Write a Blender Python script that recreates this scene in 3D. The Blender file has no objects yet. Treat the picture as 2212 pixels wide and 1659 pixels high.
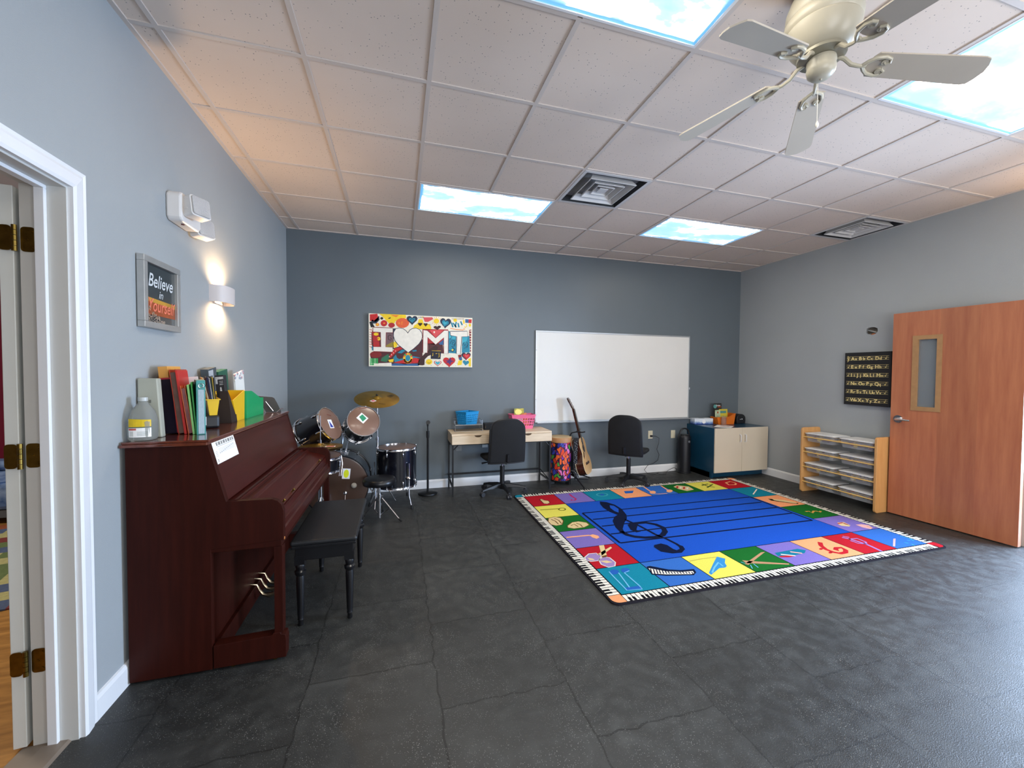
import bpy, math, random
from mathutils import Vector, Matrix
random.seed(7)
C = bpy.context.scene
COL = C.collection
PI = math.pi
W, H = 6.2208, 2.9973          # room width (x) and ceiling height; back wall y=0, left wall x=0, camera looks towards +y
YF = -7.0                      # front wall behind the camera

# ---------------------------------------------------------------- camera
cd = bpy.data.cameras.new('camera')
cam = bpy.data.objects.new('camera', cd); COL.objects.link(cam)
cam.location = (1.1855, -5.106, 1.4286)
cam.rotation_euler = (1.5426, -0.0074, -0.2906)
cd.sensor_fit = 'HORIZONTAL'; cd.sensor_width = 36; cd.lens = 884.88 / 2212 * 36
cd.shift_x = -20.02 / 2212
cd.clip_start = 0.05; cd.clip_end = 100
C.camera = cam
C.view_settings.view_transform = 'Standard'; C.view_settings.look = 'None'
C.view_settings.gamma = 1; C.view_settings.exposure = 0.27
C.view_settings.use_curve_mapping = False

# ---------------------------------------------------------------- world: bright overcast daylight outside
wd = bpy.data.worlds.new('world'); C.world = wd; wd.use_nodes = True
bg = wd.node_tree.nodes['Background']
bg.inputs[0].default_value = (0.62, 0.78, 1.0, 1); bg.inputs[1].default_value = 2.2

def area(name, loc, rot, sx, sy, power, col, spread=PI):
    d = bpy.data.lights.new(name, 'AREA'); d.shape = 'RECTANGLE'; d.size = sx; d.size_y = sy
    d.energy = power; d.color = col; d.spread = spread
    o = bpy.data.objects.new(name, d); COL.objects.link(o); o.location = loc; o.rotation_euler = rot
    return o
# daylight falling through the open doorway in the right wall, plus two added fill lamps behind the camera
area('doorway_daylight', (7.3, -3.95, 1.35), (PI/2 - .42, 0, PI/2), 1.7, 1.9, 370, (0.52, 0.71, 1.0))
area('outdoor_daylight', (9.4, -6.95, 1.45), (PI/2 - .1, 0, math.radians(36)), 0.6, 1.1, 190, (0.56, 0.74, 1.0))
area('window_daylight', (2.05, YF + 0.10, 1.45), (PI/2, 0, -.75), 1.9, 1.5, 60, (1.0, 0.96, 0.92))  # added fill, turned towards the right wall to brighten it
area('window_daylight', (4.65, YF + 0.10, 1.45), (PI/2, 0, -.25), 1.5, 1.5, 66, (1.0, 0.95, 0.90))  # added fill for the cabinet, door and right end of the room

# ---------------------------------------------------------------- materials
def lin(c):
    if isinstance(c, str):
        c = c.lstrip('#'); c = [int(c[i:i+2], 16) / 255 for i in (0, 2, 4)]
    return tuple((x / 12.92 if x <= 0.04045 else ((x + 0.055) / 1.055) ** 2.4) for x in c[:3]) + (1,)
MATS = {}
def mat(name, col=None, rough=0.5, metal=0, trans=0, alpha=1, coat=0, noise=None, bump=None, stretch=(1, 1, 1), ior=1.45, emit=0, spec=0.5, sheen=0):
    if name in MATS: return MATS[name]
    m = bpy.data.materials.new(name); m.use_nodes = True; MATS[name] = m
    nt = m.node_tree; b = nt.nodes['Principled BSDF']; c = lin(col)
    b.inputs['Base Color'].default_value = c; b.inputs['Roughness'].default_value = rough
    b.inputs['Metallic'].default_value = metal; b.inputs['Transmission Weight'].default_value = trans
    b.inputs['Alpha'].default_value = alpha; b.inputs['Coat Weight'].default_value = coat
    b.inputs['IOR'].default_value = ior; b.inputs['Specular IOR Level'].default_value = spec
    b.inputs['Coat Roughness'].default_value = 0.12; b.inputs['Sheen Weight'].default_value = sheen
    if emit:
        b.inputs['Emission Color'].default_value = c; b.inputs['Emission Strength'].default_value = emit
    if noise or bump:
        tc = nt.nodes.new('ShaderNodeTexCoord'); mp = nt.nodes.new('ShaderNodeMapping'); mp.inputs['Scale'].default_value = stretch
        nt.links.new(tc.outputs['Object'], mp.inputs['Vector'])
        def nz(s, det=3):
            n = nt.nodes.new('ShaderNodeTexNoise'); n.inputs['Scale'].default_value = s; n.inputs['Detail'].default_value = det
            nt.links.new(mp.outputs[0], n.inputs['Vector']); return n
        if noise:
            n = nz(noise[0], 4); r = nt.nodes.new('ShaderNodeValToRGB'); a = noise[1]
            r.color_ramp.elements[0].position = 0.3; r.color_ramp.elements[1].position = 0.7
            c2 = lin(noise[2]) if len(noise) > 2 else tuple(min(1, x * (1 + a)) for x in c[:3]) + (1,)
            r.color_ramp.elements[0].color = tuple(x * (1 - a) for x in c[:3]) + (1,); r.color_ramp.elements[1].color = c2
            nt.links.new(n.outputs['Fac'], r.inputs[0]); nt.links.new(r.outputs[0], b.inputs['Base Color'])
        if bump:
            n = nz(bump[0]); bp = nt.nodes.new('ShaderNodeBump'); bp.inputs['Strength'].default_value = bump[1]; bp.inputs['Distance'].default_value = 0.01
            nt.links.new(n.outputs['Fac'], bp.inputs['Height']); nt.links.new(bp.outputs[0], b.inputs['Normal'])
    return m

# ---------------------------------------------------------------- mesh builder
def fr(a, b):      # rotation taking +z onto b-a
    d = (Vector(b) - Vector(a)).normalized(); return d.to_track_quat('Z', 'Y').to_matrix()
class MB:
    def __init__(s, M=None): s.v = []; s.f = []; s.m = []; s.M = M or Matrix(); s.mi = 0; s.sm = []
    def add(s, vs, fs, smooth=False, M=None):
        o = len(s.v); T = s.M @ M if M is not None else s.M
        s.v += [T @ Vector(p) for p in vs]
        for f in fs: s.f.append([i + o for i in f]); s.m.append(s.mi); s.sm.append(smooth)
        return s
    def mat(s, i): s.mi = i; return s
    def box(s, x0, x1, y0, y1, z0, z1, M=None):
        v = [(x, y, z) for z in (z0, z1) for y in (y0, y1) for x in (x0, x1)]
        return s.add(v, [(0, 2, 3, 1), (4, 5, 7, 6), (0, 1, 5, 4), (2, 6, 7, 3), (0, 4, 6, 2), (1, 3, 7, 5)], False, M)
    def prism(s, poly, z0, z1, M=None, smooth=False):      # poly in local xy, extruded along local z
        a = sum(poly[i][0] * poly[(i + 1) % len(poly)][1] - poly[(i + 1) % len(poly)][0] * poly[i][1] for i in range(len(poly)))
        if a < 0: poly = poly[::-1]
        n = len(poly); v = [(x, y, z0) for x, y in poly] + [(x, y, z1) for x, y in poly]
        s.add(v, [tuple(range(n))[::-1], tuple(range(n, 2 * n))], False, M)
        o = len(s.v) - 2 * n
        for i in range(n):
            j = (i + 1) % n; s.f.append([o + i, o + j, o + n + j, o + n + i]); s.m.append(s.mi); s.sm.append(smooth)
        return s
    def prof(s, poly, y0, y1):       # poly in xz, extruded along y
        return s.prism([(x, z) for x, z in poly], -y1, -y0, Matrix.Rotation(PI / 2, 4, 'X'))
    def lathe(s, prof, n=24, M=None, smooth=True, a0=0, a1=2 * PI):
        full = abs(a1 - a0 - 2 * PI) < 1e-6; k = n if full else n + 1; v = []; f = []
        for r, z in prof:
            for i in range(k):
                a = a0 + (a1 - a0) * i / n; v.append((r * math.cos(a), r * math.sin(a), z))
        for j in range(len(prof) - 1):
            for i in range(n):
                i2 = (i + 1) % k; f.append((j * k + i, j * k + i2, (j + 1) * k + i2, (j + 1) * k + i))
        if full:
            if prof[0][0] > 1e-5: f.append(tuple(range(k))[::-1])
            if prof[-1][0] > 1e-5: f.append(tuple((len(prof) - 1) * k + i for i in range(k)))
        return s.add(v, f, smooth, M)
    def cyl(s, a, b, r, r2=None, n=12, smooth=True):
        L = (Vector(b) - Vector(a)).length; M = Matrix.Translation(a) @ fr(a, b).to_4x4()
        r2 = r if r2 is None else r2
        return s.lathe([(r, 0), (r2, L)], n, M, smooth)
    def ball(s, c, r, n=12, sc=(1, 1, 1)):
        pr = [(r * math.sin(PI * i / 8) , -r * math.cos(PI * i / 8)) for i in range(9)]; pr[0] = (1e-6, -r); pr[-1] = (1e-6, r)
        return s.lathe(pr, n, Matrix.Translation(c) @ Matrix.Diagonal((*sc, 1)))
    def tube(s, pts, r, n=8, closed=False):
        P = [Vector(p) for p in pts]; k = len(P); rr = r if isinstance(r, (list, tuple)) else [r] * k
        d0 = (P[1] - P[0]).normalized(); nrm = d0.orthogonal().normalized(); v = []; f = []
        for i in range(k):
            if closed: t = (P[(i + 1) % k] - P[i - 1]).normalized()
            else: t = (P[min(i + 1, k - 1)] - P[max(i - 1, 0)]).normalized()
            nrm = (nrm - t * nrm.dot(t)).normalized(); bn = t.cross(nrm)
            for j in range(n):
                a = 2 * PI * j / n; v.append(P[i] + (nrm * math.cos(a) + bn * math.sin(a)) * rr[i])
        for i in range(k if closed else k - 1):
            i2 = (i + 1) % k
            for j in range(n): f.append((i * n + j, i * n + (j + 1) % n, i2 * n + (j + 1) % n, i2 * n + j))
        if not closed: f += [tuple(range(n))[::-1], tuple((k - 1) * n + j for j in range(n))]
        return s.add(v, f, True)
    def poly(s, pts3):
        return s.add(pts3, [tuple(range(len(pts3)))])
    def build(s, name, mats, parent=None, bevel=0, seg=2, sharp=40, solid=0, subsurf=0):
        me = bpy.data.meshes.new(name); me.from_pydata(s.v, [], s.f)
        mats = mats if isinstance(mats, (list, tuple)) else [mats]
        for m in mats: me.materials.append(m)
        for p, i, sm in zip(me.polygons, s.m, s.sm): p.material_index = i; p.use_smooth = sm
        me.update()
        if any(s.sm): me.set_sharp_from_angle(angle=math.radians(sharp))
        o = bpy.data.objects.new(name, me); COL.objects.link(o)
        if parent is not None: o.parent = parent
        if solid:
            md = o.modifiers.new('solid', 'SOLIDIFY'); md.thickness = solid; md.offset = 0
        if bevel:
            md = o.modifiers.new('bevel', 'BEVEL'); md.width = bevel; md.segments = seg; md.limit_method = 'ANGLE'; md.angle_limit = 0.6
        if subsurf:
            md = o.modifiers.new('sub', 'SUBSURF'); md.levels = md.render_levels = subsurf
        return o
def tag(o, label=None, cat=None, group=None, kind=None):
    if label: o['label'] = label
    if cat: o['category'] = cat
    if group: o['group'] = group
    if kind: o['kind'] = kind
    return o
def thing(name, label, cat, loc=(0, 0, 0), rz=0, group=None, kind=None):
    o = bpy.data.objects.new(name, None); COL.objects.link(o); o.location = loc; o.rotation_euler = (0, 0, rz)
    o.empty_display_size = 0.1
    return tag(o, label, cat, group, kind)
def inv(root):       # lets parts of a thing be written in room coordinates
    return (Matrix.Translation(root.location) @ Matrix.Rotation(root.rotation_euler.z, 4, 'Z')).inverted()
def dup(root, loc=None, rz=None, label=None):
    r = root.copy(); COL.objects.link(r)
    if loc: r.location = loc
    if rz is not None: r.rotation_euler = (0, 0, rz)
    if label: r['label'] = label
    for ch in list(root.children):
        c = ch.copy(); COL.objects.link(c); c.parent = r
        for g in list(ch.children):
            d = g.copy(); COL.objects.link(d); d.parent = c
    return r
def Rz(a): return Matrix.Rotation(a, 4, 'Z')
def T3(*p): return Matrix.Translation(p)
def rrect(x0, x1, y0, y1, r, n=4):
    o = []
    for cx, cy, a in ((x1 - r, y1 - r, 0), (x0 + r, y1 - r, PI / 2), (x0 + r, y0 + r, PI), (x1 - r, y0 + r, 1.5 * PI)):
        o += [(cx + r * math.cos(a + PI / 2 * i / n), cy + r * math.sin(a + PI / 2 * i / n)) for i in range(n + 1)]
    return o
def frame4(mb, x0, x1, z0, z1, f, y0, y1, yz=False):       # four bars that butt instead of overlapping
    for a in ((x0, x1, z1 - f, z1), (x0, x1, z0, z0 + f), (x0, x0 + f, z0 + f, z1 - f), (x1 - f, x1, z0 + f, z1 - f)):
        if yz: mb.box(y0, y1, a[0], a[1], a[2], a[3])
        else: mb.box(a[0], a[1], y0, y1, a[2], a[3])
# flat printed shapes: plane(u, v, d) gives a 3-D point d above the printed face
def ribbon(mb, plane, pts, w, d):
    n = len(pts); L = []; Rr = []
    for i in range(n):
        a = Vector(pts[max(i - 1, 0)]); b = Vector(pts[min(i + 1, n - 1)]); t = (b - a)
        if t.length < 1e-9: t = Vector((1, 0))
        t.normalize(); q = Vector((-t.y, t.x)) * w / 2; p = Vector(pts[i]); L.append(p + q); Rr.append(p - q)
    v = [plane(p.x, p.y, d) for p in L] + [plane(p.x, p.y, d) for p in Rr]
    mb.add(v, [(i, i + 1, n + i + 1, n + i) for i in range(n - 1)])
def flat(mb, plane, pts, d): mb.poly([plane(x, y, d) for x, y in pts])
_tx = {}
def text(mb, plane, s, x, y, size, d, align='LEFT', bold=0, shear=0, xs=1):
    k = (s, align, bold, shear)
    if k not in _tx:
        cu = bpy.data.curves.new('t', 'FONT'); cu.body = s; cu.align_x = align; cu.size = 1; cu.offset = bold; cu.shear = shear; cu.fill_mode = 'FRONT'; cu.resolution_u = 3
        o = bpy.data.objects.new('t', cu); COL.objects.link(o)
        me = bpy.data.meshes.new_from_object(o.evaluated_get(bpy.context.evaluated_depsgraph_get()))
        _tx[k] = ([v.co.copy() for v in me.vertices], [tuple(p.vertices) for p in me.polygons])
        bpy.data.objects.remove(o); bpy.data.curves.remove(cu); bpy.data.meshes.remove(me)
    vs, fs = _tx[k]
    mb.add([plane(x + p.x * size * xs, y + p.y * size, d) for p in vs], fs)
# common materials
white_trim = mat('white_trim_paint', '#dfe0e2', 0.35, noise=(3, 0.02))
chrome = mat('chrome', '#d8d8dc', 0.15, 1, noise=(20, 0.03))
black_metal = mat('black_metal', '#17181b', 0.42, 0.3, noise=(30, 0.1))
black_plastic = mat('black_plastic', '#15161a', 0.45, bump=(300, 0.05), noise=(8, 0.1))
rubber = mat('black_rubber', '#0d0d0e', 0.8, noise=(40, 0.2))
brass = mat('aged_brass', '#75602e', 0.3, 1, noise=(30, 0.25))
paper = mat('white_paper', '#eceae6', 0.7, noise=(5, 0.02))
ink = mat('black_ink', '#1a1a1c', 0.6, noise=(50, 0.1))
# ================================================================ the room
def nodes(name):
    m = bpy.data.materials.new(name); m.use_nodes = True; MATS[name] = m; nt = m.node_tree
    return m, nt, nt.nodes['Principled BSDF']
def N(nt, t, **k):
    n = nt.nodes.new(t)
    for a, b in k.items():
        if a.startswith('i_'): n.inputs[a[2:].replace('_', ' ')].default_value = b
        else: setattr(n, a, b)
    return n
def ramp(nt, stops, src):
    r = nt.nodes.new('ShaderNodeValToRGB'); e = r.color_ramp.elements
    while len(e) < len(stops): e.new(0.5)
    for el, (p, c) in zip(e, stops): el.position = p; el.color = lin(c) if isinstance(c, str) else c
    nt.links.new(src, r.inputs[0]); return r
# floor: black crumb-rubber tiles with pale flecks and interlocking seams
m, nt, b = nodes('speckled_rubber_floor'); lk = nt.links.new
tc = N(nt, 'ShaderNodeTexCoord'); g = tc.outputs['Object']
vor = N(nt, 'ShaderNodeTexVoronoi', i_Scale=300.0); lk(g, vor.inputs['Vector'])
sep = N(nt, 'ShaderNodeSeparateColor'); lk(vor.outputs['Color'], sep.inputs[0])
fleck = N(nt, 'ShaderNodeMath', operation='GREATER_THAN'); fleck.inputs[1].default_value = 0.90; lk(sep.outputs[0], fleck.inputs[0])
near = N(nt, 'ShaderNodeMath', operation='LESS_THAN'); near.inputs[1].default_value = 0.38; lk(vor.outputs['Distance'], near.inputs[0])
both = N(nt, 'ShaderNodeMath', operation='MULTIPLY'); clus = N(nt, 'ShaderNodeTexNoise', i_Scale=5.0, i_Detail=5.0); lk(g, clus.inputs['Vector']); cm = ramp(nt, [(.42, (.25, .25, .25, 1)), (.62, (1, 1, 1, 1))], clus.outputs['Fac']); fk = N(nt, 'ShaderNodeMath', operation='MULTIPLY'); lk(fleck.outputs[0], fk.inputs[0]); lk(cm.outputs[0], fk.inputs[1]); lk(fk.outputs[0], both.inputs[0]); lk(near.outputs[0], both.inputs[1])
big = N(nt, 'ShaderNodeTexNoise', i_Scale=1.7, i_Detail=5.0); lk(g, big.inputs['Vector'])
wear = N(nt, 'ShaderNodeTexNoise', i_Scale=14.0, i_Detail=6.0); lk(g, wear.inputs['Vector'])
mapx = N(nt, 'ShaderNodeMapping'); mapx.inputs['Location'].default_value = (-3.08 + 0.57 * 8, 4.015 + 0, 0); lk(g, mapx.inputs['Vector'])
tooth = N(nt, 'ShaderNodeTexNoise', i_Scale=14.0, i_Detail=0.0); lk(g, tooth.inputs['Vector'])
brick = N(nt, 'ShaderNodeTexBrick', i_Scale=1.0, offset=0.5, offset_frequency=2, squash=1.0)
for k_, v_ in (('Mortar Size', 0.004), ('Brick Width', 0.61), ('Row Height', 0.57), ('Mortar Smooth', 0.0), ('Bias', 0.0)): brick.inputs[k_].default_value = v_
brick.inputs['Color1'].default_value = (0.86, 0.86, 0.86, 1); brick.inputs['Color2'].default_value = (1.12, 1.12, 1.12, 1); brick.inputs['Mortar'].default_value = (0.42, 0.42, 0.42, 1)
rot = N(nt, 'ShaderNodeMapping'); rot.inputs['Rotation'].default_value = (0, 0, PI / 2); lk(mapx.outputs[0], rot.inputs['Vector'])
wob = N(nt, 'ShaderNodeVectorMath', operation='MULTIPLY_ADD'); wob.inputs[1].default_value = (0.03, 0.03, 0); lk(tooth.outputs['Color'], wob.inputs[0]); lk(rot.outputs[0], wob.inputs[2]); lk(wob.outputs[0], brick.inputs['Vector'])
base = ramp(nt, [(0.3, '#292a29'), (0.7, '#393a39')], big.outputs['Fac'])
w2 = ramp(nt, [(0.45, (0.85, 0.85, 0.85, 1)), (0.75, (1.35, 1.35, 1.32, 1))], wear.outputs['Fac'])
mul = N(nt, 'ShaderNodeMix', data_type='RGBA', blend_type='MULTIPLY'); mul.inputs[0].default_value = 1; lk(base.outputs[0], mul.inputs[6]); lk(w2.outputs[0], mul.inputs[7])
mul2 = N(nt, 'ShaderNodeMix', data_type='RGBA', blend_type='MULTIPLY'); mul2.inputs[0].default_value = 1; lk(mul.outputs[2], mul2.inputs[6]); lk(brick.outputs['Color'], mul2.inputs[7])
fm = N(nt, 'ShaderNodeMix', data_type='RGBA'); lk(both.outputs[0], fm.inputs[0]); lk(mul2.outputs[2], fm.inputs[6]); fm.inputs[7].default_value = lin('#8c8e8a')
lk(fm.outputs[2], b.inputs['Base Color'])
rr_ = ramp(nt, [(0.35, (0.42, 0.42, 0.42, 1)), (0.7, (0.6, 0.6, 0.6, 1))], wear.outputs['Fac']); lk(rr_.outputs[0], b.inputs['Roughness'])
b.inputs['Specular IOR Level'].default_value = 0.5
bp = N(nt, 'ShaderNodeBump', i_Strength=0.35, i_Distance=0.004); nn = N(nt, 'ShaderNodeTexNoise', i_Scale=220.0); lk(g, nn.inputs['Vector']); lk(nn.outputs['Fac'], bp.inputs['Height']); lk(bp.outputs[0], b.inputs['Normal'])
floor_m = m
mb = MB(); mb.box(0, W, YF, 0, -0.06, 0); mb.box(-0.12, 0, -4.03, -3.14, -0.06, 0.0)
mb.box(W, W + 0.15, -4.9, -3.08, -0.06, 0.0)
tag(mb.build('floor', floor_m), 'dark grey speckled rubber tile floor', kind='structure')

def wall_mat(name, col, rough, spec=0.5):
    return mat(name, col, rough, noise=(1.3, 0.04), bump=(260, 0.12), spec=spec)
paint_side = wall_mat('pale_blue_grey_paint', '#9da2a4', 0.5)
paint_back = wall_mat('slate_blue_paint', '#5e676d', 0.38)
# walls
tag(MB().box(-0.15, W + 0.15, 0, 0.15, -0.06, H + 0.05).build('wall_back', paint_back), 'slate blue accent wall across the far end', kind='structure')
mb = MB()   # left wall with its doorway y -4.03..-3.14
mb.box(-0.13, 0, -3.13, 0, 0, H + .05); mb.box(-0.13, 0, YF, -4.04, 0, H + .05); mb.box(-0.13, 0, -4.04, -3.13, 2.115, H + .05)
tag(mb.build('wall_left', paint_side), 'pale blue-grey wall behind the piano', kind='structure')
DY = -4.9
# right wall with doorway y -4.9..-3.08 and a ragged hole at y -1.85, z 1.92
mb = MB(); hy, hz = -1.845, 1.915
hole = [(-.062, -.002), (-.058, .028), (-.03, .042), (.0, .046), (.022, .04), (.03, .05), (.034, .034), (.05, .036), (.052, .012), (.056, -.012), (.04, -.03), (.022, -.03), (.004, -.04), (-.022, -.038), (-.045, -.028)]
x0, x1 = W, W + 0.15
S_ = 0.09
ring = [(hy + a, hz + c) for a, c in hole]; sq = []
for a, c in hole:
    k = S_ / max(abs(a), abs(c)); sq.append((hy + a * k, hz + c * k))
for (c1, c2) in ((-1, -1), (1, -1), (1, 1), (-1, 1)):
    pass
n = len(hole)
vs = [(x0, y, z) for y, z in ring] + [(x0, y, z) for y, z in sq] + [(x0 + .02, y, z) for y, z in ring]
fs = []
def corner(i, j):
    (ya, za), (yb, zb) = sq[i], sq[j]
    if abs(ya - yb) > 1e-6 and abs(za - zb) > 1e-6 and (abs(abs(ya - hy) - S_) < 1e-6) != (abs(abs(yb - hy) - S_) < 1e-6):
        cy = ya if abs(abs(ya - hy) - S_) < 1e-6 else yb; cz = za if abs(abs(za - hz) - S_) < 1e-6 else zb
        return (x0, cy, cz)
for i in range(n):
    j = (i + 1) % n; co = corner(i, j)
    if co: vs.append(co); fs.append((i, n + i, len(vs) - 1, n + j, j))
    else: fs.append((i, n + i, n + j, j))
    fs.append((i, j, 2 * n + j, 2 * n + i))
mb.add(vs, fs)
y0, y1, z0, z1 = hy - S_, hy + S_, hz - S_, hz + S_
for a in ((-3.08, y0, 0, H + .05), (y1, 0, 0, H + .05), (y0, y1, 0, z0), (y0, y1, z1, H + .05), (DY, -3.08, 2.1, H + .05), (YF, DY, 0, H + .05)):
    mb.add([(x0, a[0], a[2]), (x0, a[1], a[2]), (x0, a[1], a[3]), (x0, a[0], a[3])], [(0, 3, 2, 1)])
# thickness: reveal of the doorway and outer skin
mb.add([(x1, -3.08, 0), (x1, 0, 0), (x1, 0, H + .05), (x1, -3.08, H + .05)], [(0, 1, 2, 3)]); mb.add([(x1, YF, 0), (x1, DY, 0), (x1, DY, H + .05), (x1, YF, H + .05)], [(0, 1, 2, 3)])
mb.add([(x1, DY, 2.1), (x1, -3.08, 2.1), (x1, -3.08, H + .05), (x1, DY, H + .05)], [(0, 1, 2, 3)])
for yy in (-3.08, DY): mb.add([(x0, yy, 0), (x1, yy, 0), (x1, yy, 2.1), (x0, yy, 2.1)], [(0, 1, 2, 3)])
mb.add([(x0, DY, 2.1), (x1, DY, 2.1), (x1, -3.08, 2.1), (x0, -3.08, 2.1)], [(0, 1, 2, 3)])
wr = tag(mb.build('wall_right', paint_side), 'pale blue-grey wall with a small ragged hole', kind='structure')
MB().box(x0 + .045, x0 + .06, y0, y1, z0, z1).build('wall_cavity', mat('dim_cavity', '#6e665c', 0.9, noise=(40, 0.5)), wr)
mb = MB()
mb.tube([(x0 + .03, hy - .06, hz - .03), (x0 + .025, hy - .01, hz - .005), (x0 + .03, hy + .06, hz + .02)], .009); mb.mat(1).tube([(x0 + .03, hy - .06, hz - .035), (x0 + .022, hy, hz - .03), (x0 + .03, hy + .03, hz - .05)], .008)
mb.build('loose_wire', [mat('grey_cable', '#8d8f8c', .5, noise=(9, .1)), mat('orange_cable', '#b5683f', .5, noise=(9, .1))], wr)
# front wall (behind the camera) with two window openings
wins = [(1.0, 3.1, .65, 2.25), (3.8, 5.5, .65, 2.25)]; mb = MB()
for a, c in ((-.15, 1.0), (3.1, 3.8), (5.5, W + .15)): mb.box(a, c, YF - .15, YF, 0, H + .05)
for a, c, za, zb in wins: mb.box(a, c, YF - .15, YF, 0, za); mb.box(a, c, YF - .15, YF, zb, H + .05)
tag(mb.build('wall_front', paint_side), 'pale blue-grey wall behind the camera', kind='structure')
for i, (a, c, za, zb) in enumerate(wins):
    w_ = thing('window_%d' % (i + 1), ('wider white framed window', 'narrower white framed window')[i] + ' in the wall behind the camera', None, ((a + c) / 2, YF - .1, za), kind='structure')
    mb = MB(inv(w_))
    frame4(mb, a, c, za, zb, .05, YF - .12, YF - .06); mb.build('window_frame', white_trim, w_)
# ceiling: speckled lay-in tiles in a white T-bar grid
m, nt, b = nodes('fissured_ceiling_tile'); lk = nt.links.new
tc = N(nt, 'ShaderNodeTexCoord'); g = tc.outputs['Object']
v1 = N(nt, 'ShaderNodeTexVoronoi', i_Scale=70.0); lk(g, v1.inputs['Vector'])
s1 = N(nt, 'ShaderNodeSeparateColor'); lk(v1.outputs['Color'], s1.inputs[0])
gt = N(nt, 'ShaderNodeMath', operation='GREATER_THAN'); gt.inputs[1].default_value = 0.7; lk(s1.outputs[0], gt.inputs[0])
lt = N(nt, 'ShaderNodeMath', operation='LESS_THAN'); lt.inputs[1].default_value = 0.17; lk(v1.outputs['Distance'], lt.inputs[0])
mm = N(nt, 'ShaderNodeMath', operation='MULTIPLY'); lk(gt.outputs[0], mm.inputs[0]); lk(lt.outputs[0], mm.inputs[1])
big = N(nt, 'ShaderNodeTexNoise', i_Scale=0.9, i_Detail=4.0); lk(g, big.inputs['Vector'])
base = ramp(nt, [(0.35, '#d2c2b5'), (0.65, '#dcccbf')], big.outputs['Fac'])
fx = N(nt, 'ShaderNodeMix', data_type='RGBA'); lk(mm.outputs[0], fx.inputs[0]); lk(base.outputs[0], fx.inputs[6]); fx.inputs[7].default_value = lin('#85807c'); lk(fx.outputs[2], b.inputs['Base Color'])
b.inputs['Roughness'].default_value = 0.95; b.inputs['Specular IOR Level'].default_value = 0.1
ceil_m = m
TT = 0.6096; GX = [0.1249 + TT * i for i in range(10)]; GY = [-(0.3492 + TT * i) for i in range(11)]
LIGHTS = [(2, 1), (6, 1), (2, 5), (6, 5), (2, 9), (6, 9)]      # (column, row) of each 2x4 troffer
VENTS = [(4, 2), (9, 2)]
cut = {(c + k, r + 1) for c, r in LIGHTS for k in (0, 1)} | {(c, r + 1) for c, r in VENTS}
mb = MB(); xs = [0] + GX + [W]; ys = [0] + GY + [YF]
for i in range(len(xs) - 1):
    for j in range(len(ys) - 1):
        if (i - 1, j) in cut: continue
        mb.box(xs[i] + .001, xs[i + 1] - .001, ys[j + 1] + .001, ys[j] - .001, H + .004, H + .016)
ce = tag(mb.build('ceiling', ceil_m), 'suspended ceiling of speckled off-white tiles', kind='structure')
mb = MB(); gw = .012
for ci, x in enumerate(GX):
    ye = [-.022] + GY + [YF]
    for j in range(len(ye) - 1):
        if not any(c + 1 == ci and r + 1 == j for c, r in LIGHTS): mb.box(x - gw, x + gw, ye[j + 1] + (gw if j < len(GY) else 0) * 0, ye[j], H - .002, H + .03)
xs2 = [0] + GX + [W]
for y in GY:
    for i in range(len(xs2) - 1): mb.box(xs2[i] + (gw if i else 0), xs2[i + 1] - gw, y - gw, y + gw, H - .002, H + .03)
mb.box(.0, .022, YF, -.022, H - .004, H + .01); mb.box(W - .022, W, YF, -.022, H - .004, H + .01); mb.box(0, W, -.022, 0, H - .004, H + .01)
mb.build('ceiling_grid', mat('grid_paint', '#c9beb6', 0.5, noise=(2, .03)), ce)
MB().box(-.15, W + .15, YF - .15, .15, H + .05, H + .2).build('plenum_slab', mat('slab_grey', '#8b8b8b', .9, noise=(3, .1)), ce)
# baseboards
bb = [(0, 0), (.014, 0), (.014, .085), (.008, .1), (0, .104)]
def base(name, label, p0, p1, nrm):
    mb = MB(); L = (Vector(p1) - Vector(p0)).length; a = math.atan2(p1[1] - p0[1], p1[0] - p0[0])
    s = 1 if nrm > 0 else -1
    M = T3(*p0) @ Rz(a) @ Matrix.Rotation(PI / 2, 4, 'X')
    # profile plane: local y-offset, z ; extrude along local x
    vs = []
    for t in (0, L): vs += [(t, s * o, z) for o, z in bb]
    k = len(bb); mb.add(vs, [tuple(range(k)), tuple(range(k, 2 * k))[::-1]] + [(i, (i + 1) % k, k + (i + 1) % k, k + i) for i in range(k)], False, T3(*p0) @ Rz(a))
    return tag(mb.build(name, white_trim), label, kind='structure')
base('baseboard_back', 'white baseboard along the slate wall', (0, 0, 0), (W, 0, 0), -1)
base('baseboard_left', 'white baseboard beside the piano and door', (0, -3.06, 0), (0, 0, 0), -1)
base('baseboard_right', 'white baseboard under the pale right wall', (W, -3.0, 0), (W, 0, 0), 1)
# ---------------------------------------------------------------- left doorway
d1 = thing('door_1', 'white door frame on the left with an open white door and brass hinges', None, (0, -3.14, 0), kind='structure')
I = inv(d1)
cas = [(0, 0), (0, .018), (.012, .022), (.05, .017), (.062, .012), (.074, .014), (.08, 0)]    # (distance outwards from the opening, thickness)
mb = MB(I)
yo, yn, zt = -3.135, -4.035, 2.11
vs = []
for (sy, y, z) in (('r', yo, 0), ('rt', yo, zt), ('lt', yn, zt), ('l', yn, 0)):
    for o, t in cas:
        yy = y + o if sy[0] == 'r' else y - o
        vs.append((t, yy, z if z == 0 else z + o))
k = len(cas); fs = []
for s in range(3):
    for i in range(k - 1): fs.append((s * k + i, s * k + i + 1, (s + 1) * k + i + 1, (s + 1) * k + i))
mb.add(vs, fs)
mb.build('door_casing', white_trim, d1)
jm = mat('door_jamb_paint', '#c6c5c0', 0.4, noise=(3, 0.02))
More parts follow.
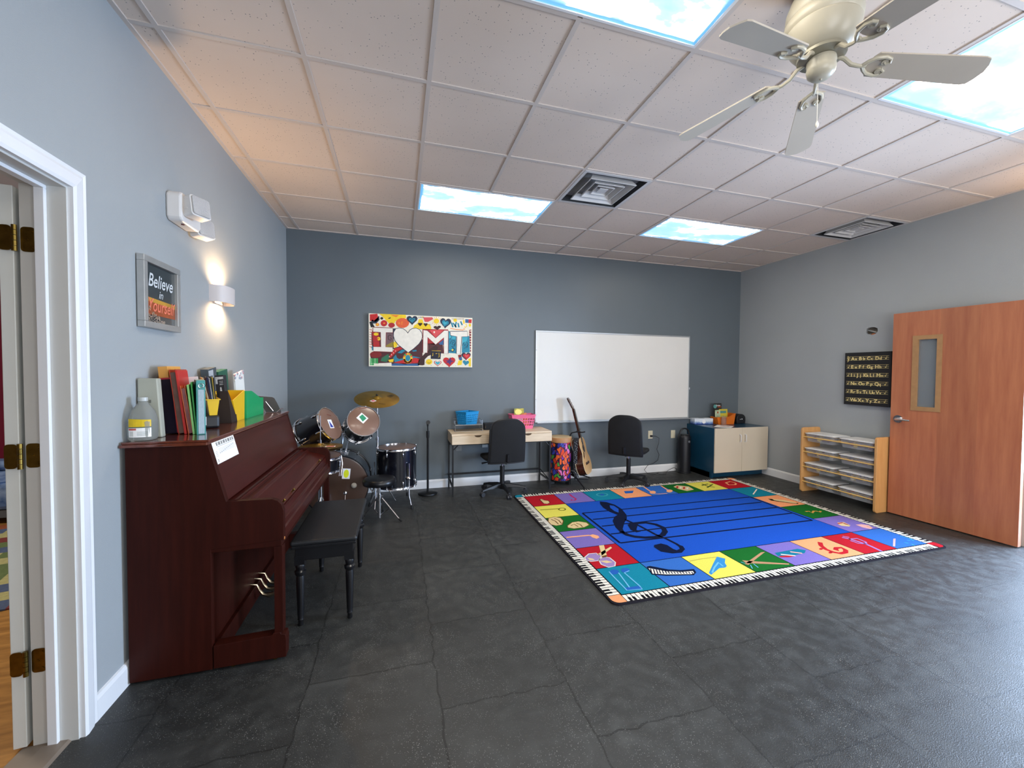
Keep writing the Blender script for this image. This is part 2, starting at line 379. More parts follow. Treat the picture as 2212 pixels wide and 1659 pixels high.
mb = MB(I); mb.box(-.134, .001, -3.142, -3.13, 0, 2.115); mb.box(-.134, .001, -4.04, -4.028, 0, 2.115); mb.box(-.134, .001, -4.028, -3.142, 2.103, 2.115)
mb.build('door_jamb', jm, d1)
mb = MB(I); mb.box(-.085, -.055, -3.156, -3.142, 0, 2.09); mb.box(-.085, -.055, -4.028, -4.014, 0, 2.09); mb.box(-.085, -.055, -4.028, -3.142, 2.09, 2.103)
mb.build('door_stop', white_trim, d1, bevel=.002)
leaf = Matrix.Translation((-.148, -3.148, 0)) @ Rz(math.radians(6))
mb = MB(I @ leaf); mb.box(-.040, -.002, .004, .86, .012, 2.09); mb.build('door_panel', mat('door_leaf_paint', '#cdcdc6', 0.4, noise=(3, 0.02)), d1, bevel=.002)
for z in (1.90, 1.108, .335):
    mb = MB(I)
    mb.prism(rrect(-.130, -.088, z - .045, z + .045, .012), 3.1435, 3.1455, Matrix.Rotation(PI / 2, 4, 'X'))
    mb.prism(rrect(-.186, -.150, z - .045, z + .045, .012), 3.1525, 3.1545, Matrix.Rotation(PI / 2, 4, 'X'))
    for kz in range(5): mb.cyl((-.140, -3.156, z - .047 + kz * .019), (-.140, -3.156, z - .0295 + kz * .019), .0075)
    for sx, sz in ((-.098, .03), (-.098, -.03), (-.112, 0)): mb.cyl((sx, -3.1455, z + sz), (sx, -3.148, z + sz), .0045)
    mb.build('hinge', brass, d1)
tag(MB().prof([(-.17, 0), (-.165, .008), (-.10, .011), (-.03, .008), (-.02, 0)], -4.03, -3.14).build('trim_1', mat('threshold_metal', '#8a7d70', .45, .4, noise=(6, .1))), 'brown threshold strip in the left doorway', kind='structure')
# ---------------------------------------------------------------- the room beyond the left doorway
wood_fl = mat('honey_wood_floor', '#a9763a', 0.35, noise=(5, 0.3, '#c48f4c'), stretch=(1, 6, 1))
tag(MB().box(-4.2, -.12, -5.2, 1.2, -.06, -.002).build('floor', wood_fl), 'honey wood floor in the next room', kind='structure')
cream = mat('next_room_paint', '#b3aca4', .6, noise=(2, .04))
tag(MB().box(-4.3, -4.2, -5.2, 1.2, 0, H).build('wall_far', cream), 'wall of the next room', kind='structure')
tag(MB().box(-4.2, -.15, 1.2, 1.3, 0, H).build('wall_end', mat('crimson_paint', '#7c1233', .6, noise=(2, .1))), 'crimson wall of the next room', kind='structure')
tag(MB().box(-4.2, -.15, -5.3, -5.2, 0, H).build('wall_near', cream), 'near wall of the next room', kind='structure')
tag(MB().box(-4.2, -.15, -5.2, 1.2, H, H + .1).build('ceiling', mat('next_room_ceiling', '#cfcac4', .8, noise=(2, .03))), 'ceiling of the next room', kind='structure')
area('next_room_lamp', (-2.2, -2.0, H - .05), (0, 0, 0), 1.2, .6, 45, (1, .93, .82))
lt = MB().box(-1.95, -1.25, -1.55, -.95, H - .04, H - .002)
tag(lt.build('ceiling_light', mat('lit_diffuser', '#ffffff', .5, emit=2.5, noise=(3, .02))), 'small white lit ceiling panel seen through the left doorway', 'light')
pc = [mat('patch_%d' % i, c, .95, noise=(60, .15)) for i, c in enumerate(('#2c3a33', '#8f4a26', '#a8a06a', '#4a5670', '#74302c', '#5d6b3f'))]
mb = MB(); rw, rl = 1.5, 2.0
M_ = T3(-1.52, -1.05, 0) @ Rz(.3)
for i in range(8):
    for j in range(14):
        mb.mi = random.randrange(6); mb.box(-rw / 2 + i * rw / 8, -rw / 2 + (i + 1) * rw / 8, -rl / 2 + j * rl / 14, -rl / 2 + (j + 1) * rl / 14, 0, .008 + .0006 * random.random(), M_)
tag(mb.build('rug', pc), 'multicoloured patchwork rug in the next room', 'rug')
sf = thing('sofa', 'low blue patterned couch seen through the left doorway', 'sofa', (-2.6, .2, 0))
mb = MB(); mb.box(-.75, .6, -.4, .4, .13, .38); mb.box(-.75, .6, .2, .42, .38, .48); mb.build('cushion', mat('blue_starry_fabric', '#2f62a8', .9, noise=(9, .5, '#8fa6c9')), sf, bevel=.04)
mb = MB(); mb.box(-.7, .57, -.38, .38, .06, .13)
for a in (-.62, .5):
    for c in (-.33, .33): mb.cyl((a, c, 0), (a, c, .07), .025)
mb.build('sofa_base', mat('grey_sofa_base', '#55585c', .7, noise=(9, .1)), sf)
# ---------------------------------------------------------------- right door, swung open against the wall
d2 = thing('door_2', 'reddish brown wooden door with a narrow glass pane, open against the right wall', None, (6.125, -3.07, 0), kind='structure')
m, nt, b = nodes('stained_door_veneer'); lk = nt.links.new
tc = N(nt, 'ShaderNodeTexCoord'); mp = N(nt, 'ShaderNodeMapping'); mp.inputs['Scale'].default_value = (6, 6, .5); lk(tc.outputs['Object'], mp.inputs['Vector'])
nz = N(nt, 'ShaderNodeTexNoise', i_Scale=3.0, i_Detail=8.0, i_Roughness=.65); lk(mp.outputs[0], nz.inputs['Vector'])
r1 = ramp(nt, [(.3, '#9a5a40'), (.7, '#b0704e')], nz.outputs['Fac'])
sx_ = N(nt, 'ShaderNodeSeparateXYZ'); lk(tc.outputs['Object'], sx_.inputs[0])
st = N(nt, 'ShaderNodeMath', operation='MULTIPLY'); st.inputs[1].default_value = 3.7; lk(sx_.outputs['Y'], st.inputs[0])
fl = N(nt, 'ShaderNodeMath', operation='FLOOR'); lk(st.outputs[0], fl.inputs[0])
wn = N(nt, 'ShaderNodeTexWhiteNoise', noise_dimensions='1D'); lk(fl.outputs[0], wn.inputs['W'])
r2 = ramp(nt, [(0, (.88, .88, .88, 1)), (1, (1.08, 1.06, 1.04, 1))], wn.outputs['Value'])
mx = N(nt, 'ShaderNodeMix', data_type='RGBA', blend_type='MULTIPLY'); mx.inputs[0].default_value = 1; lk(r1.outputs[0], mx.inputs[6]); lk(r2.outputs[0], mx.inputs[7]); lk(mx.outputs[2], b.inputs['Base Color'])
b.inputs['Roughness'].default_value = .38
da = math.atan2(.055, .925)       # leaf runs from the hinge towards +y, leaning slightly into the room
DM = Rz(da)   # local: y along leaf 0..0.915, x thickness
mb = MB(DM); t0, t1 = -.0225, .0225
wy0, wy1, wz0, wz1 = .55, .72, 1.11, 1.79
for a in ((0, wy0, .01, 2.055), (wy1, .915, .01, 2.055), (wy0, wy1, .01, wz0), (wy0, wy1, wz1, 2.055)): mb.box(t0, t1, *a)
mb.build('door_panel', m, d2)
mb = MB(DM); fw = .035; tan_w = mat('tan_window_bead', '#a07a52', .5, noise=(20, .08))
frame4(mb, wy0 - .028, wy1 + .028, wz0 - .028, wz1 + .028, .04, t0 - .006, t1 + .006, True)
mb.build('window_bead', tan_w, d2)
MB(DM).box(-.003, .003, wy0, wy1, wz0, wz1).build('glass_pane', mat('door_glass', '#c3ccd2', .08, trans=.75, noise=(3, .02)), d2)
mb = MB(DM @ T3(t0, .845, .985))
mb.cyl((0, 0, 0), (-.012, 0, 0), .038, n=24); mb.cyl((-.01, 0, 0), (-.05, 0, 0), .012); mb.tube([(-.05, .004, 0), (-.052, -.02, 0), (-.05, -.06, -.002), (-.048, -.115, -.004)], [.012, .011, .009, .008])
mb.build('lever_handle', chrome, d2)
mb = MB(T3(-6.125, 3.07, 0))
mb.box(W + .001, W + .16, -3.088, -3.072, 0, 2.085); mb.box(W + .001, W + .16, -4.908, -4.892, 0, 2.1); mb.box(W + .001, W + .16, -4.89, -3.09, 2.085, 2.1)
mb.box(W - .012, W, -3.075, -3.03, 0, 2.1); mb.box(W - .012, W, -4.95, -4.905, 0, 2.1); mb.box(W - .012, W, -4.95, -3.03, 2.1, 2.145)
mb.build('door_frame', mat('pale_metal_frame', '#b9b1ab', .45, noise=(3, .03)), d2)
# outside the right doorway: pale paving and kerb
tag(MB().box(W + .15, W + 6, -8, 1, -.12, -.03).build('floor', mat('pale_paving', '#b9b4b0', .9, noise=(4, .1))), 'pale paving outside the right doorway', kind='structure')
# ================================================================ ceiling fixtures
# sky-print fluorescent covers: bright cream clouds on cyan, deep blue at the edges
def sky_cover(i):
    m, nt, b = nodes('sky_print_cover_%d' % i); lk = nt.links.new
    tc = N(nt, 'ShaderNodeTexCoord'); mp = N(nt, 'ShaderNodeMapping'); mp.inputs['Location'].default_value = (i * 3.3, i * 1.7, 0); mp.inputs['Scale'].default_value = (1, 1.8, 1)
    lk(tc.outputs['Object'], mp.inputs['Vector'])
    n = N(nt, 'ShaderNodeTexNoise', i_Scale=1.9, i_Detail=5.0, i_Roughness=.55); lk(mp.outputs[0], n.inputs['Vector'])
    r = ramp(nt, [(0.38, (0.34, 0.62, 0.76, 1)), (0.46, (0.5, .72, .80, 1)), (0.485, (1.2, 1.15, .85, 1)), (0.54, (19, 17.2, 14.6, 1))], n.outputs['Fac'])
    # deep blue band where the sheet bends at the border
    sx = N(nt, 'ShaderNodeSeparateXYZ'); lk(tc.outputs['Object'], sx.inputs[0])
    def edge(axis, half):
        ab = N(nt, 'ShaderNodeMath', operation='ABSOLUTE'); lk(sx.outputs[axis], ab.inputs[0])
        g = N(nt, 'ShaderNodeMapRange'); g.inputs[1].default_value = half - .05; g.inputs[2].default_value = half - .034; lk(ab.outputs[0], g.inputs[0]); return g
    ex, ey = edge('X', TT - .005), edge('Y', TT / 2 - .005)
    mxm = N(nt, 'ShaderNodeMath', operation='MAXIMUM'); lk(ex.outputs[0], mxm.inputs[0]); lk(ey.outputs[0], mxm.inputs[1])
    mx = N(nt, 'ShaderNodeMix', data_type='RGBA'); lk(mxm.outputs[0], mx.inputs[0]); lk(r.outputs[0], mx.inputs[6]); mx.inputs[7].default_value = (0.04, 0.27, 0.56, 1)
    lk(mx.outputs[2], b.inputs['Emission Color']); b.inputs['Emission Strength'].default_value = 1.0
    b.inputs['Base Color'].default_value = (.3, .5, .6, 1); b.inputs['Roughness'].default_value = .7
    return m
where = ['nearest the picture canvas', 'above the whiteboard end nearer the cabinet', 'at the top of the view, left of the ceiling fan', 'at the right edge of the view, beyond the fan blades', 'behind the camera on the left', 'behind the camera on the right']
for i, (c, r) in enumerate(LIGHTS):
    cx = GX[c] + TT; cy = GY[r] - TT / 2
    t = thing('ceiling_light', 'sky printed fluorescent ceiling panel ' + where[i], 'ceiling light', (cx, cy, H), group='sky printed ceiling light panels')
    w, d = TT - .012, TT / 2 - .012
    mb = MB()
    for a in ((-w, -w + .012, -d, d), (w - .012, w, -d, d), (-w + .012, w - .012, -d, -d + .012), (-w + .012, w - .012, d - .012, d)): mb.box(*a, -.004, .03)
    mb.box(-w, w, -d, d, .03, .04)
    mb.build('frame', white_trim, t)
    mb = MB(); nx, ny = 24, 12; vs = []
    for j in range(ny + 1):
        for k in range(nx + 1):
            x = -w + .006 + (2 * w - .012) * k / nx; y = -d + .006 + (2 * d - .012) * j / ny
            vs.append((x, y, .004 * math.sin(k * 1.9 + i) * math.sin(j * 1.1) * (0 < k < nx) * (0 < j < ny) + .001))
    mb.add(vs, [(j * (nx + 1) + k, (j + 1) * (nx + 1) + k, (j + 1) * (nx + 1) + k + 1, j * (nx + 1) + k + 1) for j in range(ny) for k in range(nx)], True)
    mb.build('printed_cover', sky_cover(i), t)
vent_m = mat('vent_white', '#c9c7c6', .5, noise=(6, .05)); vent_d = mat('duct_dark', '#2c2d2f', .8, noise=(9, .2))
for i, (c, r) in enumerate(VENTS):
    xa = GX[c]; xb = GX[c + 1] if c < 9 else W; cx = (xa + xb) / 2; cy = GY[r] - TT / 2
    t = thing('ceiling_vent', ('square stepped air diffuser between the two far light panels', 'square stepped air diffuser beside the pale right wall')[i], 'vent', (cx, cy, H), group='stepped ceiling air diffusers')
    hw, hd = (xb - xa) / 2 - .008, TT / 2 - .008
    mb = MB()
    def ringq(a0, b0, z0, a1, b1, z1):
        o = [(-a0, -b0, z0), (a0, -b0, z0), (a0, b0, z0), (-a0, b0, z0), (-a1, -b1, z1), (a1, -b1, z1), (a1, b1, z1), (-a1, b1, z1)]
        mb.add(o, [(k, (k + 1) % 4, 4 + (k + 1) % 4, 4 + k) for k in range(4)])
    ringq(hw, hd, -.003, hw - .025, hd - .025, -.004); mb.build('frame', vent_m, t, solid=.002)
    MB().box(-hw, hw, -hd, hd, .08, .085).build('duct', vent_d, t)
    mb = MB(); ringq(hw - .025, hd - .025, -.004, hw - .04, hd - .04, .08); mb.build('throat', vent_d, t, solid=.002)
    for k in range(3):
        s = (.70, .47, .27)[k]; mb = MB(); ringq(hw * s, hd * s, -.012 + .006 * k, hw * (s - .10), hd * (s - .10), .035 + .004 * k)
        ringq(hw * s + .001, hd * s + .001, -.012 + .006 * k, hw * (s - .02), hd * (s - .02), -.014 + .006 * k)
        mb.build('louver', vent_m, t, solid=.003)
    MB().box(-hw * .13, hw * .13, -hd * .13, hd * .13, .0, .006).build('center_plate', vent_m, t)
# ceiling fan
FX, FY, FZ = 2.836, -3.82, 2.705
fan = thing('ceiling_fan', 'cream five-blade ceiling fan with scrolled blade brackets and pull chain', 'fan', (FX, FY, H))
fm_ = mat('fan_cream_enamel', '#aba594', .35, noise=(4, .03)); fb_ = mat('fan_blade', '#aea598', .5, noise=(4, .04))
z0 = FZ - H
MB().lathe([(.07, z0 + .02), (.09, z0 + .03), (.112, z0 + .06), (.128, z0 + .095), (.132, z0 + .115), (.128, z0 + .122), (.134, z0 + .13), (.136, z0 + .15), (.130, z0 + .165), (.126, z0 + .17), (.13, z0 + .18), (.127, z0 + .21), (.112, z0 + .25), (.10, z0 + .27), (.098, -.003)], 48).build('motor_housing', fm_, fan)
MB().lathe([(.001, z0 + .005), (.06, z0 + .006), (.085, z0 + .012), (.086, z0 + .022), (.05, z0 + .024)], 32).build('rotor_plate', mat('fan_rotor', '#8e8a7a', .4, .3, noise=(9, .1)), fan)
mb = MB(); mb.lathe([(.001, z0 - .072), (.013, z0 - .0715), (.034, z0 - .066), (.048, z0 - .052), (.052, z0 - .032), (.049, z0 - .018), (.052, z0 - .010), (.05, z0 + .004)], 32)
mb.ball((0, 0, z0 - .0725), .004); mb.build('switch_housing', fm_, fan)
th0, pit, slope, R0, R1, w0, w1 = 3.342, -.189, -.162, .176, .574, .102, .119
for k in range(5):
    a = th0 - k * 2 * PI / 5
    u = Vector((math.cos(a), math.sin(a), slope)); v = Vector((-math.sin(a) * math.cos(pit), math.cos(a) * math.cos(pit), math.sin(pit)))
    if k == 0: pass
    nrm = u.cross(v).normalized()
    def P(r, s, o=0): q = Vector((0, 0, z0)) + u * r + v * s + nrm * o; return tuple(q)
    out = [(R0 + .012, -w0 / 2), (R1 - .03, -w1 / 2), (R1 - .012, -w1 / 2 + .006), (R1, -w1 / 2 + .03), (R1 + .006, 0), (R1 - .002, w1 / 2 - .03), (R1 - .012, w1 / 2 - .006), (R1 - .03, w1 / 2), (R0 + .012, w0 / 2), (R0, w0 / 2 - .02), (R0 - .004, 0), (R0, -w0 / 2 + .02)]
    mb = MB(); n = len(out); mb.add([P(r, s, -.003) for r, s in out] + [P(r, s, .003) for r, s in out], [tuple(range(n)), tuple(range(n, 2 * n))[::-1]] + [(i, n + i, n + (i + 1) % n, (i + 1) % n) for i in range(n)])
    bl = mb.build('blade', fb_, fan)
    mb = MB(); o_ = -.007
    mb.tube([(math.cos(a) * .06, math.sin(a) * .06, z0 + .012), (math.cos(a) * .085, math.sin(a) * .085, z0 + .002), P(.11, 0, -.006), P(.14, 0, -.012), P(.165, 0, -.008)], [.008, .008, .008, .007, .007])
    for sg in (-1, 1):
        pts = [P(.15, 0, -.01), P(.165, sg * .018, -.008), P(.185, sg * .034, o_), P(.215, sg * .04, o_), P(.235, sg * .034, o_), P(.24, sg * .02, o_), P(.228, sg * .012, o_), P(.218, sg * .02, o_)]
        mb.tube(pts, [.007, .0075, .0075, .007, .006, .006, .006, .005], 8)
        mb.cyl(P(.222, sg * .02, -.010), P(.222, sg * .02, 0), .012)
    mb.build('blade_bracket', fm_, fan)
mb = MB(); px, py = .03, .035
mb.tube([(px, py, z0 - .05), (px, py, z0 - .215)], .0012, 6); mb.lathe([(.001, -.03), (.006, -.024), (.0065, -.015), (.003, -.004), (.001, 0)], 12, T3(px, py, z0 - .212)); mb.build('pull_chain', mat('chain_white', '#e6e2d8', .4, noise=(9, .02)), fan)
# ---------------------------------------------------------------- wall fixtures on the left wall
em = thing('emergency_light', 'white two-headed emergency light high on the left wall', 'emergency light', (0, -2.34, 2.31))
em_m = mat('emergency_white', '#dedad6', .35, noise=(4, .02))
mb = MB(); pr = [(-.115, -.06), (-.095, -.078), (.095, -.078), (.115, -.055), (.115, .06), (.10, .078), (-.10, .078), (-.115, .06)]
mb.prism(pr, 0, .07, Matrix(((0, 0, 1, 0), (1, 0, 0, 0), (0, 1, 0, 0), (0, 0, 0, 1)))); mb.build('body', em_m, em, bevel=.01)
MB().cyl((.045, -.04, -.077), (.045, -.04, -.082), .008).build('test_button', mat('red_button', '#5a1712', .4, noise=(9, .1)), em)
lens = mat('clear_ribbed_lens', '#e4e2e0', .12, trans=.5, bump=(150, .5), noise=(9, .02))
for hy_, hz_, hx in ((-.055, .012, .12), (.165, -.035, .06)):
    M_ = T3(hx, hy_, hz_) @ Rz(math.radians(-28)) @ Matrix.Rotation(math.radians(-8), 4, 'Y')
    YZ = Matrix(((0, 0, 1, 0), (1, 0, 0, 0), (0, 1, 0, 0), (0, 0, 0, 1)))
    mb = MB(M_); mb.prism(rrect(-.056, .056, -.056, .056, .014), -.035, .022, YZ); mb.cyl((-.03, 0, 0), (-.075, 0, 0), .025); mb.box(-.022, -.002, -.0585, -.0555, -.02, -.012)
    hd = mb.build('lamp_head', em_m, em, bevel=.004)
    mb = MB(M_); mb.prism(rrect(-.05, .05, -.05, .05, .012), .022, .032, YZ); l_ = mb.build('lens', lens, hd, bevel=.003)
def make_sconce(label, loc, rz):
  sc = thing('wall_sconce', label, 'lamp', loc, rz, 'white wall sconces')
  sm = mat('sconce_plaster', '#cfc8c6', .5, noise=(5, .02))
  mb = MB(); a, dpt, hh = .118, .095, .055
  def curve(o=0): return [((dpt - o) * math.cos(t) ** .5 if math.cos(t) > 0 else 0, (a - o) * math.sin(t)) for t in [(-PI / 2) + PI * i / 16 for i in range(17)]]
  cu, ci = curve(), curve(.006); n = 17
  vs = [(x, y, -hh) for x, y in cu] + [(x, y, hh) for x, y in cu] + [(x, y, -hh) for x, y in ci] + [(x, y, hh) for x, y in ci]
  mb.add(vs, [(i, i + 1, n + i + 1, n + i) for i in range(n - 1)] + [(2 * n + i, 3 * n + i, 3 * n + i + 1, 2 * n + i + 1) for i in range(n - 1)] + [(i, 2 * n + i, 2 * n + i + 1, i + 1) for i in range(n - 1)] + [(n + i, n + i + 1, 3 * n + i + 1, 3 * n + i) for i in range(n - 1)], True)
  mb.build('shade', sm, sc, sharp=50); MB().box(0, .012, -.06, .06, -.055, .055).build('back_plate', sm, sc)
  mb = MB(); mb.ball((.045, 0, 0), .018, 12, (1, 2.4, 1)); mb.build('bulb', mat('lit_warm_bulb', '#ffd09a', .5, emit=9, noise=(9, .01)), sc)
  for sg in (-1, 1):
      d = bpy.data.lights.new('sconce_glow', 'SPOT'); d.energy = 20; d.color = (1, .66, .36); d.spot_size = math.radians(150); d.spot_blend = .7; d.shadow_soft_size = .02
      o = bpy.data.objects.new('sconce_glow', d); COL.objects.link(o); o.parent = sc; o.location = (.05, 0, sg * .03); o.rotation_euler = (0 if sg < 0 else PI, 0, 0)

make_sconce('small white up-and-down wall sconce glowing warm on the left wall', (0, -1.83, 1.935), 0)
make_sconce('warm wall sconce above the right doorway, just outside the view', (W, -3.75, 2.3), PI)
# ================================================================ piano and bench
def wood(name, c1, c2, rough=.3, coat=.3, sc=(8, .6, 8), spec=.5):
    m, nt, b = nodes(name); lk = nt.links.new
    tc = N(nt, 'ShaderNodeTexCoord'); mp = N(nt, 'ShaderNodeMapping'); mp.inputs['Scale'].default_value = sc; lk(tc.outputs['Object'], mp.inputs['Vector'])
    nz = N(nt, 'ShaderNodeTexNoise', i_Scale=4.0, i_Detail=7.0, i_Roughness=.6); lk(mp.outputs[0], nz.inputs['Vector'])
    r = ramp(nt, [(.3, c1), (.7, c2)], nz.outputs['Fac']); lk(r.outputs[0], b.inputs['Base Color'])
    b.inputs['Roughness'].default_value = rough; b.inputs['Coat Weight'].default_value = coat; b.inputs['Coat Roughness'].default_value = .15; b.inputs['Specular IOR Level'].default_value = spec
    return m
maho = wood('mahogany_varnish', '#330f0a', '#431610', .34, .04, spec=.2)
maho_v = wood('mahogany_side', '#280c07', '#35120b', .45, 0, (8, 8, .6), spec=.12)
PY0, PY1 = -2.87, -1.43
piano = thing('upright_piano', 'dark mahogany upright piano with closed keyboard lid against the left wall', 'piano', (.33, -2.15, 0))
I = inv(piano)
for ya, yb in ((PY0, PY0 + .03), (PY1 - .03, PY1)):
    mb = MB(I); mb.prof([(.02, .012), (.34, .012), (.34, .585), (.645, .60), (.645, .745), (.637, .775), (.62, .795), (.595, .805), (.405, .808), (.335, 1.08), (.02, 1.08)], ya, yb)
    mb.build('side_panel', maho_v, piano, bevel=.002)
MB(I).box(.02, .035, PY0 + .03, PY1 - .03, .05, 1.08).build('back_panel', maho_v, piano)
mb = MB(I); mb.box(.004, .335, PY0 - .012, PY1 + .012, 1.08, 1.094); mb.box(.008, .342, PY0 - .004, PY1 + .004, 1.094, 1.105); mb.build('top_lid', wood('mahogany_top', '#4f2216', '#6a3220', .12, .8), piano, bevel=.003)
MB(I).prof([(.318, 1.078), (.333, 1.078), (.402, .808), (.386, .80)], PY0 + .03, PY1 - .03).build('music_panel', maho, piano, bevel=.001)
MB(I).prof([(.36, .775), (.382, .80), (.42, .80), (.428, .792), (.432, .800), (.442, .800), (.446, .788), (.47, .786), (.474, .794), (.482, .794), (.486, .782), (.49, .776), (.595, .745), (.61, .733), (.60, .72), (.36, .74)], PY0 + .03, PY1 - .03).build('fallboard', maho, piano, bevel=.0012)
MB(I).prof([(.56, .60), (.56, .73), (.612, .722), (.618, .685), (.632, .68), (.634, .65), (.642, .645), (.644, .60)], PY0 + .03, PY1 - .03).build('key_slip', maho, piano, bevel=.0015)
MB(I).box(.3, .635, PY0 + .002, PY1 - .002, .568, .60).build('key_bed', maho_v, piano, bevel=.003)
MB(I).prof([(.31, .05), (.325, .05), (.325, .57), (.31, .57)], PY0 + .03, PY1 - .03).build('lower_panel', maho_v, piano)
MB(I).box(.3, .345, PY0 + .03, PY1 - .03, .012, .11).build('bottom_rail', maho_v, piano, bevel=.002)
for ya, yb in ((PY0 - .002, PY0 + .055), (PY1 - .055, PY1 + .002)):
    MB(I).box(.6, .638, ya + .004, yb - .004, .14, .568).build('leg', maho_v, piano, bevel=.002)
    MB(I).prof([(.345, .015), (.65, .015), (.652, .10), (.648, .128), (.63, .132), (.625, .142), (.595, .142), (.59, .132), (.345, .125)], ya, yb).build('toe_block', maho_v, piano, bevel=.002)
    for x in (.42, .6):
        mb = MB(I); mb.cyl((x, (ya + yb) / 2 - .012, .0125), (x, (ya + yb) / 2 + .012, .0125), .0125); mb.build('caster', brass, piano)
for y in (-2.72, -2.52, -1.72):
    mb = MB(I); mb.cyl((.60, y, .738), (.612, y, .752), .004); mb.ball((.613, y, .7535), .007); mb.build('lid_knob', brass, piano)
for k in range(3):
    y = -2.30 + k * .075; mb = MB(I); mb.tube([(.325, y, .135), (.36, y, .128), (.372, y, .095), (.392, y, .066), (.42, y, .056), (.452, y, .062)], [.006, .006, .007, .009, .015, .012]); mb.build('pedal', mat('worn_pedal_brass', '#b9a88c', .25, 1, noise=(30, .2)), piano)
mb = MB(I); mb.ball((.644, PY0 + .012, .605), .008, 8, (.5, 1, 1)); mb.mat(0); mb.build('chipped_corner', mat('bare_wood_chip', '#a8662c', .7, noise=(60, .3)), piano)
# chart taped on the sloping panel
ch = thing('keyboard_chart', 'white keyboard note chart taped to the sloping piano panel', 'paper', (.36, -2.70, .98))
sl = Vector((-.069, 0, .272)).normalized(); nn = Vector((.272, 0, .069)).normalized()
def chp(u, v, d): p = Vector((.3540, -2.838, .9975)) + nn * (.0025 + d) + Vector((0, 1, 0)) * u + sl * v; return tuple(p)
I2 = inv(ch)
def cp(u, v, d): return tuple(I2 @ Vector(chp(u * 1.4, v * .92, d)))
mb = MB(); w, h = .19, .115
_pl = lambda u, v, d: cp(u, v, d)
a = [_pl(0, -.02, 0), _pl(w, -.02, 0), _pl(w, h - .02, 0), _pl(0, h - .02, 0), _pl(0, -.02, .0008), _pl(w, -.02, .0008), _pl(w, h - .02, .0008), _pl(0, h - .02, .0008)]
mb.add(a, [(0, 3, 2, 1), (4, 5, 6, 7), (0, 1, 5, 4), (1, 2, 6, 5), (2, 3, 7, 6), (3, 0, 4, 7)])
mb.mat(1)
for i in range(26):
    if i % 7 in (2, 6): continue
    flat(mb, _pl, [(.03 + i * .0058, .072), (.0335 + i * .0058, .072), (.0335 + i * .0058, .09), (.03 + i * .0058, .09)], .0012)
mb.mat(2); ribbon(mb, _pl, [(.03, .066), (.18, .066)], .0015, .0012)
for i in range(5): ribbon(mb, _pl, [(.035, .03 + i * .006), (.175, .03 + i * .006)], .0007, .0012)
for i in range(9): flat(mb, _pl, [(.04 + i * .015, .028 + i * .0028), (.045 + i * .015, .028 + i * .0028), (.045 + i * .015, .032 + i * .0028), (.04 + i * .015, .032 + i * .0028)], .0014)
for i in range(4): ribbon(mb, _pl, [(.008, .02 + i * .008), (.024, .02 + i * .008)], .0015, .0012)
mb.mat(1); ribbon(mb, _pl, [(.012, -.012), (.016, .0), (.01, .004)], .003, .0012)
mb.build('chart_sheet', [paper, ink, mat('grey_print', '#8b8b90', .7, noise=(9, .05))], ch)
# bench
bn = thing('piano_bench', 'black piano bench with padded top and turned legs', 'bench', (.785, -2.26, 0))
blk = mat('black_lacquer', '#111114', .3, coat=.3, noise=(10, .15)); vinyl = mat('black_vinyl', '#17181b', .42, bump=(220, .12), noise=(5, .1))
MB().box(-.172, .172, -.37, .37, .462, .492).build('seat', vinyl, bn, bevel=.012, seg=3)
mb = MB(); mb.box(-.165, .165, -.362, .362, .445, .462); mb.box(-.15, .15, -.35, .35, .375, .447); mb.build('apron', blk, bn, bevel=.003)
for x in (-.128, .128):
    for y in (-.325, .325):
        mb = MB(T3(x, y, 0)); mb.box(-.026, .026, -.026, .026, .352, .40)
        mb.lathe([(.011, 0), (.014, .004), (.013, .03), (.017, .036), (.015, .045), (.017, .06), (.0225, .27), (.02, .285), (.028, .295), (.03, .31), (.022, .318), (.024, .33), (.027, .345), (.022, .356)], 16); mb.build('leg', blk, bn)
# ================================================================ things standing on the piano (top at z 1.105)
ZT = 1.1055
def pmat(n, c, **k): return mat(n, c, k.pop('rough', .45), noise=k.pop('noise', (12, .06)), **k)

jg = thing('plastic_jug', 'translucent plastic jug with a yellow and white label at the near end of the piano', 'bottle', (.058, -2.805, ZT))
sq = lambda r, k: [(r * math.copysign(abs(math.cos(t)) ** k, math.cos(t)), r * math.copysign(abs(math.sin(t)) ** k, math.sin(t))) for t in [2 * PI * i / 28 for i in range(28)]]
mb = MB(); prf = [(.036, 0, .6), (.043, .002, .6), (.0465, .012, .6), (.047, .085, .6), (.046, .10, .65), (.038, .135, .75), (.024, .160, .9), (.015, .175, 1), (.015, .186, 1)]
vs = []
for r, z, k in prf: vs += [(x, y, z) for x, y in sq(r, k)]
n = 28; mb.add(vs, [(j * n + i, j * n + (i + 1) % n, (j + 1) * n + (i + 1) % n, (j + 1) * n + i) for j in range(len(prf) - 1) for i in range(n)] + [tuple(range(n))[::-1]], True)
mb.build('body', mat('hazy_plastic', '#c2c4bf', .2, trans=.7, ior=1.15, noise=(6, .03)), jg)
MB().lathe([(.016, .178), (.018, .18), (.018, .196), (.001, .197)], 20).build('cap', mat('cap_clear', '#b4b6b2', .3, noise=(9, .02)), jg)
def jl(u, v, d): a_ = u / .047; R_ = .0485 * (1 + .09 * abs(math.sin(2 * a_)) ** 2) + d; return (R_ * math.sin(a_), -R_ * math.cos(a_), v)
def jpatch(mb, u0, u1, v0, v1, d, slope=0):
    n_ = 8
    for i in range(n_):
        a_, b_ = u0 + (u1 - u0) * i / n_, u0 + (u1 - u0) * (i + 1) / n_
        mb.add([jl(a_, v0, d), jl(b_, v0, d), jl(b_, v1 - slope * (i + 1) / n_, d), jl(a_, v1 - slope * i / n_, d)], [(0, 1, 2, 3)])
